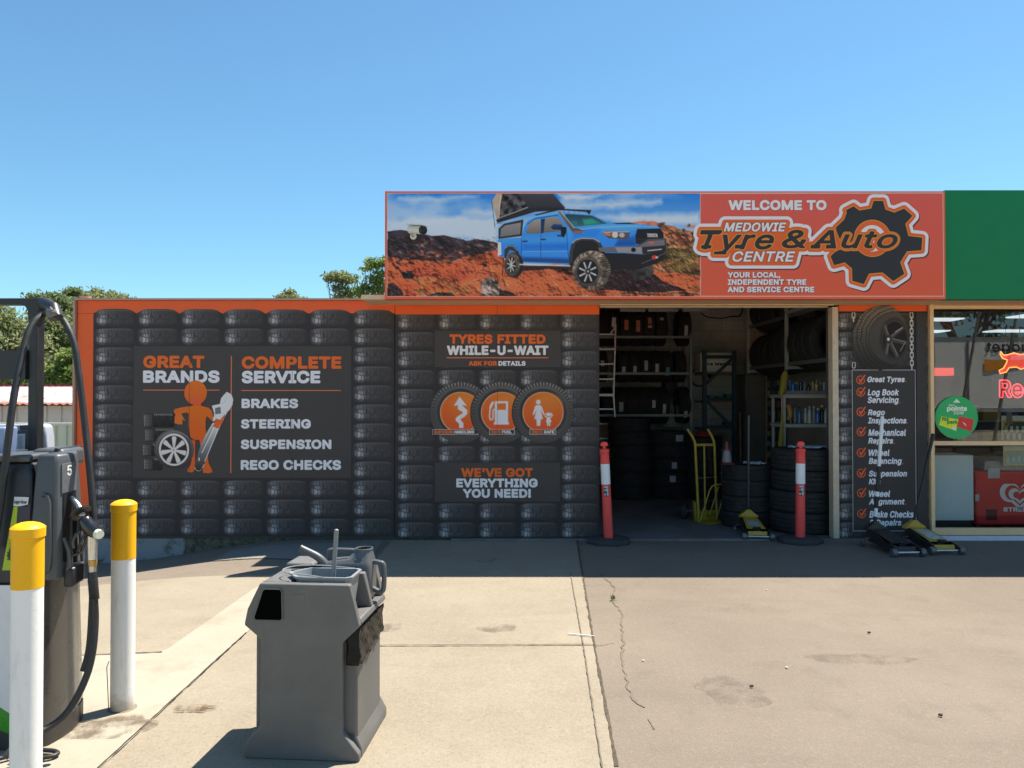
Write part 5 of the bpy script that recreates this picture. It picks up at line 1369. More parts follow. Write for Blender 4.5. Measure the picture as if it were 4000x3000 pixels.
sc_ = thing('pump_screen', 'pale blue side screen of the pump at the left edge behind the hose', 'screen', (-2.6, 3.5, 1.35))
part('screen_panel', MB().prism([Wp(*p, 3.66) for p in [(-300, 1672), (22, 1668), (14, 1790), (0, 1830), (-300, 1850)]], (0, 0.1, 0)), mat('screen_blue', (0.25, 0.32, 0.5), 0.3, var=0.05), sc_, bevel=0.01)
part('screen_bracket', MB().box(-3.4, -2.55, 3.66, 3.76, 1.3, 1.36), PK, sc_, smooth=0)

# ================================================================== WINDSCREEN WASH AND BIN STATION
BIN = mat('bin_grey_plastic', (0.128, 0.124, 0.118), 0.55, var=0.16, scale=4.5, bump=0.14, bscale=240)
BIN2 = mat('bucket_plastic', (0.24, 0.255, 0.265), 0.5, var=0.06, scale=6, bump=0.04, bscale=200)
o = Gp(952, 2966)
bn = thing('service_bin', 'grey plastic forecourt bin with bays for a wash bucket and a water can', 'bin', (o.x, o.y, 0.004), R(-4.5))
bn.scale = (1.07, 0.92, 0.962)
def PL(pts, y0, y1): return MB().prism([(x, y0, z_) for x, z_ in pts], (0, y1 - y0, 0))
plate = [(0.004, 0.0), (0.0, 0.065), (0.068, 0.152), (0.070, 0.56), (-0.002, 0.625), (0.012, 0.70), (0.066, 0.822), (0.455, 0.822), (0.497, 0.628), (0.424, 0.552), (0.424, 0.135), (0.497, 0.035), (0.497, 0.0)]
fp = part('front_plate', PL(plate, 0.0, 0.045), BIN, bn, world=False, bevel=0.008, seg=3)
part('body', MB().box(0.034, 0.478, 0.046, 0.50, 0.08, 0.60), BIN, bn, world=False, bevel=0.012, seg=3)
part('base_skirt', MB().loft([[(a, b, z_) for a, b in ((0.0 + i, 0.046), (0.497 - i, 0.046), (0.497 - i, 0.56 - i), (0.0 + i, 0.56 - i))] for z_, i in ((0.0, 0.0), (0.04, 0.0), (0.055, 0.004), (0.125, 0.03))]), BIN, bn, world=False, bevel=0.008)
part('lower_head', PL([(0.07, 0.56), (-0.002, 0.625), (0.004, 0.655), (0.490, 0.655), (0.497, 0.628), (0.424, 0.552)], 0.046, 0.53), BIN, bn, world=False, bevel=0.006)
part('deck', PL([(0.004, 0.656), (0.012, 0.70), (0.066, 0.822), (0.185, 0.822), (0.185, 0.656)], 0.046, 0.53), BIN, bn, world=False, bevel=0.006)
rib = [(0.186, 0.656), (0.186, 0.822), (0.455, 0.822), (0.490, 0.656)]
part('rib', PL(rib, 0.255, 0.30), BIN, bn, world=False, bevel=0.006)
part('rib', PL(rib, 0.475, 0.53), BIN, bn, world=False, bevel=0.006)
part('deck_step', MB().box(0.07, 0.20, 0.33, 0.52, 0.823, 0.850), BIN, bn, world=False, bevel=0.012)
sl_ = [(0.052, 0.650), (0.158, 0.650), (0.167, 0.660), (0.164, 0.787), (0.154, 0.798), (0.090, 0.798), (0.079, 0.789), (0.043, 0.668), (0.044, 0.656)]
part('slot_opening', PL(sl_, -0.0025, 0.002), mat('slot_black', (0.003, 0.003, 0.003), 0.95, spec=0.0), bn, world=False, smooth=0)
rimm = MB(); P = [(x, -0.003, z_) for x, z_ in sl_]; rimm.tube(P + [P[0]], 0.0035, 6)
part('slot_rim', rimm, BIN, bn, world=False)
part('moulded_mark', PL([(0.205, 0.735), (0.262, 0.735), (0.262, 0.775), (0.205, 0.775)], -0.0015, 0.002), BIN, bn, world=False, bevel=0.001)
# bin liner showing under the head
lin_ = MB(); rr = random.Random(9); n = 46; rings = []
for j in range(9):
    s = j / 8; zz = 0.615 - 0.150 * s; ring = []
    per = [(0.026, 0.10), (0.026, 0.50), (0.24, 0.508), (0.486, 0.508), (0.486, 0.28), (0.486, 0.045), (0.43, 0.036)]
    ring = []
    for i in range(n):
        t = i / (n - 1) * 1.0
        # right side then front corner
        y = 0.50 - 0.47 * min(1, t * 1.15); x = 0.4865 if t < 0.87 else 0.4865 - (t - 0.87) * 0.40
        y = y if t < 0.87 else 0.031
        w = 0.004 + 0.004 * math.sin(t * 24 + s * 9) + 0.0025 * math.sin(t * 47 + s * 15) + 0.0015 * math.sin(t * 90 - s * 7)
        ring.append((x + max(0, w) * (1 if t < 0.9 else 0), y - (max(0, w) if t >= 0.87 else 0), zz - 0.03 * t * s + 0.008 * math.sin(t * 7) * s))
    rings.append(ring)
for r_ in rings: lin_.v += r_
lin_.f = [(j * n + i, j * n + i + 1, (j + 1) * n + i + 1, (j + 1) * n + i) for j in range(8) for i in range(n - 1)]
lo = single('bin_liner', lin_, mat('bin_bag_black', (0.006, 0.006, 0.007), 0.3, var=0.3, scale=9, bump=0.45, bscale=6, spec=0.22, stretch=(1, 0.5, 7)), 'shiny black bin bag gathered round the bin under its head', 'bin bag', None, smooth=60)
lo.location = bn.location; lo.rotation_euler = bn.rotation_euler; lo.scale = bn.scale
lo.modifiers.new('solid', 'SOLIDIFY').thickness = 0.001

def bl(x, y, z_):   # bin local -> world
    return Matrix.Rotation(R(-4.5), 4, 'Z') @ Vector((x * 1.07, y * 0.92, z_ * 0.962)) + Vector((o.x, o.y, 0.004))
# wash bucket
bk = thing('wash_bucket', 'pale grey square wash bucket sitting in the front bay of the grey bin', 'bucket', bl(0.32, 0.15, 0.657), R(-4.5))
def sq(x0, x1, y0, y1, z_, c=0.02, sp=0.0):
    return [(x0 + c, y0, z_), (x1 - c, y0, z_), (x1, y0 + c, z_), (x1, y1 - c, z_), (x1 - c, y1, z_), (x0 + c, y1, z_), (x0, y1 - c, z_), (x0 - sp, (y0 + y1) / 2, z_), (x0, y0 + c, z_)]
part('shell', MB().loft([sq(-0.10, 0.11, -0.075, 0.075, 0.002), sq(-0.128, 0.132, -0.092, 0.092, 0.172, sp=0.05), sq(-0.136, 0.14, -0.098, 0.098, 0.173, sp=0.052), sq(-0.136, 0.14, -0.098, 0.098, 0.181, sp=0.052), sq(-0.124, 0.128, -0.088, 0.088, 0.181, sp=0.046), sq(-0.098, 0.108, -0.073, 0.073, 0.006)]), BIN2, bk, world=False, smooth=40)
part('water', MB().poly(sq(-0.105, 0.113, -0.076, 0.076, 0.075)), mat('dirty_water', (0.03, 0.04, 0.055), 0.08), bk, world=False, smooth=0)
part('handle', MB().tube(smooth_path([(0.10, 0.10, 0.18), (-0.05, 0.104, 0.190), (-0.16, 0.07, 0.196), (-0.212, 0.0, 0.194), (-0.17, -0.07, 0.192), (-0.05, -0.101, 0.19), (0.02, -0.101, 0.18)]), 0.0028, 6), mat('wire_handle', (0.42, 0.43, 0.44), 0.35, 0.4), bk, world=False)
# squeegee handle standing in the bucket
p0, p1 = bl(0.335, 0.15, 0.67), Wp(1316, 2070, (bl(0.36, 0.16, 0)).y)
single('squeegee', MB().tube([p0, p0.lerp(p1, 0.5), p1, p1 + (p1 - p0).normalized() * 0.004], [0.0105, 0.0105, 0.0105, 0.006], 14).box(p0.x - 0.06, p0.x + 0.06, p0.y - 0.012, p0.y + 0.012, 0.672, 0.70), mat('squeegee_grey', (0.20, 0.21, 0.215), 0.45, var=0.08), 'grey squeegee with its handle sticking up out of the wash bucket', 'squeegee', p0)
# water can in the rear bay
cn = thing('water_can', 'dark grey plastic water can with an open neck in the rear bay of the bin', 'water can', bl(0.36, 0.388, 0.672), R(-4.5))
CAN = mat('can_plastic', (0.10, 0.105, 0.112), 0.4, var=0.06, scale=6, bump=0.03, bscale=150)
def rr_(x0, x1, y0, y1, z_, c):
    pts = []
    for cx, cy, a0 in ((x1 - c, y1 - c, 0), (x0 + c, y1 - c, 90), (x0 + c, y0 + c, 180), (x1 - c, y0 + c, 270)):
        for k in range(4):
            a = R(a0 + k * 30); pts.append((cx + c * math.cos(a), cy + c * math.sin(a), z_))
    return pts
part('shell', MB().loft([rr_(-0.115, 0.115, -0.066, 0.066, 0.002, 0.02), rr_(-0.122, 0.12, -0.07, 0.07, 0.02, 0.024), rr_(-0.122, 0.12, -0.07, 0.07, 0.155, 0.024), rr_(-0.112, 0.118, -0.062, 0.062, 0.178, 0.028), rr_(-0.01, 0.118, -0.055, 0.055, 0.190, 0.03), rr_(0.02, 0.112, -0.044, 0.044, 0.222, 0.036), rr_(0.026, 0.112, -0.042, 0.042, 0.236, 0.04)]), CAN, cn, world=False, smooth=50)
part('neck_opening', MB().poly(rr_(0.036, 0.103, -0.033, 0.033, 0.2375, 0.03)), mat('slot_black', (0, 0, 0)), cn, world=False, smooth=0)
part('neck_rim', MB().tube([Vector(p) for p in rr_(0.028, 0.111, -0.041, 0.041, 0.238, 0.039)] + [Vector(rr_(0.028, 0.111, -0.041, 0.041, 0.238, 0.039)[0])], 0.004, 6), CAN, cn, world=False)
part('carry_handle', MB().tube(smooth_path([(-0.10, 0, 0.170), (-0.108, 0, 0.215), (-0.09, 0, 0.226), (0.0, 0, 0.226), (0.04, 0, 0.222)]), 0.0125, 10), CAN, cn, world=False)
part('side_handle', MB().tube(smooth_path([(0.112, -0.01, 0.175), (0.15, -0.015, 0.172), (0.172, -0.015, 0.155), (0.172, -0.015, 0.05), (0.155, -0.015, 0.03), (0.115, -0.01, 0.045)]), 0.0125, 10), CAN, cn, world=False)
s0 = bl(0.20, 0.33, 0.80); YY = s0.y
sp1 = [Wp(1285, 2225, YY), Wp(1262, 2192, YY), Wp(1238, 2172, YY), Wp(1205, 2155, YY), Wp(1178, 2142, YY)]
sm_ = smooth_path(sp1, 6); spt = MB().tube(sm_, [0.022 - 0.006 * i / len(sm_) for i in range(len(sm_))], 12)
for k in range(len(sm_) // 2, len(sm_)):
    spt.tube([sm_[k], sm_[k] + (sm_[k] - sm_[k - 1]).normalized() * 0.003], [0.0185, 0.0185], 12)
single('pouring_spout', spt, CAN, 'loose ribbed grey pouring spout lying on the rear deck of the bin', 'spout', sp1[0], smooth=50)
# small litter
a_, b_ = Gp(2218, 2475, 0.012), Gp(2322, 2485, 0.012)
single('drinking_straw', MB().tube([a_, b_], 0.004, 8), mat('straw_white', (0.8, 0.8, 0.78), 0.4), 'white straw lying across the edge of concrete and asphalt', 'straw', a_)
lf = random.Random(12)
for i, (x, y) in enumerate([(3674, 2795), (2936, 2682), (3394, 2472)]):
    p = Gp(x, y, 0.007); n = 9
    pts = [(p.x + 0.014 * math.cos(2 * PI * k / n) * lf.uniform(.5, 1.1), p.y + 0.010 * math.sin(2 * PI * k / n) * lf.uniform(.5, 1.1), p.z) for k in range(n)]
    single('dead_leaf', MB().prism(pts, (0.002, 0.001, 0.008)), mat('dead_leaf_brown', (0.03, 0.022, 0.014), 0.8), ['dead leaf alone near the right edge of the asphalt', 'dead leaf by the oily patch in the middle of the asphalt', 'dead leaf near the shadow line in the right half of the asphalt', 'dead leaf at the foot of the photo on the asphalt', 'small leaf on the concrete just inside the shadow'][i], 'leaf', (p.x, p.y, p.z))
PEB = mat('pebble_pale', (0.55, 0.50, 0.42), 0.8, var=0.2)
for i, (x, y, s) in enumerate([(3073, 2608, .7), (2994, 2304, .55), (2512, 2580, .6)]):
    p = Gp(x, y, 0.006)
    single('pebble', MB().lathe([(0.0005, 0.012 * s), (0.010 * s, 0.009 * s), (0.014 * s, 0.003 * s), (0.008 * s, 0), (0.0005, 0)], p, 'Z', 7), PEB, ['largest pale pebble in the middle of the asphalt', 'pale pebble near the shadow line below the yellow jack', 'pale pebble right of the crack in the asphalt', 'small pale pebble beside the largest one', 'tiny pale pebble below the dark oil blotch'][i], 'pebble', p)
wd = Gp(2396, 2344, 0.006)
wb = MB(); rr = random.Random(4)
for k in range(16):
    a = rr.uniform(0, 6.28); l = rr.uniform(.015, .035); b = Vector((wd.x + rr.uniform(-.015, .015), wd.y + rr.uniform(-.015, .015), wd.z)); e = b + Vector((math.cos(a) * l, math.sin(a) * l * .6, rr.uniform(.01, .04)))
    w = Vector((-math.sin(a), math.cos(a), 0)) * .005; wb.poly([b, b.lerp(e, .5) + w + Vector((0, 0, .008)), e, b.lerp(e, .5) - w + Vector((0, 0, .008))])
single('weed', wb, mat('weed_green', (0.11, 0.17, 0.03), 0.7, var=0.3), 'small green weed growing out of the crack in the asphalt', 'weed', (wd.x, wd.y, wd.z), smooth=0)

# ================================================================== DELINEATOR POSTS IN THE DOORWAY
RED = mat('post_red', (0.94, 0.085, 0.075), 0.5, var=0.06, scale=5)
BANDW = mat('post_white_band', (0.90, 0.90, 0.90), 0.4, var=0.05)
RUB = mat('base_rubber', (0.05, 0.05, 0.052), 0.8, var=0.25, scale=20, bump=0.15, bscale=80)
def delineator(c, tilt, label, ang):
    t = thing('delineator_post', label, 'traffic post', (c.x, c.y, gz(c.x, c.y) + 0.004), 0, 'red delineator posts in the doorway')
    r8 = lambda r, z_: [(r * math.cos(2 * PI * k / 8 + ang) * 1.08, r * math.sin(2 * PI * k / 8 + ang), z_) for k in range(8)]
    part('rubber_base', MB().loft([r8(0.235, 0), r8(0.235, 0.04), r8(0.21, 0.055)]), RUB, t, world=False, bevel=0.006)
    M = Matrix.Translation((0, 0, 0.05)) @ Matrix.Rotation(tilt, 4, 'Y')
    A = lambda mb: mb.xf(M)
    part('stem', A(MB().lathe([(0.052, 0.0), (0.0525, 0.02), (0.050, 0.56), (0.049, 0.60), (0.049, 0.82), (0.053, 0.835), (0.0535, 0.855), (0.050, 0.87), (0.0495, 0.955), (0.056, 0.965), (0.054, 0.985), (0.040, 0.995), (0.0002, 0.998)], n=28)), RED, t, world=False)
    part('white_band', A(MB().lathe([(0.0512, 0.600), (0.0508, 0.834)], n=28)), BANDW, t, world=False)
    kn = MB().lathe([(0.018, 0.99), (0.018, 1.025)], n=12).loft([[(x * w, y, z_) for x, y in ((-1, -.018), (1, -.018), (1, .018), (-1, .018))] for z_, w in ((1.022, .034), (1.03, .042), (1.055, .038), (1.068, .026), (1.072, .012))])
    part('handle', A(kn), RED, t, world=False, bevel=0.004)
    st = MB()
    for k in range(6):
        a0, a1 = R(-125 + k * 11), R(-125 + (k + 1) * 11)
        st.poly([(0.0515 * math.cos(a), 0.0515 * math.sin(a), z_) for a, z_ in ((a0, 0.47), (a1, 0.47), (a1, 0.585), (a0, 0.585))])
    part('sticker', A(st), mat('sticker_black', (0.03, 0.03, 0.035), 0.5), t, world=False)
    st = MB()
    for z0, z1, k0, k1 in ((0.562, 0.582, 0, 5), (0.522, 0.556, 2, 5), (0.475, 0.515, 3, 5), (0.48, 0.50, 0, 2), (0.53, 0.545, 0, 1.6)):
        a0, a1 = R(-124 + k0 * 11), R(-124 + k1 * 11)
        for j in range(3):
            b0, b1 = a0 + (a1 - a0) * j / 3, a0 + (a1 - a0) * (j + 1) / 3
            st.poly([(0.0522 * math.cos(a), 0.0522 * math.sin(a), z_) for a, z_ in ((b0, z0), (b1, z0), (b1, z1), (b0, z1))])
    part('sticker_print', A(st), mat('sticker_pale', (0.6, 0.6, 0.62), 0.5), t, world=False)
    return t
cA = Gp(2377, 2120); cB = Gp(3126, 2117)
delineator(cA, R(-2.6), 'leaning red post with a white band at the left jamb of the doorway', 0.2)
dB = delineator(cB, R(0.5), 'upright red post with a white band before the tall tyre stack', 0.45)

# ================================================================== TYRES
def tyre_rubber():
    m, t, b = nodes_of('tyre_rubber'); g = NG(t)
    tc = t.nodes.new('ShaderNodeTexCoord'); p = tc.outputs['Object']
    n = g.noise(p, 9, 5)
    t.links.new(g.mix(g.rng(n, 0.3, 0.7), (0.018, 0.018, 0.019), (0.034, 0.033, 0.033)), b.inputs['Base Color'])
    b.inputs['Roughness'].default_value = 0.72
    vo = t.nodes.new('ShaderNodeTexVoronoi'); vo.feature = 'DISTANCE_TO_EDGE'; vo.inputs['Scale'].default_value = 34
    t.links.new(p, vo.inputs['Vector'])
    s = t.nodes.new('ShaderNodeSeparateXYZ'); t.links.new(p, s.inputs[0])
    r2 = g.m('SQRT', g.m('ADD', g.m('MULTIPLY', s.outputs[1], s.outputs[1]), g.m('MULTIPLY', s.outputs[2], s.outputs[2])))
    h = g.m('MULTIPLY', g.rng(vo.outputs['Distance'], 0.02, 0.12), g.rng(r2, 0.24, 0.26))
    bp = t.nodes.new('ShaderNodeBump'); bp.inputs['Strength'].default_value = 0.7; bp.inputs['Distance'].default_value = 0.008
    t.links.new(h, bp.inputs['Height']); t.links.new(bp.outputs[0], b.inputs['Normal'])
    return m
TYRE = tyre_rubber()
def tyre_mesh(name, Ro, w, ri):
    h = w / 2
    pr = [(ri, -h * .72), (ri + .015, -h * .86), (ri + (Ro - ri) * .45, -h), (Ro * .93, -h * .97), (Ro * .985, -h * .86), (Ro, -h * .74)]
    for q in (-.42, 0, .42):
        pr += [(Ro + .001, q * h - .007), (Ro - .008, q * h - .0045), (Ro - .008, q * h + .0045), (Ro + .001, q * h + .007)]
    pr += [(Ro, h * .74), (Ro * .985, h * .86), (Ro * .93, h * .97), (ri + (Ro - ri) * .45, h), (ri + .015, h * .86), (ri, h * .72), (ri + .03, h * .6), (Ro - .03, h * .6), (Ro - .03, -h * .6), (ri + .03, -h * .6)]
    mb = MB().lathe(pr, axis='X', n=44, close=True)
    o = part(name, mb, TYRE, None, smooth=40)
    me = o.data; bpy.data.objects.remove(o)
    return me
TY = {'small': (tyre_mesh('tyre', 0.265, 0.185, 0.19), 0.265, 0.185), 'road': (tyre_mesh('tyre', 0.305, 0.195, 0.2), 0.305, 0.195), 'mid': (tyre_mesh('tyre', 0.335, 0.215, 0.215), 0.335, 0.215), 'big': (tyre_mesh('tyre', 0.378, 0.25, 0.215), 0.378, 0.25)}
LBL = {}
def tyre(kind, loc, rot, label, group, lab=None):
    me, Ro, w = TY[kind]
    o = bpy.data.objects.new('tyre', me); COL.objects.link(o)
    o.location = loc; o.rotation_euler = rot
    tag(o, label, 'tyre', group)
    for (col, a0, a1, hw) in (lab or []):
        mb = MB(); n = 6
        for k in range(n):
            b0, b1 = R(a0 + (a1 - a0) * k / n), R(a0 + (a1 - a0) * (k + 1) / n); q = Ro + 0.0035
            mb.poly([(x, q * math.cos(b), q * math.sin(b)) for x, b in ((-hw, b0), (hw, b0), (hw, b1), (-hw, b1))])
        l = part('tyre_label', mb, mat('tag_' + col, {'grey': (0.50, 0.49, 0.50), 'orange': (0.62, 0.22, 0.10), 'blue': (0.10, 0.30, 0.44), 'green': (0.36, 0.38, 0.30), 'white': (0.42, 0.43, 0.46)}[col], 0.6, var=0.3, scale=40), o, world=False)
    return o
ORD = ['first', 'second', 'third', 'fourth', 'fifth', 'sixth', 'seventh', 'eighth', 'ninth', 'tenth', 'eleventh', 'twelfth']
rk = lambda x: 2330 + x / 3.456
def rack_row(xs, Y, zbot, kind, name, labs):
    Ro = TY[kind][1]
    for i, x in enumerate(xs):
        c = Wp(rk(x), 1500, Y)
        lb = labs.get(i)
        seen = {'orange': 'an orange tag', 'grey': 'a pale tag', 'blue': 'a blue tag', 'green': 'a greenish tag', None: 'no tag'}[lb[0][0] if lb else None]
        # labels sit on the tread facing the doorway; angle 180 is straight at the camera
        tyre(kind, (c.x, Y, zbot + Ro), (0, 0, 0), f'{ORD[i]} tyre from the left in the {name} row of the back rack, {seen}', 'tyres in the back rack', lb)
rack_row([60, 210, 370, 525, 680, 842, 1160], 12.98, 2.47, 'road', 'top', {1: [('grey', 152, 184, .028)], 2: [('orange', 158, 190, .032)], 3: [('orange', 160, 196, .032)], 4: [('orange', 150, 172, .03), ('white', 176, 184, .032)], 5: [('grey', 150, 160, .03)], 6: [('grey', 176, 208, .028)]})
rack_row([60, 340, 487, 635, 780, 922, 1102], 12.98, 1.86, 'small', 'middle', {0: [('grey', 160, 180, .03)], 1: [('grey', 182, 212, .028)], 2: [('grey', 180, 210, .028)], 3: [('grey', 160, 196, .028)], 4: [('grey', 172, 206, .028)], 5: [('blue', 184, 216, .03)]})
rack_row([130, 300, 445, 590, 730, 870, 1155], 12.98, 1.17, 'road', 'lower', {1: [('green', 170, 200, .034)], 4: [('grey', 164, 188, .026)], 5: [('grey', 176, 206, .026)], 6: [('grey', 198, 222, .026)]})
rack = thing('tyre_rack', 'grey steel pipe rack holding three rows of tyres on the back wall', 'rack', (1.5, 13.0, 0.022))
px_ = lambda x, y, Y: Wp(x, y, Y)
BAR = mat('rack_steel', (0.20, 0.20, 0.19), 0.5, 0.3, var=0.2)
for Y in (12.72, 13.28):
    for zz in (2.605, 2.00, 1.31): part('rail', MB().bar((-0.6, Y, zz), (px_(2699, 0, 12.72).x, Y, zz), 0.035, 0.04), BAR, rack, smooth=0)
    for xx in (px_(2699, 0, 12.72).x, 0.4): part('upright', MB().bar((xx, Y, 0.022), (xx, Y, 2.72 if Y < 13 else 3.3), 0.045, 0.045), BAR, rack, smooth=0)

def stack(px, Y, kinds, name, labs=None, seed=1):
    r = random.Random(seed); z0 = 0.022; c = Wp(px, 1500, Y); n = len(kinds)
    for i, k in enumerate(kinds):
        w = TY[k][2]
        pos = 'bottom' if i == 0 else 'top' if i == n - 1 else ORD[i] 
        lab = (f'{pos} tyre of {name}' if pos in ('bottom', 'top') else f'{pos} tyre from the floor in {name}')
        a = r.uniform(0, 6.28)
        tyre(k, (c.x + r.uniform(-.02, .02), Y + r.uniform(-.02, .02), z0 + w / 2), (0, R(90), 0), lab, 'stacked tyres', (labs or {}).get(i))
        z0 += w - 0.004
    return z0
zA = stack(2912, 9.64, ['road'] * 4, 'the shorter tyre stack beside the yellow hand truck', seed=3)
zB = stack(3136, 9.28, ['big'] * 4, 'the taller tyre stack behind the upright red post', seed=4)
stack(2462, 12.15, ['mid'] * 6, 'the dark stack by the ladder', seed=5)
stack(2612, 12.3, ['mid'] * 5, 'the tagged stack left of the hand truck', {1: [('white', 170, 186, .05)], 2: [('white', 172, 186, .05)], 4: [('white', 150, 172, .05)]}, seed=6)
stack(2740, 12.3, ['road'] * 5, 'the dark stack behind the hand truck', seed=8)
# right wall rack
rr2 = thing('tyre_rack', 'steel wall rack with two rows of tyres high on the right side of the workshop', 'rack', (4.1, 11, 2.0))
for x in (3.87, 4.42):
    for zz in (2.08, 2.75): part('rail', MB().bar((x, 9.2, zz), (x, 12.6, zz), 0.035, 0.05), BAR, rr2, smooth=0)
WB = mat('rack_upright_pale', (0.42, 0.41, 0.38), 0.5, var=0.15)
for Y in (12.5, 10.76): part('upright', MB().bar((3.845, Y, 2.0), (3.845, Y, 3.44), 0.045, 0.04), WB, rr2, smooth=0)
for Y in (12.5, 10.76, 9.3): part('arm', MB().bar((3.87, Y, 2.03), (4.555, Y, 2.03), 0.04, 0.04), WB, rr2, smooth=0)
part('cross_bar', MB().bar((3.85, 10.78, 2.80), (3.85, 9.2, 2.80), 0.04, 0.045), WB, rr2, smooth=0)
rt = random.Random(8)
for i, Y in enumerate([12.3, 12.05, 11.78, 11.48, 11.18, 10.9, 10.45, 10.15, 9.85]):
    lab = [('white', 176 - rt.uniform(0, 20), 205, .02)] if i in (0, 1, 3, 5, 6, 7, 8) else None
    tyre('mid' if i < 4 else 'big', (4.15, Y, 2.08 + (0.205 if i < 4 else 0.265)), (0, 0, R(90 + rt.uniform(-4, 4))), f'{ORD[i]} tyre from the back in the lower row of the right wall rack', 'tyres in the right wall rack', [(c, a - 80, b - 62, h) for c, a, b, h in lab] if lab else None)
for i, Y in enumerate([12.25, 12.02, 11.78, 11.5, 10.5, 10.2]):
    tyre('mid', (4.15, Y, 2.75 + 0.205), (0, 0, R(90 + rt.uniform(-4, 4))), f'{ORD[i]} tyre from the back in the upper row of the right wall rack', 'tyres in the right wall rack', [('grey', 100, 130, .015)] if i in (0, 1, 2) else None)

# ================================================================== LADDER
lad = thing('ladder', 'aluminium step ladder just inside the left jamb of the doorway', 'ladder', (1.3, 12.6, 0.022))
AL = mat('ladder_alu', (0.85, 0.85, 0.82), 0.35, 0.1, var=0.08)
YL = 12.61
for y in (1305, 1363, 1421, 1480, 1541, 1597, 1654, 1711, 1770, 1830):
    p = Wp(2372, y, YL); th = 0.028 if y == 1541 else 0.016
    part('tread', MB().box(1.08, Wp(2399, 0, YL).x, YL - 0.02, YL + 0.06, p.z - th, p.z + th * 0.4), AL, lad, smooth=0)
r0 = [Wp(2405, 1268, YL + .03), Wp(2402, 1365, YL), Wp(2396, 1545, YL - .02), Wp(2402, 1634, YL - .02), (Wp(2408, 0, YL).x, YL - 0.02, 0.03)]
for dx_ in (0, -0.5):
    mb = MB()
    P = [Vector(p) + Vector((dx_, 0, 0)) for p in r0]
    for a, b in zip(P[:-1], P[1:]): mb.bar(a, b, 0.022, 0.05)
    part('side_rail', mb, AL, lad, smooth=0)
part('brace', MB().bar(Wp(2384, 1304, YL), Wp(2404, 1278, YL), 0.02, 0.02).bar(Wp(2400, 1240, YL + .06), Wp(2396, 1275, YL + .04), 0.06, 0.012), AL, lad, smooth=0)

# ================================================================== HAND TRUCK
HY = mat('truck_yellow', (0.42, 0.31, 0.035), 0.45, var=0.2, scale=12)
ht = thing('hand_truck', 'yellow two wheeled hand truck parked upright in the doorway', 'hand truck', (2.45, 9.9, 0.022), 0)
ya, yb = 9.85, 9.98
h = lambda x, y, Y: Wp(x, y, Y)
rl = [h(2684, 1676, ya), h(2704, 1706, ya), h(2713, 1726, ya), h(2715, 1745, ya), h(2721, 1880, ya), h(2728, 2040, ya)]
rr3 = [h(2764, 1676, yb), h(2781, 1706, yb), h(2788, 1724, yb), h(2790, 1745, yb), h(2794, 1880, yb), h(2799, 2030, yb)]
for P in (rl, rr3): part('side_rail', MB().tube(P, 0.0165, 10), HY, ht)
part('cross_bar', MB().bar(h(2715, 1738, ya), h(2789, 1737, yb), 0.02, 0.03), HY, ht, smooth=0)
part('middle_rail', MB().tube([h(2750, 1740, 9.91), h(2753, 2028, 9.91)], 0.012, 8), HY, ht)
part('stay_rod', MB().tube([h(2722, 1869, ya), h(2792, 1863, yb)], 0.006, 6), STEEL, ht)
part('lower_bar', MB().bar(h(2726, 2003, ya), h(2798, 1996, yb), 0.02, 0.035), HY, ht, smooth=0)
part('skid_loop', MB().tube([h(2731, 2040, ya - .05), h(2772, 1912, ya - .06), h(2781, 1899, ya - .06), h(2792, 1894, ya - .06), h(2822, 1891, ya - .05)], 0.009, 8).tube([h(2770, 2010, yb - .08), h(2806, 1900, yb - .08)], 0.008, 8).tube([h(2796, 2028, yb - .05), h(2822, 1946, yb - .08)], 0.008, 8), HY, ht)
tp = [h(2718, 2040, ya), h(2798, 2026, yb + .05)]
a, b = tp; d = Vector((0.02, -0.22, 0))
part('toe_plate', MB().prism([Vector((a.x, a.y, 0.024)), Vector((b.x, b.y, 0.024)), Vector((b.x + .09, b.y - .24, 0.024)), Vector((a.x + .10, a.y - .20, 0.024))], (0, 0, 0.010)).prism([Vector((a.x, a.y, 0.024)), Vector((b.x, b.y, 0.024)), Vector((b.x, b.y, 0.14)), Vector((a.x, a.y, 0.14))], (0.003, 0.012, 0)), HY, ht, smooth=0)
for (x, y, Y) in ((2672, 2008, 10.08), (2770, 1998, 10.25)):
    c = h(x, 0, Y); c.z = 0.127
    M = Matrix.Translation(c) @ Matrix.Rotation(R(-28), 4, 'Z')
    w = part('wheel', MB().lathe([(0.055, -.03), (0.085, -.036), (0.10, -.03), (0.105, -.015), (0.105, .015), (0.10, .03), (0.085, .036), (0.055, .03)], axis='X', n=28, close=True).xf(M), TYRE, ht)
    part('hub', MB().lathe([(0.0002, -.026), (0.035, -.03), (0.056, -.024), (0.056, .024), (0.035, .03), (0.0002, .026)], axis='X', n=20).xf(M), mat('hub_grey', (0.25, 0.24, 0.23), 0.5, 0.4), w)
part('axle', MB().tube([(h(2672, 0, 10.08).x, 10.08, 0.127), (h(2790, 0, 10.2).x, 10.2, 0.127)], 0.010, 8), STEEL, ht)
part('axle_plate', MB().prism([h(2709, 1957, ya + .05), h(2718, 1962, ya + .05), h(2722, 2036, ya + .05), h(2712, 2036, ya + .05)], (0.0, 0.1, 0)), HY, ht, smooth=0)
part('tie_strap', MB().tube(smooth_path([h(2765, 1742, 9.94), h(2768, 1790, 9.93), h(2774, 1840, 9.93), h(2776, 1862, 9.93)]), 0.003, 5).tube(smooth_path([h(2772, 1742, 9.94), h(2776, 1800, 9.93), h(2780, 1856, 9.93)]), 0.003, 5), mat('strap_red', (0.16, 0.03, 0.03), 0.7), ht)

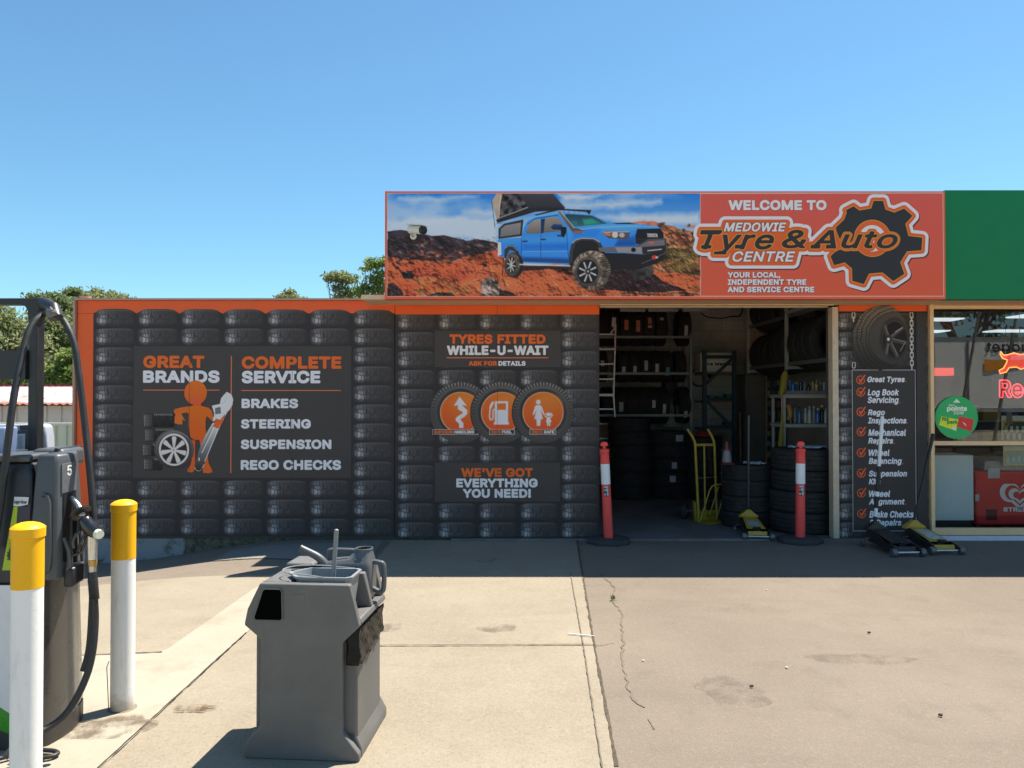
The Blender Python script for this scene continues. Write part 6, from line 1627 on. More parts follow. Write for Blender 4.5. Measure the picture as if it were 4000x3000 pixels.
# ================================================================== TROLLEY JACKS
def jack(front, ang, label, top_m, side_m, handle, Ljk=0.62, Wj=0.30):
    """front: ground point under the front axle; ang: heading of the nose; handle: list of (points, radius, material, name)"""
    t = thing('trolley_jack', label, 'trolley jack', (front.x, front.y, gz(front.x, front.y) + 0.004), ang, 'trolley jacks')
    CH = mat('jack_wheel_steel', (0.16, 0.16, 0.165), 0.4, 0.5, var=0.2)
    hw = Wj / 2
    side = [(0.03, 0.03), (0.03, 0.075), (-0.06, 0.10), (-0.22, 0.115), (-0.42, 0.165), (-0.52, 0.185), (-0.60, 0.165), (-0.62, 0.10), (-0.58, 0.06), (-0.30, 0.045), (-0.06, 0.03)]
    for s in (-1, 1):
        part('side_plate', MB().prism([(x, s * (hw - 0.03 - (0.03 if x < -0.3 else 0.0)), z_) for x, z_ in side], (0, s * 0.012, 0)), side_m, t, world=False, bevel=0.003)
    for s in (-1, 1):
        part('front_wheel', MB().lathe([(0.0002, -.026), (0.036, -.026), (0.042, -.02), (0.042, .02), (0.036, .026), (0.0002, .026)], (0, s * (hw + 0.002), 0.042), 'Y', 20), CH, t, world=False)
        part('rear_caster', MB().lathe([(0.0002, -.014), (0.03, -.014), (0.03, .014), (0.0002, .014)], (-0.56, s * (hw + 0.02), 0.03), 'Y', 16).tube([(-0.56, s * (hw + 0.02), 0.03), (-0.54, s * (hw - 0.0), 0.085), (-0.52, s * (hw - 0.05), 0.09)], 0.009, 6), CH, t, world=False)
    part('axle', MB().tube([(0, -hw, 0.042), (0, hw, 0.042)], 0.011, 10), mat('axle_bright', (0.62, 0.62, 0.62), 0.3, 0.8), t, world=False)
    tw = hw - 0.045
    part('top_plate', MB().prism([(-0.50, -tw * .8, 0.176), (-0.50, tw * .8, 0.176), (-0.12, tw, 0.110), (-0.12, -tw, 0.110)], (0, 0, 0.006)), top_m, t, world=False, bevel=0.002)
    part('nose_plate', MB().prism([(-0.03, -tw, 0.050), (-0.03, tw, 0.050), (-0.045, tw, 0.092), (-0.045, -tw, 0.092)], (0.006, 0, 0.002)), top_m, t, world=False, smooth=0)
    part('saddle', MB().lathe([(0.0002, 0.112), (0.04, 0.112), (0.048, 0.128), (0.040, 0.134), (0.030, 0.120), (0.0002, 0.118)], (-0.075, 0, 0), 'Z', 16), side_m, t, world=False)
    part('lift_arm', MB().prism([(-0.10, -0.03, 0.07), (-0.10, 0.03, 0.07), (-0.48, 0.05, 0.12), (-0.48, -0.05, 0.12)], (0, 0, 0.035)), side_m, t, world=False, smooth=0)
    part('ram_housing', MB().tube([(-0.36, 0, 0.10), (-0.58, 0, 0.10)], [0.042, 0.046], 16), side_m, t, world=False)
    part('handle_socket', MB().loft([[(-0.60 + a * w, b * v, z_) for a, b in ((-1, -1), (1, -1), (1, 1), (-1, 1))] for z_, w, v in ((0.165, .045, .115), (0.19, .045, .11), (0.245, .03, .035), (0.26, .028, .03))]), top_m if top_m is not side_m else side_m, t, world=False, bevel=0.004)
    for pts, r, m, nm in handle:
        part(nm, MB().tube(pts, r, 12), m, t, world=False)
    return t
JY = mat('jack_yellow', (0.50, 0.31, 0.03), 0.45, var=0.15, scale=12)
JB = mat('jack_black', (0.018, 0.018, 0.019), 0.45, var=0.25, scale=12)
PIPE = mat('handle_grey', (0.07, 0.075, 0.08), 0.4, 0.3)
TAPE = mat('handle_tape_white', (0.94, 0.94, 0.93), 0.5, var=0.08)
LAB = mat('jack_label_pale', (0.34, 0.40, 0.44), 0.5, var=0.3, scale=40)
def jdir(fr, ang):
    return lambda P: Matrix.Rotation(-ang, 3, 'Z') @ (Vector(P) - Vector((fr.x, fr.y, gz(fr.x, fr.y) + 0.004)))
def jackat(pxa, ang, label, top, side, top_px, radius, hm, bands=None):
    fr = Gp(*pxa); inv = jdir(fr, ang)
    base = (-0.60, 0, 0.25); wb_ = Matrix.Rotation(ang, 3, 'Z') @ Vector(base) + Vector((fr.x, fr.y, 0))
    tp_ = inv(Wp(*top_px)); hs = []
    b0 = Vector(base)
    for f0, f1, m, r, nm in (bands or [(0, 1, hm, radius, 'handle')]):
        hs.append(([b0.lerp(tp_, f0), b0.lerp(tp_, f1)], r, m, nm))
    return jack(fr, ang, label, top, side, hs)
j1 = jackat((2962, 2112), R(-97), 'yellow trolley jack with an upright grey handle on the doorway sill', JY, JB, (2924, 1622, 9.22), 0.0145, PIPE)
part('label_plate', MB().prism([(-0.36, -0.065, 0.160), (-0.36, 0.065, 0.160), (-0.20, 0.07, 0.132), (-0.20, -0.07, 0.132)], (0, 0, 0.0025)), LAB, j1, world=False, smooth=0)
j2 = jackat((3548, 2176), R(-85), 'black trolley jack with a white taped handle before the pillar sign', JB, JB, (3446, 1626, 8.42), 0.02, JB,
    [(0, 0.055, JB, 0.018, 'handle'), (0.055, 0.135, TAPE, 0.0185, 'tape_band'), (0.135, 0.245, JB, 0.02, 'handle'), (0.245, 0.29, TAPE, 0.0235, 'tape_band'), (0.29, 0.53, JB, 0.0205, 'handle'), (0.53, 1.0, TAPE, 0.018, 'grip')])
j3 = jackat((3698, 2168), R(-88), 'black and yellow trolley jack with its handle leaning on the window frame', JY, JB, (3645, 1695, 8.62), 0.016, JB,
    [(0, 0.55, JB, 0.0145, 'handle'), (0.55, 0.92, JB, 0.016, 'handle'), (0.92, 1.0, JB, 0.022, 'grip')])
part('label_plate', MB().prism([(-0.46, -0.065, 0.178), (-0.46, 0.065, 0.178), (-0.17, 0.08, 0.128), (-0.17, -0.08, 0.128)], (0, 0, 0.0025)), mat('jack_label_silver', (0.42, 0.45, 0.42), 0.4, var=0.5, scale=18), j3, world=False, smooth=0)

# ================================================================== SMALLER THINGS IN THE WORKSHOP
# cone on the shorter stack
cc = Wp(2838, 0, 9.5); zc = zA + 0.012
cn2 = thing('traffic_cone', 'small traffic cone with a wide pale collar standing on the shorter tyre stack', 'traffic cone', (cc.x, 9.5, zc - 0.011))
part('base', MB().box(cc.x - 0.075, cc.x + 0.075, 9.425, 9.575, zc - 0.010, zc + 0.014), mat('cone_base', (0.05, 0.02, 0.02), 0.7), cn2, bevel=0.006)
part('cone_body', MB().lathe([(0.062, zc + 0.014), (0.050, zc + 0.05), (0.02, zc + 0.22), (0.016, zc + 0.275), (0.0002, zc + 0.277)], (cc.x, 9.5, 0), n=22), mat('cone_red', (0.22, 0.045, 0.03), 0.6), cn2)
part('collar', MB().lathe([(0.0605, zc + 0.026), (0.052, zc + 0.09), (0.042, zc + 0.15), (0.034, zc + 0.165)], (cc.x, 9.5, 0), n=22), mat('cone_collar', (0.24, 0.24, 0.245), 0.5), cn2)
def crumple(name, cx, cy, zz, w, d, label, seed):
    r = random.Random(seed); mb = MB(); n = 9
    for j in range(n):
        for i in range(n):
            mb.v.append((cx + (i / (n - 1) - .5) * w + r.uniform(-.008, .008), cy + (j / (n - 1) - .5) * d, zz + abs(0.022 * math.sin(i * 1.3 + j) + r.uniform(0, .015))))
    mb.f = [(j * n + i, j * n + i + 1, (j + 1) * n + i + 1, (j + 1) * n + i) for j in range(n - 1) for i in range(n - 1)]
    o = single(name, mb, mat('paper_blue_white', (0.50, 0.58, 0.62), 0.6, var=0.2, scale=25), label, 'paper', (cx, cy, zz), smooth=20)
    o.modifiers.new('solid', 'SOLIDIFY').thickness = 0.003
crumple('paper_sheet', Wp(2950, 0, 9.5).x, 9.55, zA + 0.004, 0.24, 0.2, 'creased pale paper sheet on the shorter tyre stack behind the jack handle', 2)
crumple('paper_sheet', Wp(3150, 0, 9.3).x, 9.2, zB + 0.004, 0.48, 0.2, 'pale wrapping sheet on top of the taller tyre stack', 5)
# pallet racking at the back
br = thing('racking_frame', 'dark blue pallet racking frame with diagonal braces against the back wall', 'racking', (3.6, 12.9, 0.022))
BL = mat('racking_blue', (0.010, 0.032, 0.044), 0.5, var=0.2)
bx = lambda px, Y=12.7: Wp(px, 0, Y).x
for px in (2752, 2868): part('upright', MB().bar((bx(px), 12.7, 0.022), (bx(px), 12.7, 2.38), 0.06, 0.06), BL, br, smooth=0)
for y in (1394, 1560, 1668): part('beam', MB().bar((bx(2752), 12.7, Wp(0, y, 12.7).z), (bx(2868), 12.7, Wp(0, y, 12.7).z), 0.04, 0.055), BL, br, smooth=0)
part('brace', MB().bar(Wp(2762, 1495, 12.68), Wp(2862, 1400, 12.68), 0.02, 0.05), BL, br, smooth=0)
part('brace', MB().bar(Wp(2758, 1565, 12.68), Wp(2862, 1672, 12.68), 0.02, 0.05), BL, br, smooth=0)
part('shelf_board', MB().box(bx(2735, 13), bx(2885, 13), 12.74, 13.4, 2.0, 2.03).box(bx(2752), bx(2868), 12.76, 13.4, 1.52, 1.55).box(bx(2752), bx(2868), 12.76, 13.4, 1.06, 1.09), mat('shelf_wood', (0.20, 0.15, 0.10), 0.7, var=0.2), br, smooth=0)
cb = thing('carton', 'cream carton marked Line Master on the top of the blue racking', 'carton', (bx(2805, 13), 13, 2.031))
part('box', MB().box(bx(2736, 12.95), bx(2874, 12.95), 12.95, 13.35, 2.031, 2.36), mat('carton_cream', (0.86, 0.82, 0.72), 0.7, var=0.05), cb, bevel=0.008)
text('lettering', 'Line Master', (2745, 1415, 2862, 1428), onplane(12.95, 0.004), mat('ink_dark', (0, 0, 0)), cb, bold=0.9, cell=0.9)
GR = mat('box_green', (0.03, 0.13, 0.055), 0.5, var=0.3)
for i, (x, y, w, hh, lb) in enumerate([(2776, 1557, 26, 22, 'green parts box on the middle racking shelf, nearest the left upright'), (2808, 1557, 28, 18, 'wide green parts box in the middle of the racking shelf'), (2842, 1557, 24, 26, 'tall green parts box by the right racking upright'), (2840, 1662, 30, 26, 'green parts box on the lowest racking shelf')]):
    c = Wp(x, y, 12.9); z0_ = 1.551 if y < 1600 else 1.091
    single('parts_box', MB().box(c.x - w / 500, c.x + w / 500, 12.8, 13.0, z0_, z0_ + hh * 0.0043), GR, lb, 'box', (c.x, 12.9, z0_), 'green parts boxes on the racking', bevel=0.004)
hc = Wp(2758, 1672, 12.25)
hat = thing('red_cap', 'red cap lying on the dark tyre stack behind the hand truck', 'cap', (hc.x, 12.25, 1.0))
part('crown', MB().lathe([(0.0002, 1.085), (0.07, 1.075), (0.13, 1.045), (0.16, 1.012), (0.165, 0.998)], (hc.x - .04, 12.2, 0), n=20), mat('cap_red', (0.35, 0.03, 0.03), 0.7), hat)
part('brim', MB().prism([(hc.x + + .10 + .17 * math.cos(a), 12.18 + .13 * math.sin(a), 0.998) for a in [k * PI / 8 for k in range(16)]], (0, 0, 0.008)), mat('cap_dark', (0.03, 0.02, 0.02), 0.7), hat)
# poles leaning in the corner
for i, (x0, y0, x1, y1, m, lb) in enumerate([(2890, 1610, 2893, 1850, (0.25, 0.17, 0.09), 'thin wooden pole leaning in the back corner beside the blue racking'), (2912, 1560, 2905, 1900, (0.05, 0.05, 0.05), 'dark pole leaning in the back corner of the workshop'), (2995, 1465, 2992, 1890, (0.30, 0.24, 0.15), 'pale timber batten standing by the open inner door')]):
    a, b = Wp(x0, y0, 12.6), Wp(x1, y1, 12.2); b.z = 0.024
    single('leaning_pole', MB().tube([b, a], 0.014, 8), mat('pole_%d' % i, m, 0.6, var=0.2), lb, 'pole', tuple(b))
single('locker', MB().box(3.93, 4.5, 12.95, 13.6, 0.024, 2.0), mat('locker_brown', (0.17, 0.15, 0.125), 0.6, var=0.15), 'tall drab metal locker in the far right corner of the workshop', 'locker', (4.2, 13.2, 0.024), bevel=0.01)
pb = thing('parts_board', 'dark board of hanging packets and small tools beside the far end of the bottle shelf', 'board', (4.0, 12.6, 1.2))
part('backing', MB().box(Wp(2994, 0, 12.6).x, Wp(3062, 0, 12.6).x, 12.6, 12.63, 0.35, 2.0), mat('board_dark', (0.05, 0.045, 0.04), 0.8), pb, smooth=0)
rpb = random.Random(14)
for j in range(9):
    for i in range(3):
        x = Wp(3001 + i * 20 + rpb.uniform(-3, 3), 0, 12.6).x; zz = 1.88 - j * 0.165; hh = rpb.uniform(.07, .13)
        col = rpb.choice([(0.30, 0.08, 0.06), (0.26, 0.24, 0.20), (0.08, 0.10, 0.14), (0.30, 0.27, 0.12), (0.16, 0.12, 0.09)])
        part('packet', MB().box(x - .028, x + .028, 12.565, 12.585, zz - hh, zz).tube([(x, 12.6, zz + .012), (x, 12.57, zz + .012)], 0.003, 5), mat('board_packet_%d' % int(col[0] * 100 + col[2] * 1000), col, 0.5, var=0.3, scale=30), pb, smooth=0)
single('coiled_hose', MB().tube([(3.30 + 0.17 * math.cos(a) * (1 + .02 * a / 6), 13.55 - a * 0.006, 1.95 + 0.15 * math.sin(a)) for a in [k * 0.35 for k in range(64)]], 0.013, 7), mat('hose_dull', (0.03, 0.03, 0.032), 0.6), 'black coiled hose hung on the back wall right of the cream carton', 'hose', (3.3, 13.6, 1.95))
single('wall_cabinet', MB().box(2.70, 2.92, 13.55, 13.89, 1.62, 2.28), mat('cabinet_black', (0.03, 0.03, 0.032), 0.5), 'small black wall cabinet between the tyre rack and the cream carton', 'cabinet', (2.8, 13.7, 1.62), bevel=0.01)
single('plastic_sheet', MB().loft([[(2.78 + 0.16 * math.cos(a) * s, 13.3 + 0.12 * math.sin(a) * s, zz) for a in [k * PI / 5 for k in range(10)]] for zz, s in ((1.10, 1.1), (1.25, 1.2), (1.42, .9), (1.5, .35))]), mat('sheet_grey', (0.32, 0.31, 0.29), 0.6, var=0.4, scale=12), 'crumpled pale plastic bag beside the blue racking', 'bag', (2.8, 13.3, 1.1))
# shelves with bottles by the right jamb
sh_ = thing('workshop_shelf', 'pale steel shelf unit full of bottles behind the tall tyre stack', 'shelf', (4.0, 10.2, 0.022))
ST = mat('shelf_pale', (0.42, 0.40, 0.36), 0.5, var=0.12)
x0_ = Wp(3058, 0, 9.95).x
zs_ = [Wp(0, 1541, 9.95).z, Wp(0, 1656, 9.95).z, 0.9]
for zz in zs_: part('shelf_board', MB().box(x0_, 4.55, 9.95, 10.45, zz - 0.045, zz), ST, sh_, smooth=0, bevel=0.004)
for x in (x0_ + 0.03, 4.5):
    for y in (9.99, 10.42): part('post', MB().bar((x, y, 0.022), (x, y, zs_[0] - 0.046), 0.03, 0.03), ST, sh_, smooth=0)
def bottle_mb(r, h_, neck=True):
    return MB().lathe([(0.0002, 0), (r, 0.002), (r, h_ * .62), (r * .9, h_ * .72), (r * .38, h_ * .84), (r * .36, h_)] + [(0.0002, h_)] if neck else [(0.0002, 0), (r, 0.002), (r, h_ * .9), (r * .92, h_ * .97), (0.0002, h_)], n=14)
def bottle(x, y, zz, r, h_, col, cap, label, neck, grp):
    c = Wp(x, 0, y)
    t = thing('bottle', label, 'bottle', (c.x, y, zz + 0.001), 0, grp)
    part('flask', bottle_mb(r, h_, neck), mat('bottle_' + col[0], col[1], 0.18, var=0.2, scale=30, coat=0.4), t, world=False)
    if cap: part('cap', MB().lathe([(r * .45, h_ * .93), (r * .45, h_ * 1.05), (0.0002, h_ * 1.05)], n=10), mat('cap_' + cap[0], cap[1], 0.4), t, world=False)
BLU, AMB, CLR, BLK_, ORG, GRY = ('blue', (0.03, 0.12, 0.34)), ('amber', (0.42, 0.24, 0.05)), ('clear', (0.42, 0.42, 0.40)), ('black', (0.02, 0.02, 0.022)), ('orange', (0.5, 0.16, 0.05)), ('grey', (0.24, 0.22, 0.21))
WC_, DC_ = ('white', (0.7, 0.7, 0.7)), ('dark', (0.02, 0.02, 0.03))
up = [(3072, BLU, DC_), (3086, BLU, WC_), (3098, BLU, DC_), (3110, BLU, WC_), (3128, BLK_, None), (3142, GRY, DC_), (3158, BLK_, None), (3176, AMB, DC_), (3190, AMB, None), (3206, GRY, WC_), (3220, GRY, DC_), (3232, ORG, None)]
for i, (x, c, cp) in enumerate(up):
    bottle(x, 10.08 + (i % 2) * 0.05, zs_[0], 0.021 + 0.003 * (i % 3), 0.15 + 0.02 * ((i * 7) % 3), c, cp, f'{c[0]} bottle, {ORD[i]} from the left on the upper workshop shelf', i % 3 != 1, 'bottles on the upper shelf')
lo_ = [(3088, BLK_, DC_), (3104, GRY, DC_), (3122, BLU, DC_), (3146, CLR, WC_), (3162, CLR, None), (3178, CLR, WC_), (3194, BLU, WC_), (3210, BLK_, WC_), (3226, CLR, DC_), (3240, GRY, WC_)]
for i, (x, c, cp) in enumerate(lo_):
    bottle(x, 10.05 + (i % 2) * 0.06, zs_[1], 0.027, 0.19 + 0.02 * ((i * 5) % 3), c, cp, f'{c[0]} bottle, {ORD[i]} from the left on the lower workshop shelf', True, 'bottles on the lower shelf')
single('storage_tray', MB().box(Wp(3062, 0, 10).x, Wp(3244, 0, 10).x, 9.96, 9.98, zs_[0] + 0.001, zs_[0] + 0.05).box(Wp(3062, 0, 10).x, Wp(3244, 0, 10).x, 10.2, 10.22, zs_[0] + 0.001, zs_[0] + 0.05), mat('tray_clear', (0.20, 0.19, 0.18), 0.4), 'low open tray edging the bottles on the upper workshop shelf', 'tray', (3.9, 10, zs_[0]), smooth=0)
UM = mat('umbrella_yellow', (0.24, 0.19, 0.02), 0.7, var=0.2, bump=0.2, bscale=30)
uu = thing('umbrella', 'folded yellow umbrella hanging beside the bottle shelf', 'umbrella', Wp(3060, 1700, 9.85))
part('canopy', MB().tube([Wp(3068, 1448, 9.86), Wp(3066, 1470, 9.86), Wp(3058, 1520, 9.86), Wp(3048, 1555, 9.86)], [0.02, 0.05, 0.045, 0.012], 10), UM, uu)
part('shaft', MB().tube([Wp(3054, 1550, 9.86), Wp(3052, 1700, 9.85), Wp(3046, 1850, 9.84)], 0.006, 6), STEEL, uu)
part('skirt', MB().tube([Wp(3056, 1590, 9.85), Wp(3053, 1660, 9.85), Wp(3048, 1740, 9.85), Wp(3047, 1780, 9.85)], [0.006, 0.02, 0.036, 0.028], 10), UM, uu)
rag = MB().tube(smooth_path([Wp(3078, 1580, 9.9), Wp(3084, 1600, 9.9), Wp(3086, 1625, 9.9), Wp(3078, 1640, 9.9)]), 0.028, 8)
single('hanging_rag', rag, mat('rag_orange', (0.36, 0.20, 0.04), 0.8, var=0.3), 'orange rag hanging from the end of the bottle shelf', 'rag', Wp(3080, 1610, 9.9))
# cable and batten lights under the ceiling
lt = [(2422, 2520), (2532, 2648), (2668, 2760)]
for i, (xa_, xb_) in enumerate(lt):
    a, b = Wp(xa_, 1213, 12.4), Wp(xb_, 1211, 12.4)
    single('ceiling_batten', MB().box(a.x, b.x, 12.36, 12.44, a.z - 0.02, a.z + 0.03).box((a.x + b.x) / 2 - .02, (a.x + b.x) / 2 + .02, 12.38, 12.42, a.z + 0.03, 3.44), mat('batten_grey', (0.5, 0.5, 0.48), 0.5), f'unlit ceiling batten light, {["left", "middle", "right"][i]} one of three above the back tyre rack', 'light', (a.x, 12.4, a.z), 'unlit ceiling battens', smooth=0)
single('hanging_cable', MB().tube(smooth_path([Wp(2740, 1222, 12.5), Wp(2765, 1238, 12.5), Wp(2820, 1243, 12.5), Wp(2860, 1236, 12.5), Wp(2892, 1232, 12.5), Wp(2905, 1190, 12.5)]), 0.012, 6), mat('cable_black', (0.01, 0.01, 0.01), 0.6), 'black cable sagging under the ceiling above the carton', 'cable', Wp(2800, 1240, 12.5))

# ================================================================== SHOP NEXT DOOR: window and what stands behind it
FR = mat('window_frame_paint', sh(196, 176, 142), 0.5, var=0.05)
shp = thing('shop_building', 'shop with a large window in a cream frame, right of the pillar sign', 'shop front', (7, YW, 0))
XR = 9.2
zg0, zg1 = z(2061), z(1206)
wf = part('window_frame', MB().box(X_(3628), X_(3642), YW - 0.04, YW + 0.06, z(2090), z(1169) - 0.006)
     .box(X_(3642) + 0.001, XR, YW - 0.025, YW + 0.05, z(2088), z(2062)).box(X_(3642) + 0.001, XR, YW - 0.02, YW + 0.05, z(1739), z(1723))
     .box(X_(3642) + 0.001, XR, YW - 0.045, YW + 0.05, z(1192), z(1170)).box(X_(3642) + 0.001, XR, YW - 0.025, YW + 0.05, z(1207), z(1194)), FR, shp, smooth=0)
part('frame_shadow_gap', MB().box(X_(3624) + 0.001, X_(3628) - 0.001, YW + 0.02, YW + 0.06, 0.02, z(1169) - 0.006), mat('gap_dark', (0.03, 0.03, 0.03), 0.8), shp, smooth=0)
GL = glass_mat('shop_glass', 1.9)
GL2 = glass_mat('shop_glass_lower', 1.27)
part('pane', MB().poly([(X_(3641), YW + 0.012, z(1724)), (XR, YW + 0.012, z(1724)), (XR, YW + 0.012, z(1206)), (X_(3641), YW + 0.012, z(1206))]), GL, shp, smooth=0)
part('pane', MB().poly([(X_(3641), YW + 0.012, z(2063)), (XR, YW + 0.012, z(2063)), (XR, YW + 0.012, z(1738)), (X_(3641), YW + 0.012, z(1738))]), GL2, shp, smooth=0)
part('sill_plinth', MB().box(X_(3628), XR, YW - 0.03, YW + 0.1, -0.05, z(2090) - 0.003), mat('plinth_white', sh(142, 152, 172), 0.8, var=0.08, bump=0.1), shp, smooth=0)
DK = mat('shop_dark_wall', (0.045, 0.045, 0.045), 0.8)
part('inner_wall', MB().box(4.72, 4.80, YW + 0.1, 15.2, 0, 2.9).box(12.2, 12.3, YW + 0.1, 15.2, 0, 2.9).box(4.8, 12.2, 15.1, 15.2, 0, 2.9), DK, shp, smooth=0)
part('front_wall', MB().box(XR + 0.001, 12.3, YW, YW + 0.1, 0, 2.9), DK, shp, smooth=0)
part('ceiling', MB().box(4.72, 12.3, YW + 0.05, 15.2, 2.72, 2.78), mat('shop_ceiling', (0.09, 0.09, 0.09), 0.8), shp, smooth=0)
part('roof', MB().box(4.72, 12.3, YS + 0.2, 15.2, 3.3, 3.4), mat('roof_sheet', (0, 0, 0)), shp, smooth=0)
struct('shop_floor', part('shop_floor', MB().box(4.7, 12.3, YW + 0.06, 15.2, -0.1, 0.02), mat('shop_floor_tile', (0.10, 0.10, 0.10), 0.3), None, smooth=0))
LP = emit('lamp_panel', (0.86, 0.93, 1.0), 0.5)
for i, (xa_, xb_, ya_, yb_) in enumerate([(5.2, 6.25, 10.6, 10.95), (6.75, 8.2, 10.1, 10.5), (5.6, 7.2, 12.6, 13.0), (7.9, 9.4, 12.5, 12.9)]):
    t = thing('ceiling_light', ['lit ceiling panel at the left end of the shop window, nearest the glass', 'lit ceiling panel right of the first one near the shop glass', 'lit ceiling panel deeper in the shop above the red fridge', 'lit ceiling panel deep in the shop at the right edge'][i], 'ceiling light', ((xa_ + xb_) / 2, (ya_ + yb_) / 2, 2.70), 0, 'lit ceiling panels in the shop')
    part('diffuser', MB().box(xa_, xb_, ya_, yb_, 2.695, 2.712), LP, t, smooth=0)
    part('housing', MB().box(xa_ - 0.02, xb_ + 0.02, ya_ - 0.02, yb_ + 0.02, 2.712, 2.721), mat('lamp_housing', (0.4, 0.4, 0.4), 0.5), t, smooth=0)
# freezer chest
fz = thing('freezer_chest', 'red ice cream freezer chest with a white heart logo behind the shop window', 'freezer', (6.6, 9.9, 0.02))
YF = 9.45
fx = lambda px: Wp(px, 0, YF).x
fzz = lambda py: Wp(0, py, YF).z
FRED = mat('freezer_red', (0.85, 0.03, 0.035), 0.45, var=0.05)
part('body', MB().box(fx(3807), fx(4240), YF, YF + 0.7, 0.05, fzz(1840)), FRED, fz, bevel=0.02)
part('lid', MB().box(fx(3845), fx(4240), YF + 0.01, YF + 0.69, fzz(1839), fzz(1800)), mat('freezer_lid', (0.36, 0.37, 0.39), 0.3), fz, bevel=0.01)
part('feet', MB().box(fx(3820), fx(3840), YF + 0.05, YF + 0.1, 0.02, 0.05).box(fx(4200), fx(4220), YF + 0.05, YF + 0.1, 0.02, 0.05), PK, fz, smooth=0)
part('price_card', MB().prism([onplane(YF, 0.004)(*p) for p in [(3856, 1829), (3902, 1829), (3902, 1868), (3856, 1868)]], (0, 0.003, 0)), mat('card_pale', (0.6, 0.6, 0.62), 0.6), fz, smooth=0)
part('vent_grille', MB().prism([onplane(YF, 0.003)(*p) for p in [(3847, 1990), (3890, 1990), (3890, 2032), (3847, 2032)]], (0, 0.002, 0)), mat('vent_dark', (0.10, 0.01, 0.012), 0.6), fz, smooth=0)
part('side_sticker', MB().prism([onplane(YF, 0.003)(*p) for p in [(3806, 1931), (3821, 1931), (3821, 1957), (3806, 1957)]], (0, 0.002, 0)), mat('sticker_teal', (0.45, 0.60, 0.58), 0.5), fz, smooth=0)
def heart():
    xs, ys, X, Y = grid(3890, 1890, 4070, 1990, 1.2)
    cx = 3979; w = 78
    def hf(s, dy):
        u = np.abs(X - cx) / s; v = (Y - 1938 - dy) / s
        lobe = np.hypot(u - 0.50, v + 0.20) - 0.50
        tip = np.maximum((v + 0.20) * 0.75 + (u - 0.0) * 0.66 - 0.66, -(v + 0.2))
        return np.minimum(lobe, np.maximum(tip, -(v + 0.22))) * s
    a, b, c, d = hf(w, 0), hf(w - 20, -2), hf(w - 34, 0), hf(w - 52, 0)
    Fd = np.minimum(np.maximum(a, -b), np.maximum(c, -d))
    LG = mat('freezer_logo_pale', (0.92, 0.88, 0.9), 0.5, var=0.03)
    shape('heart_logo', Fd, xs, ys, onplane(YF, 0.004), LG, fz)
    text('lettering', 'STREETS', (3914, 1981, 4044, 1999), onplane(YF, 0.004), LG, fz, bold=1.6, cell=1.0)
heart()
# pale cabinet
cabt = thing('shop_cabinet', 'blank pale blue cabinet back against the shop glass, left of the freezer', 'cabinet', (5.3, 9.2, 0.02))
yc = 9.15
part('carcass', MB().box(Wp(3610, 0, yc).x, Wp(3800, 0, yc).x, yc, yc + 0.4, Wp(0, 2033, yc).z, Wp(0, 1778, yc).z), mat('cabinet_pale', (0.72, 0.86, 0.92), 0.5, var=0.04), cabt, bevel=0.006)
part('base', MB().box(Wp(3615, 0, yc).x, Wp(3795, 0, yc).x, yc + 0.03, yc + 0.38, 0.02, Wp(0, 2033, yc).z - 0.001), PK, cabt, smooth=0)
# drinks fridge deep inside
df_ = thing('drinks_fridge', 'tall red drinks fridge with a lit red header deep inside the shop', 'fridge', (6.6, 12.2, 0.02))
yd = 12.0
part('cabinet', MB().box(Wp(3560, 0, yd).x, Wp(3722, 0, yd).x, yd, yd + 0.6, 0.02, Wp(0, 1468, yd).z), mat('fridge_dark_red', (0.10, 0.01, 0.012), 0.4), df_, bevel=0.01)
part('header', MB().box(Wp(3560, 0, yd).x, Wp(3724, 0, yd).x, yd - 0.02, yd + 0.5, Wp(0, 1467, yd).z, Wp(0, 1437, yd).z), emit('fridge_header_lit', (0.9, 0.08, 0.06), 0.55), df_, smooth=0)
# stock shelves inside, half lost in the dark
st_ = thing('shop_shelving', 'dark shop shelving with coloured stock in the depth behind the window', 'shelving', (8, 13.4, 0.02))
rs = random.Random(31)
part('frame', MB().box(7.2, 11.5, 13.4, 13.45, 0.02, 1.5), DK, st_, smooth=0)
for k in range(3):
    part('shelf', MB().box(7.2, 11.5, 13.0, 13.4, 0.35 + k * 0.42, 0.38 + k * 0.42), mat('shop_shelf_grey', (0.2, 0.2, 0.2), 0.5), st_, smooth=0)
for k in range(3):
    for i in range(12):
        x = 7.3 + i * 0.34; hh = rs.uniform(.12, .3); col = rs.choice([(0.3, 0.02, 0.02), (0.25, 0.22, 0.02), (0.02, 0.09, 0.2), (0.05, 0.18, 0.05), (0.3, 0.3, 0.3), (0.28, 0.12, 0.02)])
        part('packet', MB().box(x, x + 0.26, 13.02, 13.3, 0.381 + k * 0.42, 0.381 + k * 0.42 + hh), mat('packet_%02d_%02d_%02d' % tuple(int(c * 99) for c in col), col, 0.4), st_, smooth=0)

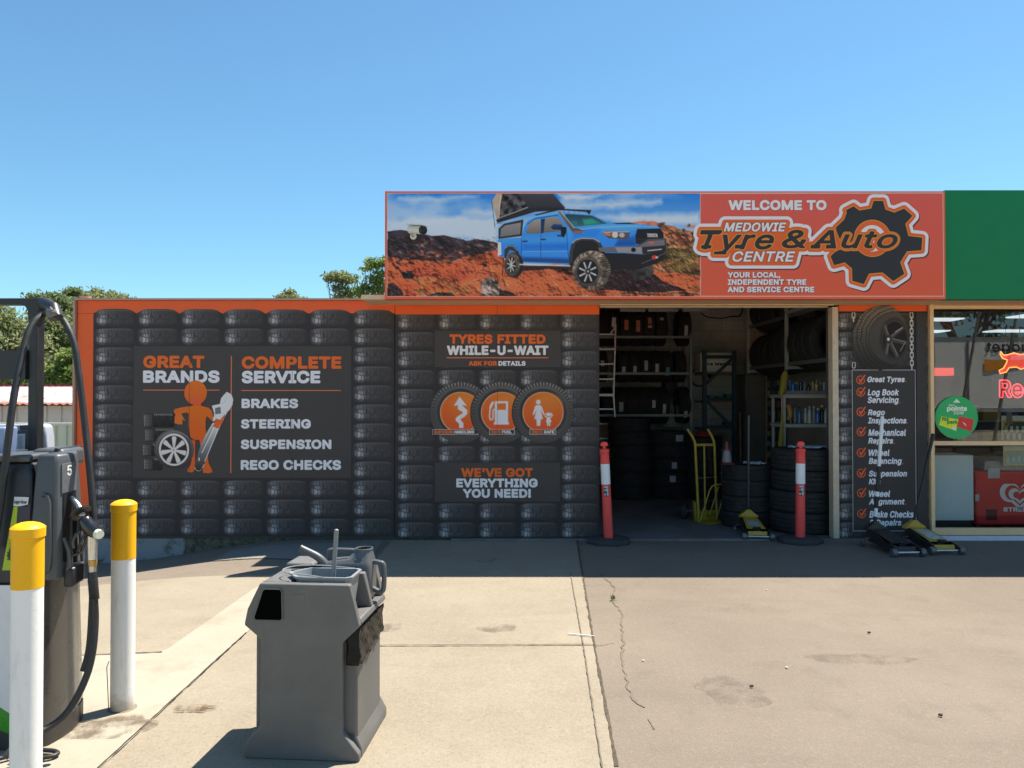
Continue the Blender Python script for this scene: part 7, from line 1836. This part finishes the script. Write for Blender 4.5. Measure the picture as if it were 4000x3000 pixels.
# round points sticker on the glass
stk = thing('points_sticker', 'round green Earn points now sticker on the shop window', 'sticker', (Wp(3735, 1631, YW).x, YW, Wp(0, 1631, YW).z))
ps = onplane(YW, 0.003)
part('disc', MB().prism([ps(3735 + 83.5 * math.cos(2 * PI * k / 56), 1631 + 83.5 * math.sin(2 * PI * k / 56)) for k in range(56)], (0, 0.003, 0)), mat('sticker_green', sh(20, 132, 76), 0.4, var=0.03), stk, smooth=0)
ps2 = onplane(YW, 0.0055); SW = mat('sticker_ink', sh(205, 222, 216), 0.5, var=0.02)
part('arrow', MB().poly([ps2(*pk(846, 643)), ps2(*pk(868, 668)), ps2(*pk(824, 668))]), SW, stk, smooth=0)
for s, x0, y0, x1, y1, bb in (('Earn', 798, 676, 834, 691, 0.3), ('points', 785, 688, 910, 727, 1.7), ('now', 829, 722, 890, 742, 0.5)):
    text('lettering', s, (*pk(x0, y0), *pk(x1, y1)), ps2, SW, stk, bold=bb, cell=0.9)
part('green_card', MB().prism([ps2(*pk(*p)) for p in ((751, 752), (856, 772), (842, 843), (737, 806))], (0, 0.001, 0)), mat('card_lime', sh(168, 186, 34), 0.5, var=0.03), stk, smooth=0)
part('red_card', MB().prism([ps2(*pk(*p)) + Vector((0, -0.0015, 0)) for p in ((862, 752), (951, 772), (937, 846), (845, 815))], (0, 0.001, 0)), mat('card_red', sh(196, 46, 52), 0.5, var=0.03), stk, smooth=0)
ps3 = onplane(YW, 0.0085)
part('card_mark', MB().poly([ps3(*pk(*p)) for p in ((878, 786), (896, 796), (906, 814), (895, 806))]).poly([ps3(*pk(*p)) for p in ((818, 812), (842, 818), (838, 840), (815, 834))]), SW, stk, smooth=0)
CG = mat('card_ink_green', sh(30, 110, 60), 0.5)
text('lettering', 'Pick', (*pk(755, 756), *pk(797, 782)), ps3, CG, stk, bold=0.8, cell=0.8); text('lettering', 'perk', (*pk(786, 776), *pk(850, 804)), ps3, CG, stk, bold=1.0, cell=0.8)
# ice cream posters
def ice_poster(x0, y0, x1, y1, Y, bg, name, label, letter):
    t = thing(name, label, 'poster', (Wp((x0 + x1) / 2, 0, Y).x, Y, Wp(0, y1, Y).z))
    q = onplane(Y, 0.0); q2 = onplane(Y, 0.004); q3 = onplane(Y, 0.006)
    part('sheet', MB().prism([q(x0, y0), q(x1, y0), q(x1, y1), q(x0, y1)], (0, 0.004, 0)), mat('poster_pale', sh(170, 186, 186), 0.5), t, smooth=0)
    part('border', MB().prism([q2(x0 + 3, y0 + 18), q2(x1, y0 + 18), q2(x1, y1), q2(x0 + 3, y1)], (0, 0.002, 0)), mat('poster_yellow', sh(200, 186, 84), 0.5), t, smooth=0)
    part('picture', MB().prism([q2(x0 + 7, y0 + 23) + Vector((0, -.001, 0)), q2(x1, y0 + 23) + Vector((0, -.001, 0)), q2(x1, y1 - 4) + Vector((0, -.001, 0)), q2(x0 + 7, y1 - 4) + Vector((0, -.001, 0))], (0, 0.001, 0)), bg, t, smooth=0)
    xs, ys, X, Y_ = grid(x0, y0 - 10, x1 + 10, y1, 1.0); Fd = np.full(X.shape, 9.0)
    r = random.Random(int(x0))
    for i in range(7):
        for j in range(2):
            cx, cy = x0 + 16 + i * 22 + j * 9, y0 + 52 + j * 28
            Fd = np.minimum(Fd, np.hypot(X - cx, np.maximum(np.abs(Y_ - cy) - 7, 0)) - 5.5); Fd = np.minimum(Fd, np.maximum(np.abs(X - cx) - 1.2, np.abs(Y_ - cy - 15) - 5))
    shape('ice_creams', np.maximum(Fd, np.maximum(X - x1, Y_ - y1 + 4)), xs, ys, q3, mat('poster_cream', sh(150, 164, 156), 0.5, var=0.3, scale=30), t)
    if letter:
        part('yellow_dot', MB().poly([q3(x0 + 16 + 12 * math.cos(2 * PI * k / 24), y0 + 32 + 13 * math.sin(2 * PI * k / 24)) for k in range(24)]), mat('poster_dot', sh(214, 196, 70), 0.5), t, smooth=0)
        text('lettering', 'M', (x0 + 10, y0 + 26, x0 + 22, y0 + 38), onplane(Y, 0.008), mat('ink_dark', (0, 0, 0)), t, bold=0.8, cell=0.7)
    return t
t = ice_poster(3911, 1624, 4075, 1722, 8.80, mat('poster_dark', sh(36, 52, 50), 0.4), 'ice_cream_poster', 'dark ice cream poster with a yellow border hanging inside the shop window', True)
part('big_bar', MB().prism([onplane(8.80, 0.008)(3940 + 12 * math.cos(a), 1627 - 8 + 9 * math.sin(a)) for a in [PI + k * PI / 8 for k in range(9)]] + [onplane(8.80, 0.008)(3952, 1655), onplane(8.80, 0.008)(3928, 1655)], (0, 0.001, 0)), mat('bar_dark', sh(96, 92, 84), 0.5), t, smooth=0)
ice_poster(3917, 1742, 4080, 1820, 9.4, mat('poster_blue', sh(112, 146, 160), 0.4), 'price_display', 'pale blue ice cream price display standing on the red freezer', False)
# neon sign: bull over the word
ne = thing('neon_sign', 'lit red neon sign with a bull above the word Red in the shop window', 'neon sign', Wp(3990, 1470, 8.95))
NR = emit('neon_red', (1.0, 0.07, 0.09), 1.3); NYe = emit('neon_amber', (1.0, 0.42, 0.10), 0.85)
nq = lambda x, y: Wp(*pk(x, y), 8.95)
bull = [(1118, 352), (1135, 375), (1165, 372), (1200, 362), (1240, 372), (1290, 365), (1340, 380), (1370, 400), (1360, 430), (1320, 440), (1300, 470), (1270, 455), (1240, 462), (1215, 448), (1170, 452), (1150, 480), (1112, 488), (1108, 470), (1135, 455), (1150, 430), (1160, 405), (1130, 395), (1116, 372)]
part('bull_body', MB().prism([nq(*p) for p in bull], (0, 0.004, 0)), emit('neon_red_soft', (0.85, 0.04, 0.05), 0.38), ne, smooth=0)
part('bull_tube', MB().tube([nq(*p) + Vector((0, -0.012, 0)) for p in bull] + [nq(*bull[0]) + Vector((0, -0.012, 0))], 0.0075, 8), NYe, ne)
def neon_word():
    bx_ = (*pk(1108, 526), *pk(1330, 640)); xs, ys, X, Y = grid(bx_[0] - 8, bx_[1] - 8, bx_[2] + 8, bx_[3] + 8, 1.0)
    sd = sd_segs(fit_segs('Red', bx_, 5.0), X, Y)
    shape('word_glow', sd - 4.0, xs, ys, onplane(8.95, 0.0), emit('neon_red_dim', (0.6, 0.02, 0.03), 0.10), ne)
    shape('word_tube', np.abs(sd - 3.4) - 1.7, xs, ys, onplane(8.95, 0.006), NR, ne)
neon_word()
part('back_bar', MB().box(Wp(3872, 0, 8.98).x, Wp(4080, 0, 8.98).x, 8.97, 8.985, Wp(0, 1487, 8.98).z, Wp(0, 1477, 8.98).z), PK, ne, smooth=0)
part('hanger', MB().tube([Wp(3985, 1360, 8.98), Wp(3985, 1205, 8.98)], 0.003, 5).tube([Wp(3930, 1480, 8.98), Wp(3930, 1205, 8.98)], 0.002, 5), STEEL, ne)

# ================================================================== BEHIND, TO THE LEFT: shed, fence
shd = thing('shed', 'low shed with a rusty red and white corrugated roof behind the cream fence', 'shed', (-9, 20, -1.3))
def rust_roof():
    m, t, b = nodes_of('rusty_roof'); g = NG(t)
    geo = t.nodes.new('ShaderNodeNewGeometry'); p = geo.outputs['Position']
    mp = t.nodes.new('ShaderNodeMapping'); mp.inputs['Scale'].default_value = (2.2, 0.5, 1); mp.inputs['Rotation'].default_value = (0, 0, R(4)); t.links.new(p, mp.inputs['Vector'])
    s = t.nodes.new('ShaderNodeSeparateXYZ'); t.links.new(p, s.inputs[0])
    c = g.mix(g.rng(g.noise(mp.outputs[0], 2.2, 6, 0.7), 0.49, 0.64), (0.50, 0.44, 0.42), (0.30, 0.15, 0.12))
    c = g.mix(g.rng(s.outputs[1], 20.3, 20.0), c, (0.26, 0.08, 0.055)); c = g.mix(g.rng(s.outputs[1], 23.5, 23.9), c, (0.20, 0.045, 0.05))
    t.links.new(c, b.inputs['Base Color']); b.inputs['Roughness'].default_value = 0.7
    return m
rf = MB(); n = 360
ze, zr = Wp(0, 1579, 20).z, Wp(0, 1509, 24).z
for k in range(n + 1):
    x = -20 + 17 * k / n; w = 0.022 * math.sin(k * 2 * PI / 4)
    rf.v += [(x, 19.8, ze + w), (x, 24.0, zr + w)]
rf.f = [(2 * k, 2 * k + 2, 2 * k + 3, 2 * k + 1) for k in range(n)]
part('roof', rf, rust_roof(), shd, smooth=60)
part('ridge_cap', MB().box(-20, -3, 23.95, 24.1, zr - 0.02, zr + 0.05), mat('ridge_red', (0.26, 0.05, 0.05), 0.6, var=0.15), shd, smooth=0)
wl = MB().box(-20, -3, 20.1, 23.9, -1.6, ze - 0.04)
for k in range(44): wl.box(-20 + k * 0.39, -20 + k * 0.39 + 0.05, 20.06, 20.099, -1.6, ze - 0.045)
part('wall', wl, mat('shed_pink_wall', (0.74, 0.63, 0.59), 0.7, var=0.08, scale=1), shd, smooth=0)
fe = thing('cream_fence', 'cream ribbed metal fence left of the building in front of the shed', 'fence', (-8, 13.5, -1))
zf = Wp(0, 1652, 13.5).z
part('rail', MB().box(-20, -3.5, 13.46, 13.54, zf - 0.045, zf), mat('fence_cream_rail', (0.9, 0.86, 0.70), 0.5, var=0.05), fe, smooth=0)
sh2 = MB(); P = []
for k in range(90):
    x = -20 + k * 0.185; P += [(x, 13.5), (x + 0.09, 13.5), (x + 0.105, 13.47), (x + 0.165, 13.47)]
L_ = [(x, y, zz) for x, y in P for zz in (-1.5, zf - 0.046)]
sh2.add(L_, [(2 * i, 2 * i + 2, 2 * i + 3, 2 * i + 1) for i in range(len(P) - 1)])
part('sheeting', sh2, mat('fence_cream', (0.88, 0.82, 0.62), 0.5, var=0.04, scale=1), fe, smooth=0)

# ================================================================== TREES
def leaf_mat(name, c1, c2, c3):
    m, t, b = nodes_of(name); g = NG(t)
    geo = t.nodes.new('ShaderNodeNewGeometry')
    c = g.mix(geo.outputs['Random Per Island'], c1, c2)
    c = g.mix(g.rng(g.noise(geo.outputs['Position'], 0.9, 3), 0.45, 0.65), c, c3)
    t.links.new(c, b.inputs['Base Color']); b.inputs['Roughness'].default_value = 0.6; b.inputs['Specular IOR Level'].default_value = 0.3
    out = t.nodes['Material Output']
    tl = t.nodes.new('ShaderNodeBsdfTranslucent'); t.links.new(c, tl.inputs[0])
    mx = t.nodes.new('ShaderNodeMixShader'); mx.inputs[0].default_value = 0.55
    t.links.new(b.outputs[0], mx.inputs[1]); t.links.new(tl.outputs[0], mx.inputs[2]); t.links.new(mx.outputs[0], out.inputs[0])
    return m
LEAF_A = leaf_mat('leaves_olive', (0.19, 0.22, 0.09), (0.28, 0.31, 0.13), (0.35, 0.36, 0.19))
LEAF_B = leaf_mat('leaves_dark', (0.12, 0.165, 0.06), (0.20, 0.25, 0.10), (0.27, 0.30, 0.14))
LEAF_C = leaf_mat('leaves_bright', (0.15, 0.22, 0.05), (0.23, 0.32, 0.08), (0.30, 0.36, 0.12))
BARK = mat('bark_pale', (0.20, 0.175, 0.15), 0.8, var=0.25, scale=4)
def tree(name, label, base, clumps, n_leaf, size, lm, seed, trunk_r=0.14, group=None):
    """clumps: list of (x, y, z, rx, rz) relative to the base"""
    r = np.random.default_rng(seed); rp = random.Random(seed)
    t = thing(name, label, 'tree', base, 0, group)
    V = []; tot = sum(c[3] * c[3] * c[4] for c in clumps)
    for (cx, cy, cz, rx, rz_) in clumps:
        # a clump is a bunch of smaller sprays with air between them
        k = max(40, int(n_leaf * rx * rx * rz_ / tot))
        ns = max(7, int(min(70, k / 16)))
        d = r.normal(size=(ns, 3)); d /= np.linalg.norm(d, axis=1)[:, None]; rad = r.random(ns) ** 0.4
        d[:, 2] = np.where(d[:, 2] < -0.1, d[:, 2] * 0.5, d[:, 2])
        ctr = np.array([cx, cy, cz]) + d * rad[:, None] * np.array([rx, rx, rz_ * 1.25])
        per = max(4, k // ns); sp = min(0.30, 0.16 * rx + 0.06)
        for s_ in ctr:
            q = r.normal(size=(per, 3)) * np.array([sp, sp, sp * .6])
            V.append(s_ + q)
    C = np.concatenate(V); N = len(C)
    a = r.normal(size=(N, 3)); a[:, 2] -= 0.5; a /= np.linalg.norm(a, axis=1)[:, None]
    b = np.cross(a, r.normal(size=(N, 3))); b /= np.linalg.norm(b, axis=1)[:, None]
    s = size * r.uniform(.6, 1.3, N)[:, None]
    q = np.stack([C - a * s, C + b * s * .42, C + a * s, C - b * s * .42], 1).reshape(-1, 3)
    me = bpy.data.meshes.new('crown'); me.from_pydata(q, [], np.arange(4 * N).reshape(-1, 4).tolist()); me.update()
    link_mesh('crown', me, lm, t, False)
    mb = MB(); top_z = max(c[2] for c in clumps); mx_ = sum(c[0] for c in clumps) / len(clumps)
    sp_z = top_z * 0.45
    mb.tube([(0, 0, -0.3), (mx_ * .15, 0.05, sp_z * .5), (mx_ * .4, 0, sp_z)], [trunk_r * 1.2, trunk_r, trunk_r * .75], 8)
    for (cx, cy, cz, rx, rz_) in clumps:
        st = Vector((mx_ * .4, 0, sp_z * rp.uniform(.75, 1))); en = Vector((cx, cy, cz + rz_ * .2)); md = st.lerp(en, .5) + Vector((rp.uniform(-.2, .2), rp.uniform(-.2, .2), rp.uniform(0, .3)))
        mb.tube([st, md, en], [trunk_r * .5, trunk_r * .32, trunk_r * .1], 6)
        for _ in range(4):
            e2 = en + Vector((rp.uniform(-1, 1) * rx * .8, rp.uniform(-1, 1) * rx * .8, rp.uniform(-.2, .9) * rz_)); mb.tube([md.lerp(en, rp.uniform(.4, .9)), e2], [trunk_r * .13, trunk_r * .04], 5)
    part('trunk', mb, BARK, t, world=False)
    return t
def at(px, py, Y): return Wp(px, py, Y)
def px_tree(label, Y, base_px, cl, n, size, lm, seed, group='eucalypts behind the shed', **k):
    bp = Wp(base_px, 1500, Y); bz = gz(bp.x, Y); C = []
    for (px, py, rpx, rpy) in cl:
        p = Wp(px, py, Y); s = Y / F
        C.append((p.x - bp.x, random.uniform(-.4, .4) * rpx * s, p.z - bz, rpx * s, rpy * s))
    return tree('eucalypt_tree', label, (bp.x, Y, bz), C, int(n * k.pop('dens', 1.25)), size, lm, seed, group=group, **k)
px_tree('pale olive gum tree at the left edge behind the hose mast', 31, 40, [(-30, 1260, 90, 70), (30, 1290, 80, 70), (90, 1330, 80, 60), (-10, 1380, 110, 80), (70, 1430, 100, 70), (-60, 1190, 60, 40)], 11000, 0.10, LEAF_A, 1)
px_tree('dark gum tree filling the gap behind the hose mast post', 35, 200, [(200, 1280, 80, 60), (160, 1360, 90, 70), (230, 1400, 90, 80), (180, 1470, 100, 60), (270, 1330, 60, 70), (110, 1470, 90, 50)], 12000, 0.10, LEAF_B, 2)
px_tree('tall gum tree with layered crowns just left of the orange border', 40, 235, [(215, 1185, 62, 28), (245, 1225, 70, 34), (160, 1165, 45, 16), (280, 1270, 50, 40), (190, 1240, 40, 26), (290, 1390, 50, 70)], 9000, 0.11, LEAF_B, 3)
px_tree('slender gum tree with one small umbrella crown above the other gums', 46, 277, [(276, 1142, 30, 11), (262, 1150, 14, 8), (292, 1150, 12, 8), (277, 1220, 20, 12)], 1700, 0.12, LEAF_B, 4, trunk_r=0.09, dens=0.8)
px_tree('bright green bushy tree beside the orange border above the shed roof', 26, 262, [(258, 1440, 38, 34), (275, 1400, 28, 30), (240, 1478, 46, 30), (282, 1470, 36, 40), (225, 1500, 30, 16)], 5200, 0.11, LEAF_C, 5)
px_tree('broad distant gum tree showing over the left end of the mural wall', 48, 430, [(345, 1163, 40, 18), (380, 1155, 36, 20), (430, 1166, 46, 16), (490, 1172, 40, 12), (400, 1190, 90, 20)], 5200, 0.12, LEAF_A, 6)
px_tree('small gum tree showing above the middle of the mural wall', 46, 1140, [(1137, 1140, 25, 9), (1120, 1165, 34, 12), (1145, 1168, 30, 10), (1190, 1172, 14, 5), (1166, 1172, 12, 5)], 2600, 0.11, LEAF_A, 7, trunk_r=0.10, dens=0.36)
px_tree('open crowned gum tree nearer the sign board, lower of two', 30, 1345, [(1300, 1085, 34, 18), (1330, 1078, 38, 16), (1355, 1095, 34, 14), (1325, 1120, 34, 10), (1330, 1165, 38, 18), (1375, 1150, 30, 20), (1280, 1095, 16, 9)], 4000, 0.085, LEAF_A, 8, trunk_r=0.08, dens=0.36)
px_tree('tall gum tree touching the left edge of the sign board', 29, 1480, [(1460, 1035, 40, 14), (1495, 1025, 34, 20), (1425, 1055, 22, 10), (1440, 1090, 26, 10), (1480, 1105, 40, 20), (1420, 1130, 34, 18), (1475, 1140, 44, 18), (1500, 1070, 26, 22), (1405, 1150, 22, 14), (1388, 1080, 8, 5)], 5200, 0.085, LEAF_C, 9, trunk_r=0.08, dens=0.36)
px_tree('low dark gum tree low down at the left edge under the mast arm', 28, -60, [(-60, 1440, 100, 60), (30, 1480, 90, 40), (-100, 1380, 80, 60)], 5000, 0.10, LEAF_B, 10)

# ================================================================== ACROSS THE FORECOURT (seen only as a reflection in the shop window)
tk = thing('box_truck', 'white hire truck parked across the forecourt, seen reflected in the shop window', 'truck', (15.5, -6.3, 0))
TW = mat('truck_white', (0.88, 0.87, 0.83), 0.45, var=0.05, scale=2)
part('cargo_box', MB().box(10.6, 19.0, -8.6, -6.1, 1.12, 3.42), TW, tk, bevel=0.04)
part('box_rail', MB().box(10.6, 19.0, -6.1, -6.07, 1.12, 1.24).box(10.6, 19.0, -6.1, -6.075, 3.34, 3.42), mat('truck_rail', (0.3, 0.3, 0.3), 0.5), tk, smooth=0)
for x_ in (12.75, 12.95, 14.0): part('latch_bar', MB().tube([(x_, -6.06, 1.3), (x_, -6.06, 3.3)], 0.03, 6), mat('truck_rail', (0, 0, 0)), tk)
part('chassis', MB().box(10.8, 21.2, -8.3, -6.4, 0.55, 1.1), PK, tk, smooth=0)
cab = part('cab', MB().prism([(19.2, -6.2, 0.5), (19.2, -6.2, 2.6), (20.3, -6.2, 2.6), (21.2, -6.2, 1.7), (21.5, -6.2, 1.5), (21.5, -6.2, 0.5)], (0, -2.2, 0)), TW, tk, bevel=0.05)
part('cab_window', MB().prism([(19.5, -6.19, 1.6), (19.5, -6.19, 2.4), (20.2, -6.19, 2.4), (20.9, -6.19, 1.65)], (0, -0.005, 0)), mat('truck_glass', (0.02, 0.025, 0.03), 0.1), cab, smooth=0)
for x in (12.3, 13.3, 20.3):
    for y in (-6.45, -8.4):
        part('wheel', MB().lathe([(0.0002, -.13), (0.26, -.13), (0.3, -.15), (0.46, -.13), (0.48, -.08), (0.48, .08), (0.46, .13), (0.3, .15), (0.26, .13), (0.0002, .13)], (x, y, 0.48), 'Y', 28), TYRE, tk)
text('lettering', 'Budget', (0, 0, 165, 40), lambda u, v: Vector((16.2 - u / 100, -6.06, 3.28 - v / 100)), mat('truck_ink', (0.05, 0.05, 0.06), 0.5), tk, bold=1.0, cell=2)
part('orange_flash', MB().poly([(14.6, -6.06, 2.35), (14.5, -6.06, 2.35), (14.5, -6.06, 2.72), (16.9, -6.06, 2.72), (15.6, -6.06, 2.52)]), mat('truck_flash', (0.9, 0.36, 0.04), 0.5), tk, smooth=0)
for i, (x, lb) in enumerate([(13.2, 'thin leaning sapling trunk mirrored across the left of the white truck'), (14.3, 'second leaning sapling trunk mirrored across the white truck')]):
    single('sapling_trunk', MB().tube([(x - 0.5, -4.6, 0.0), (x - 0.1, -4.7, 1.8), (x + 0.55, -4.9, 4.6)], [0.05, 0.045, 0.03], 8), BARK, lb, 'tree trunk', (x - 0.5, -4.6, 0.0), 'sapling trunks mirrored in the window')
for i, (x, y, lb) in enumerate([(9.5, -15, 'roadside gum tree mirrored above the truck in the shop window'), (14.5, -17, 'second roadside gum tree mirrored behind the truck in the shop window'), (19.5, -15.5, 'roadside gum tree mirrored at the right end of the truck')]):
    rr = random.Random(60 + i)
    tree('eucalypt_tree', lb, (x, y, 0), [(rr.uniform(-2.6, 2.6), rr.uniform(-1.5, 1.5), rr.uniform(3.6, 7.5), rr.uniform(1.0, 1.8), rr.uniform(.7, 1.2)) for _ in range(9)], 3500, 0.16, LEAF_B, 70 + i, 0.2, 'roadside gums mirrored in the window')
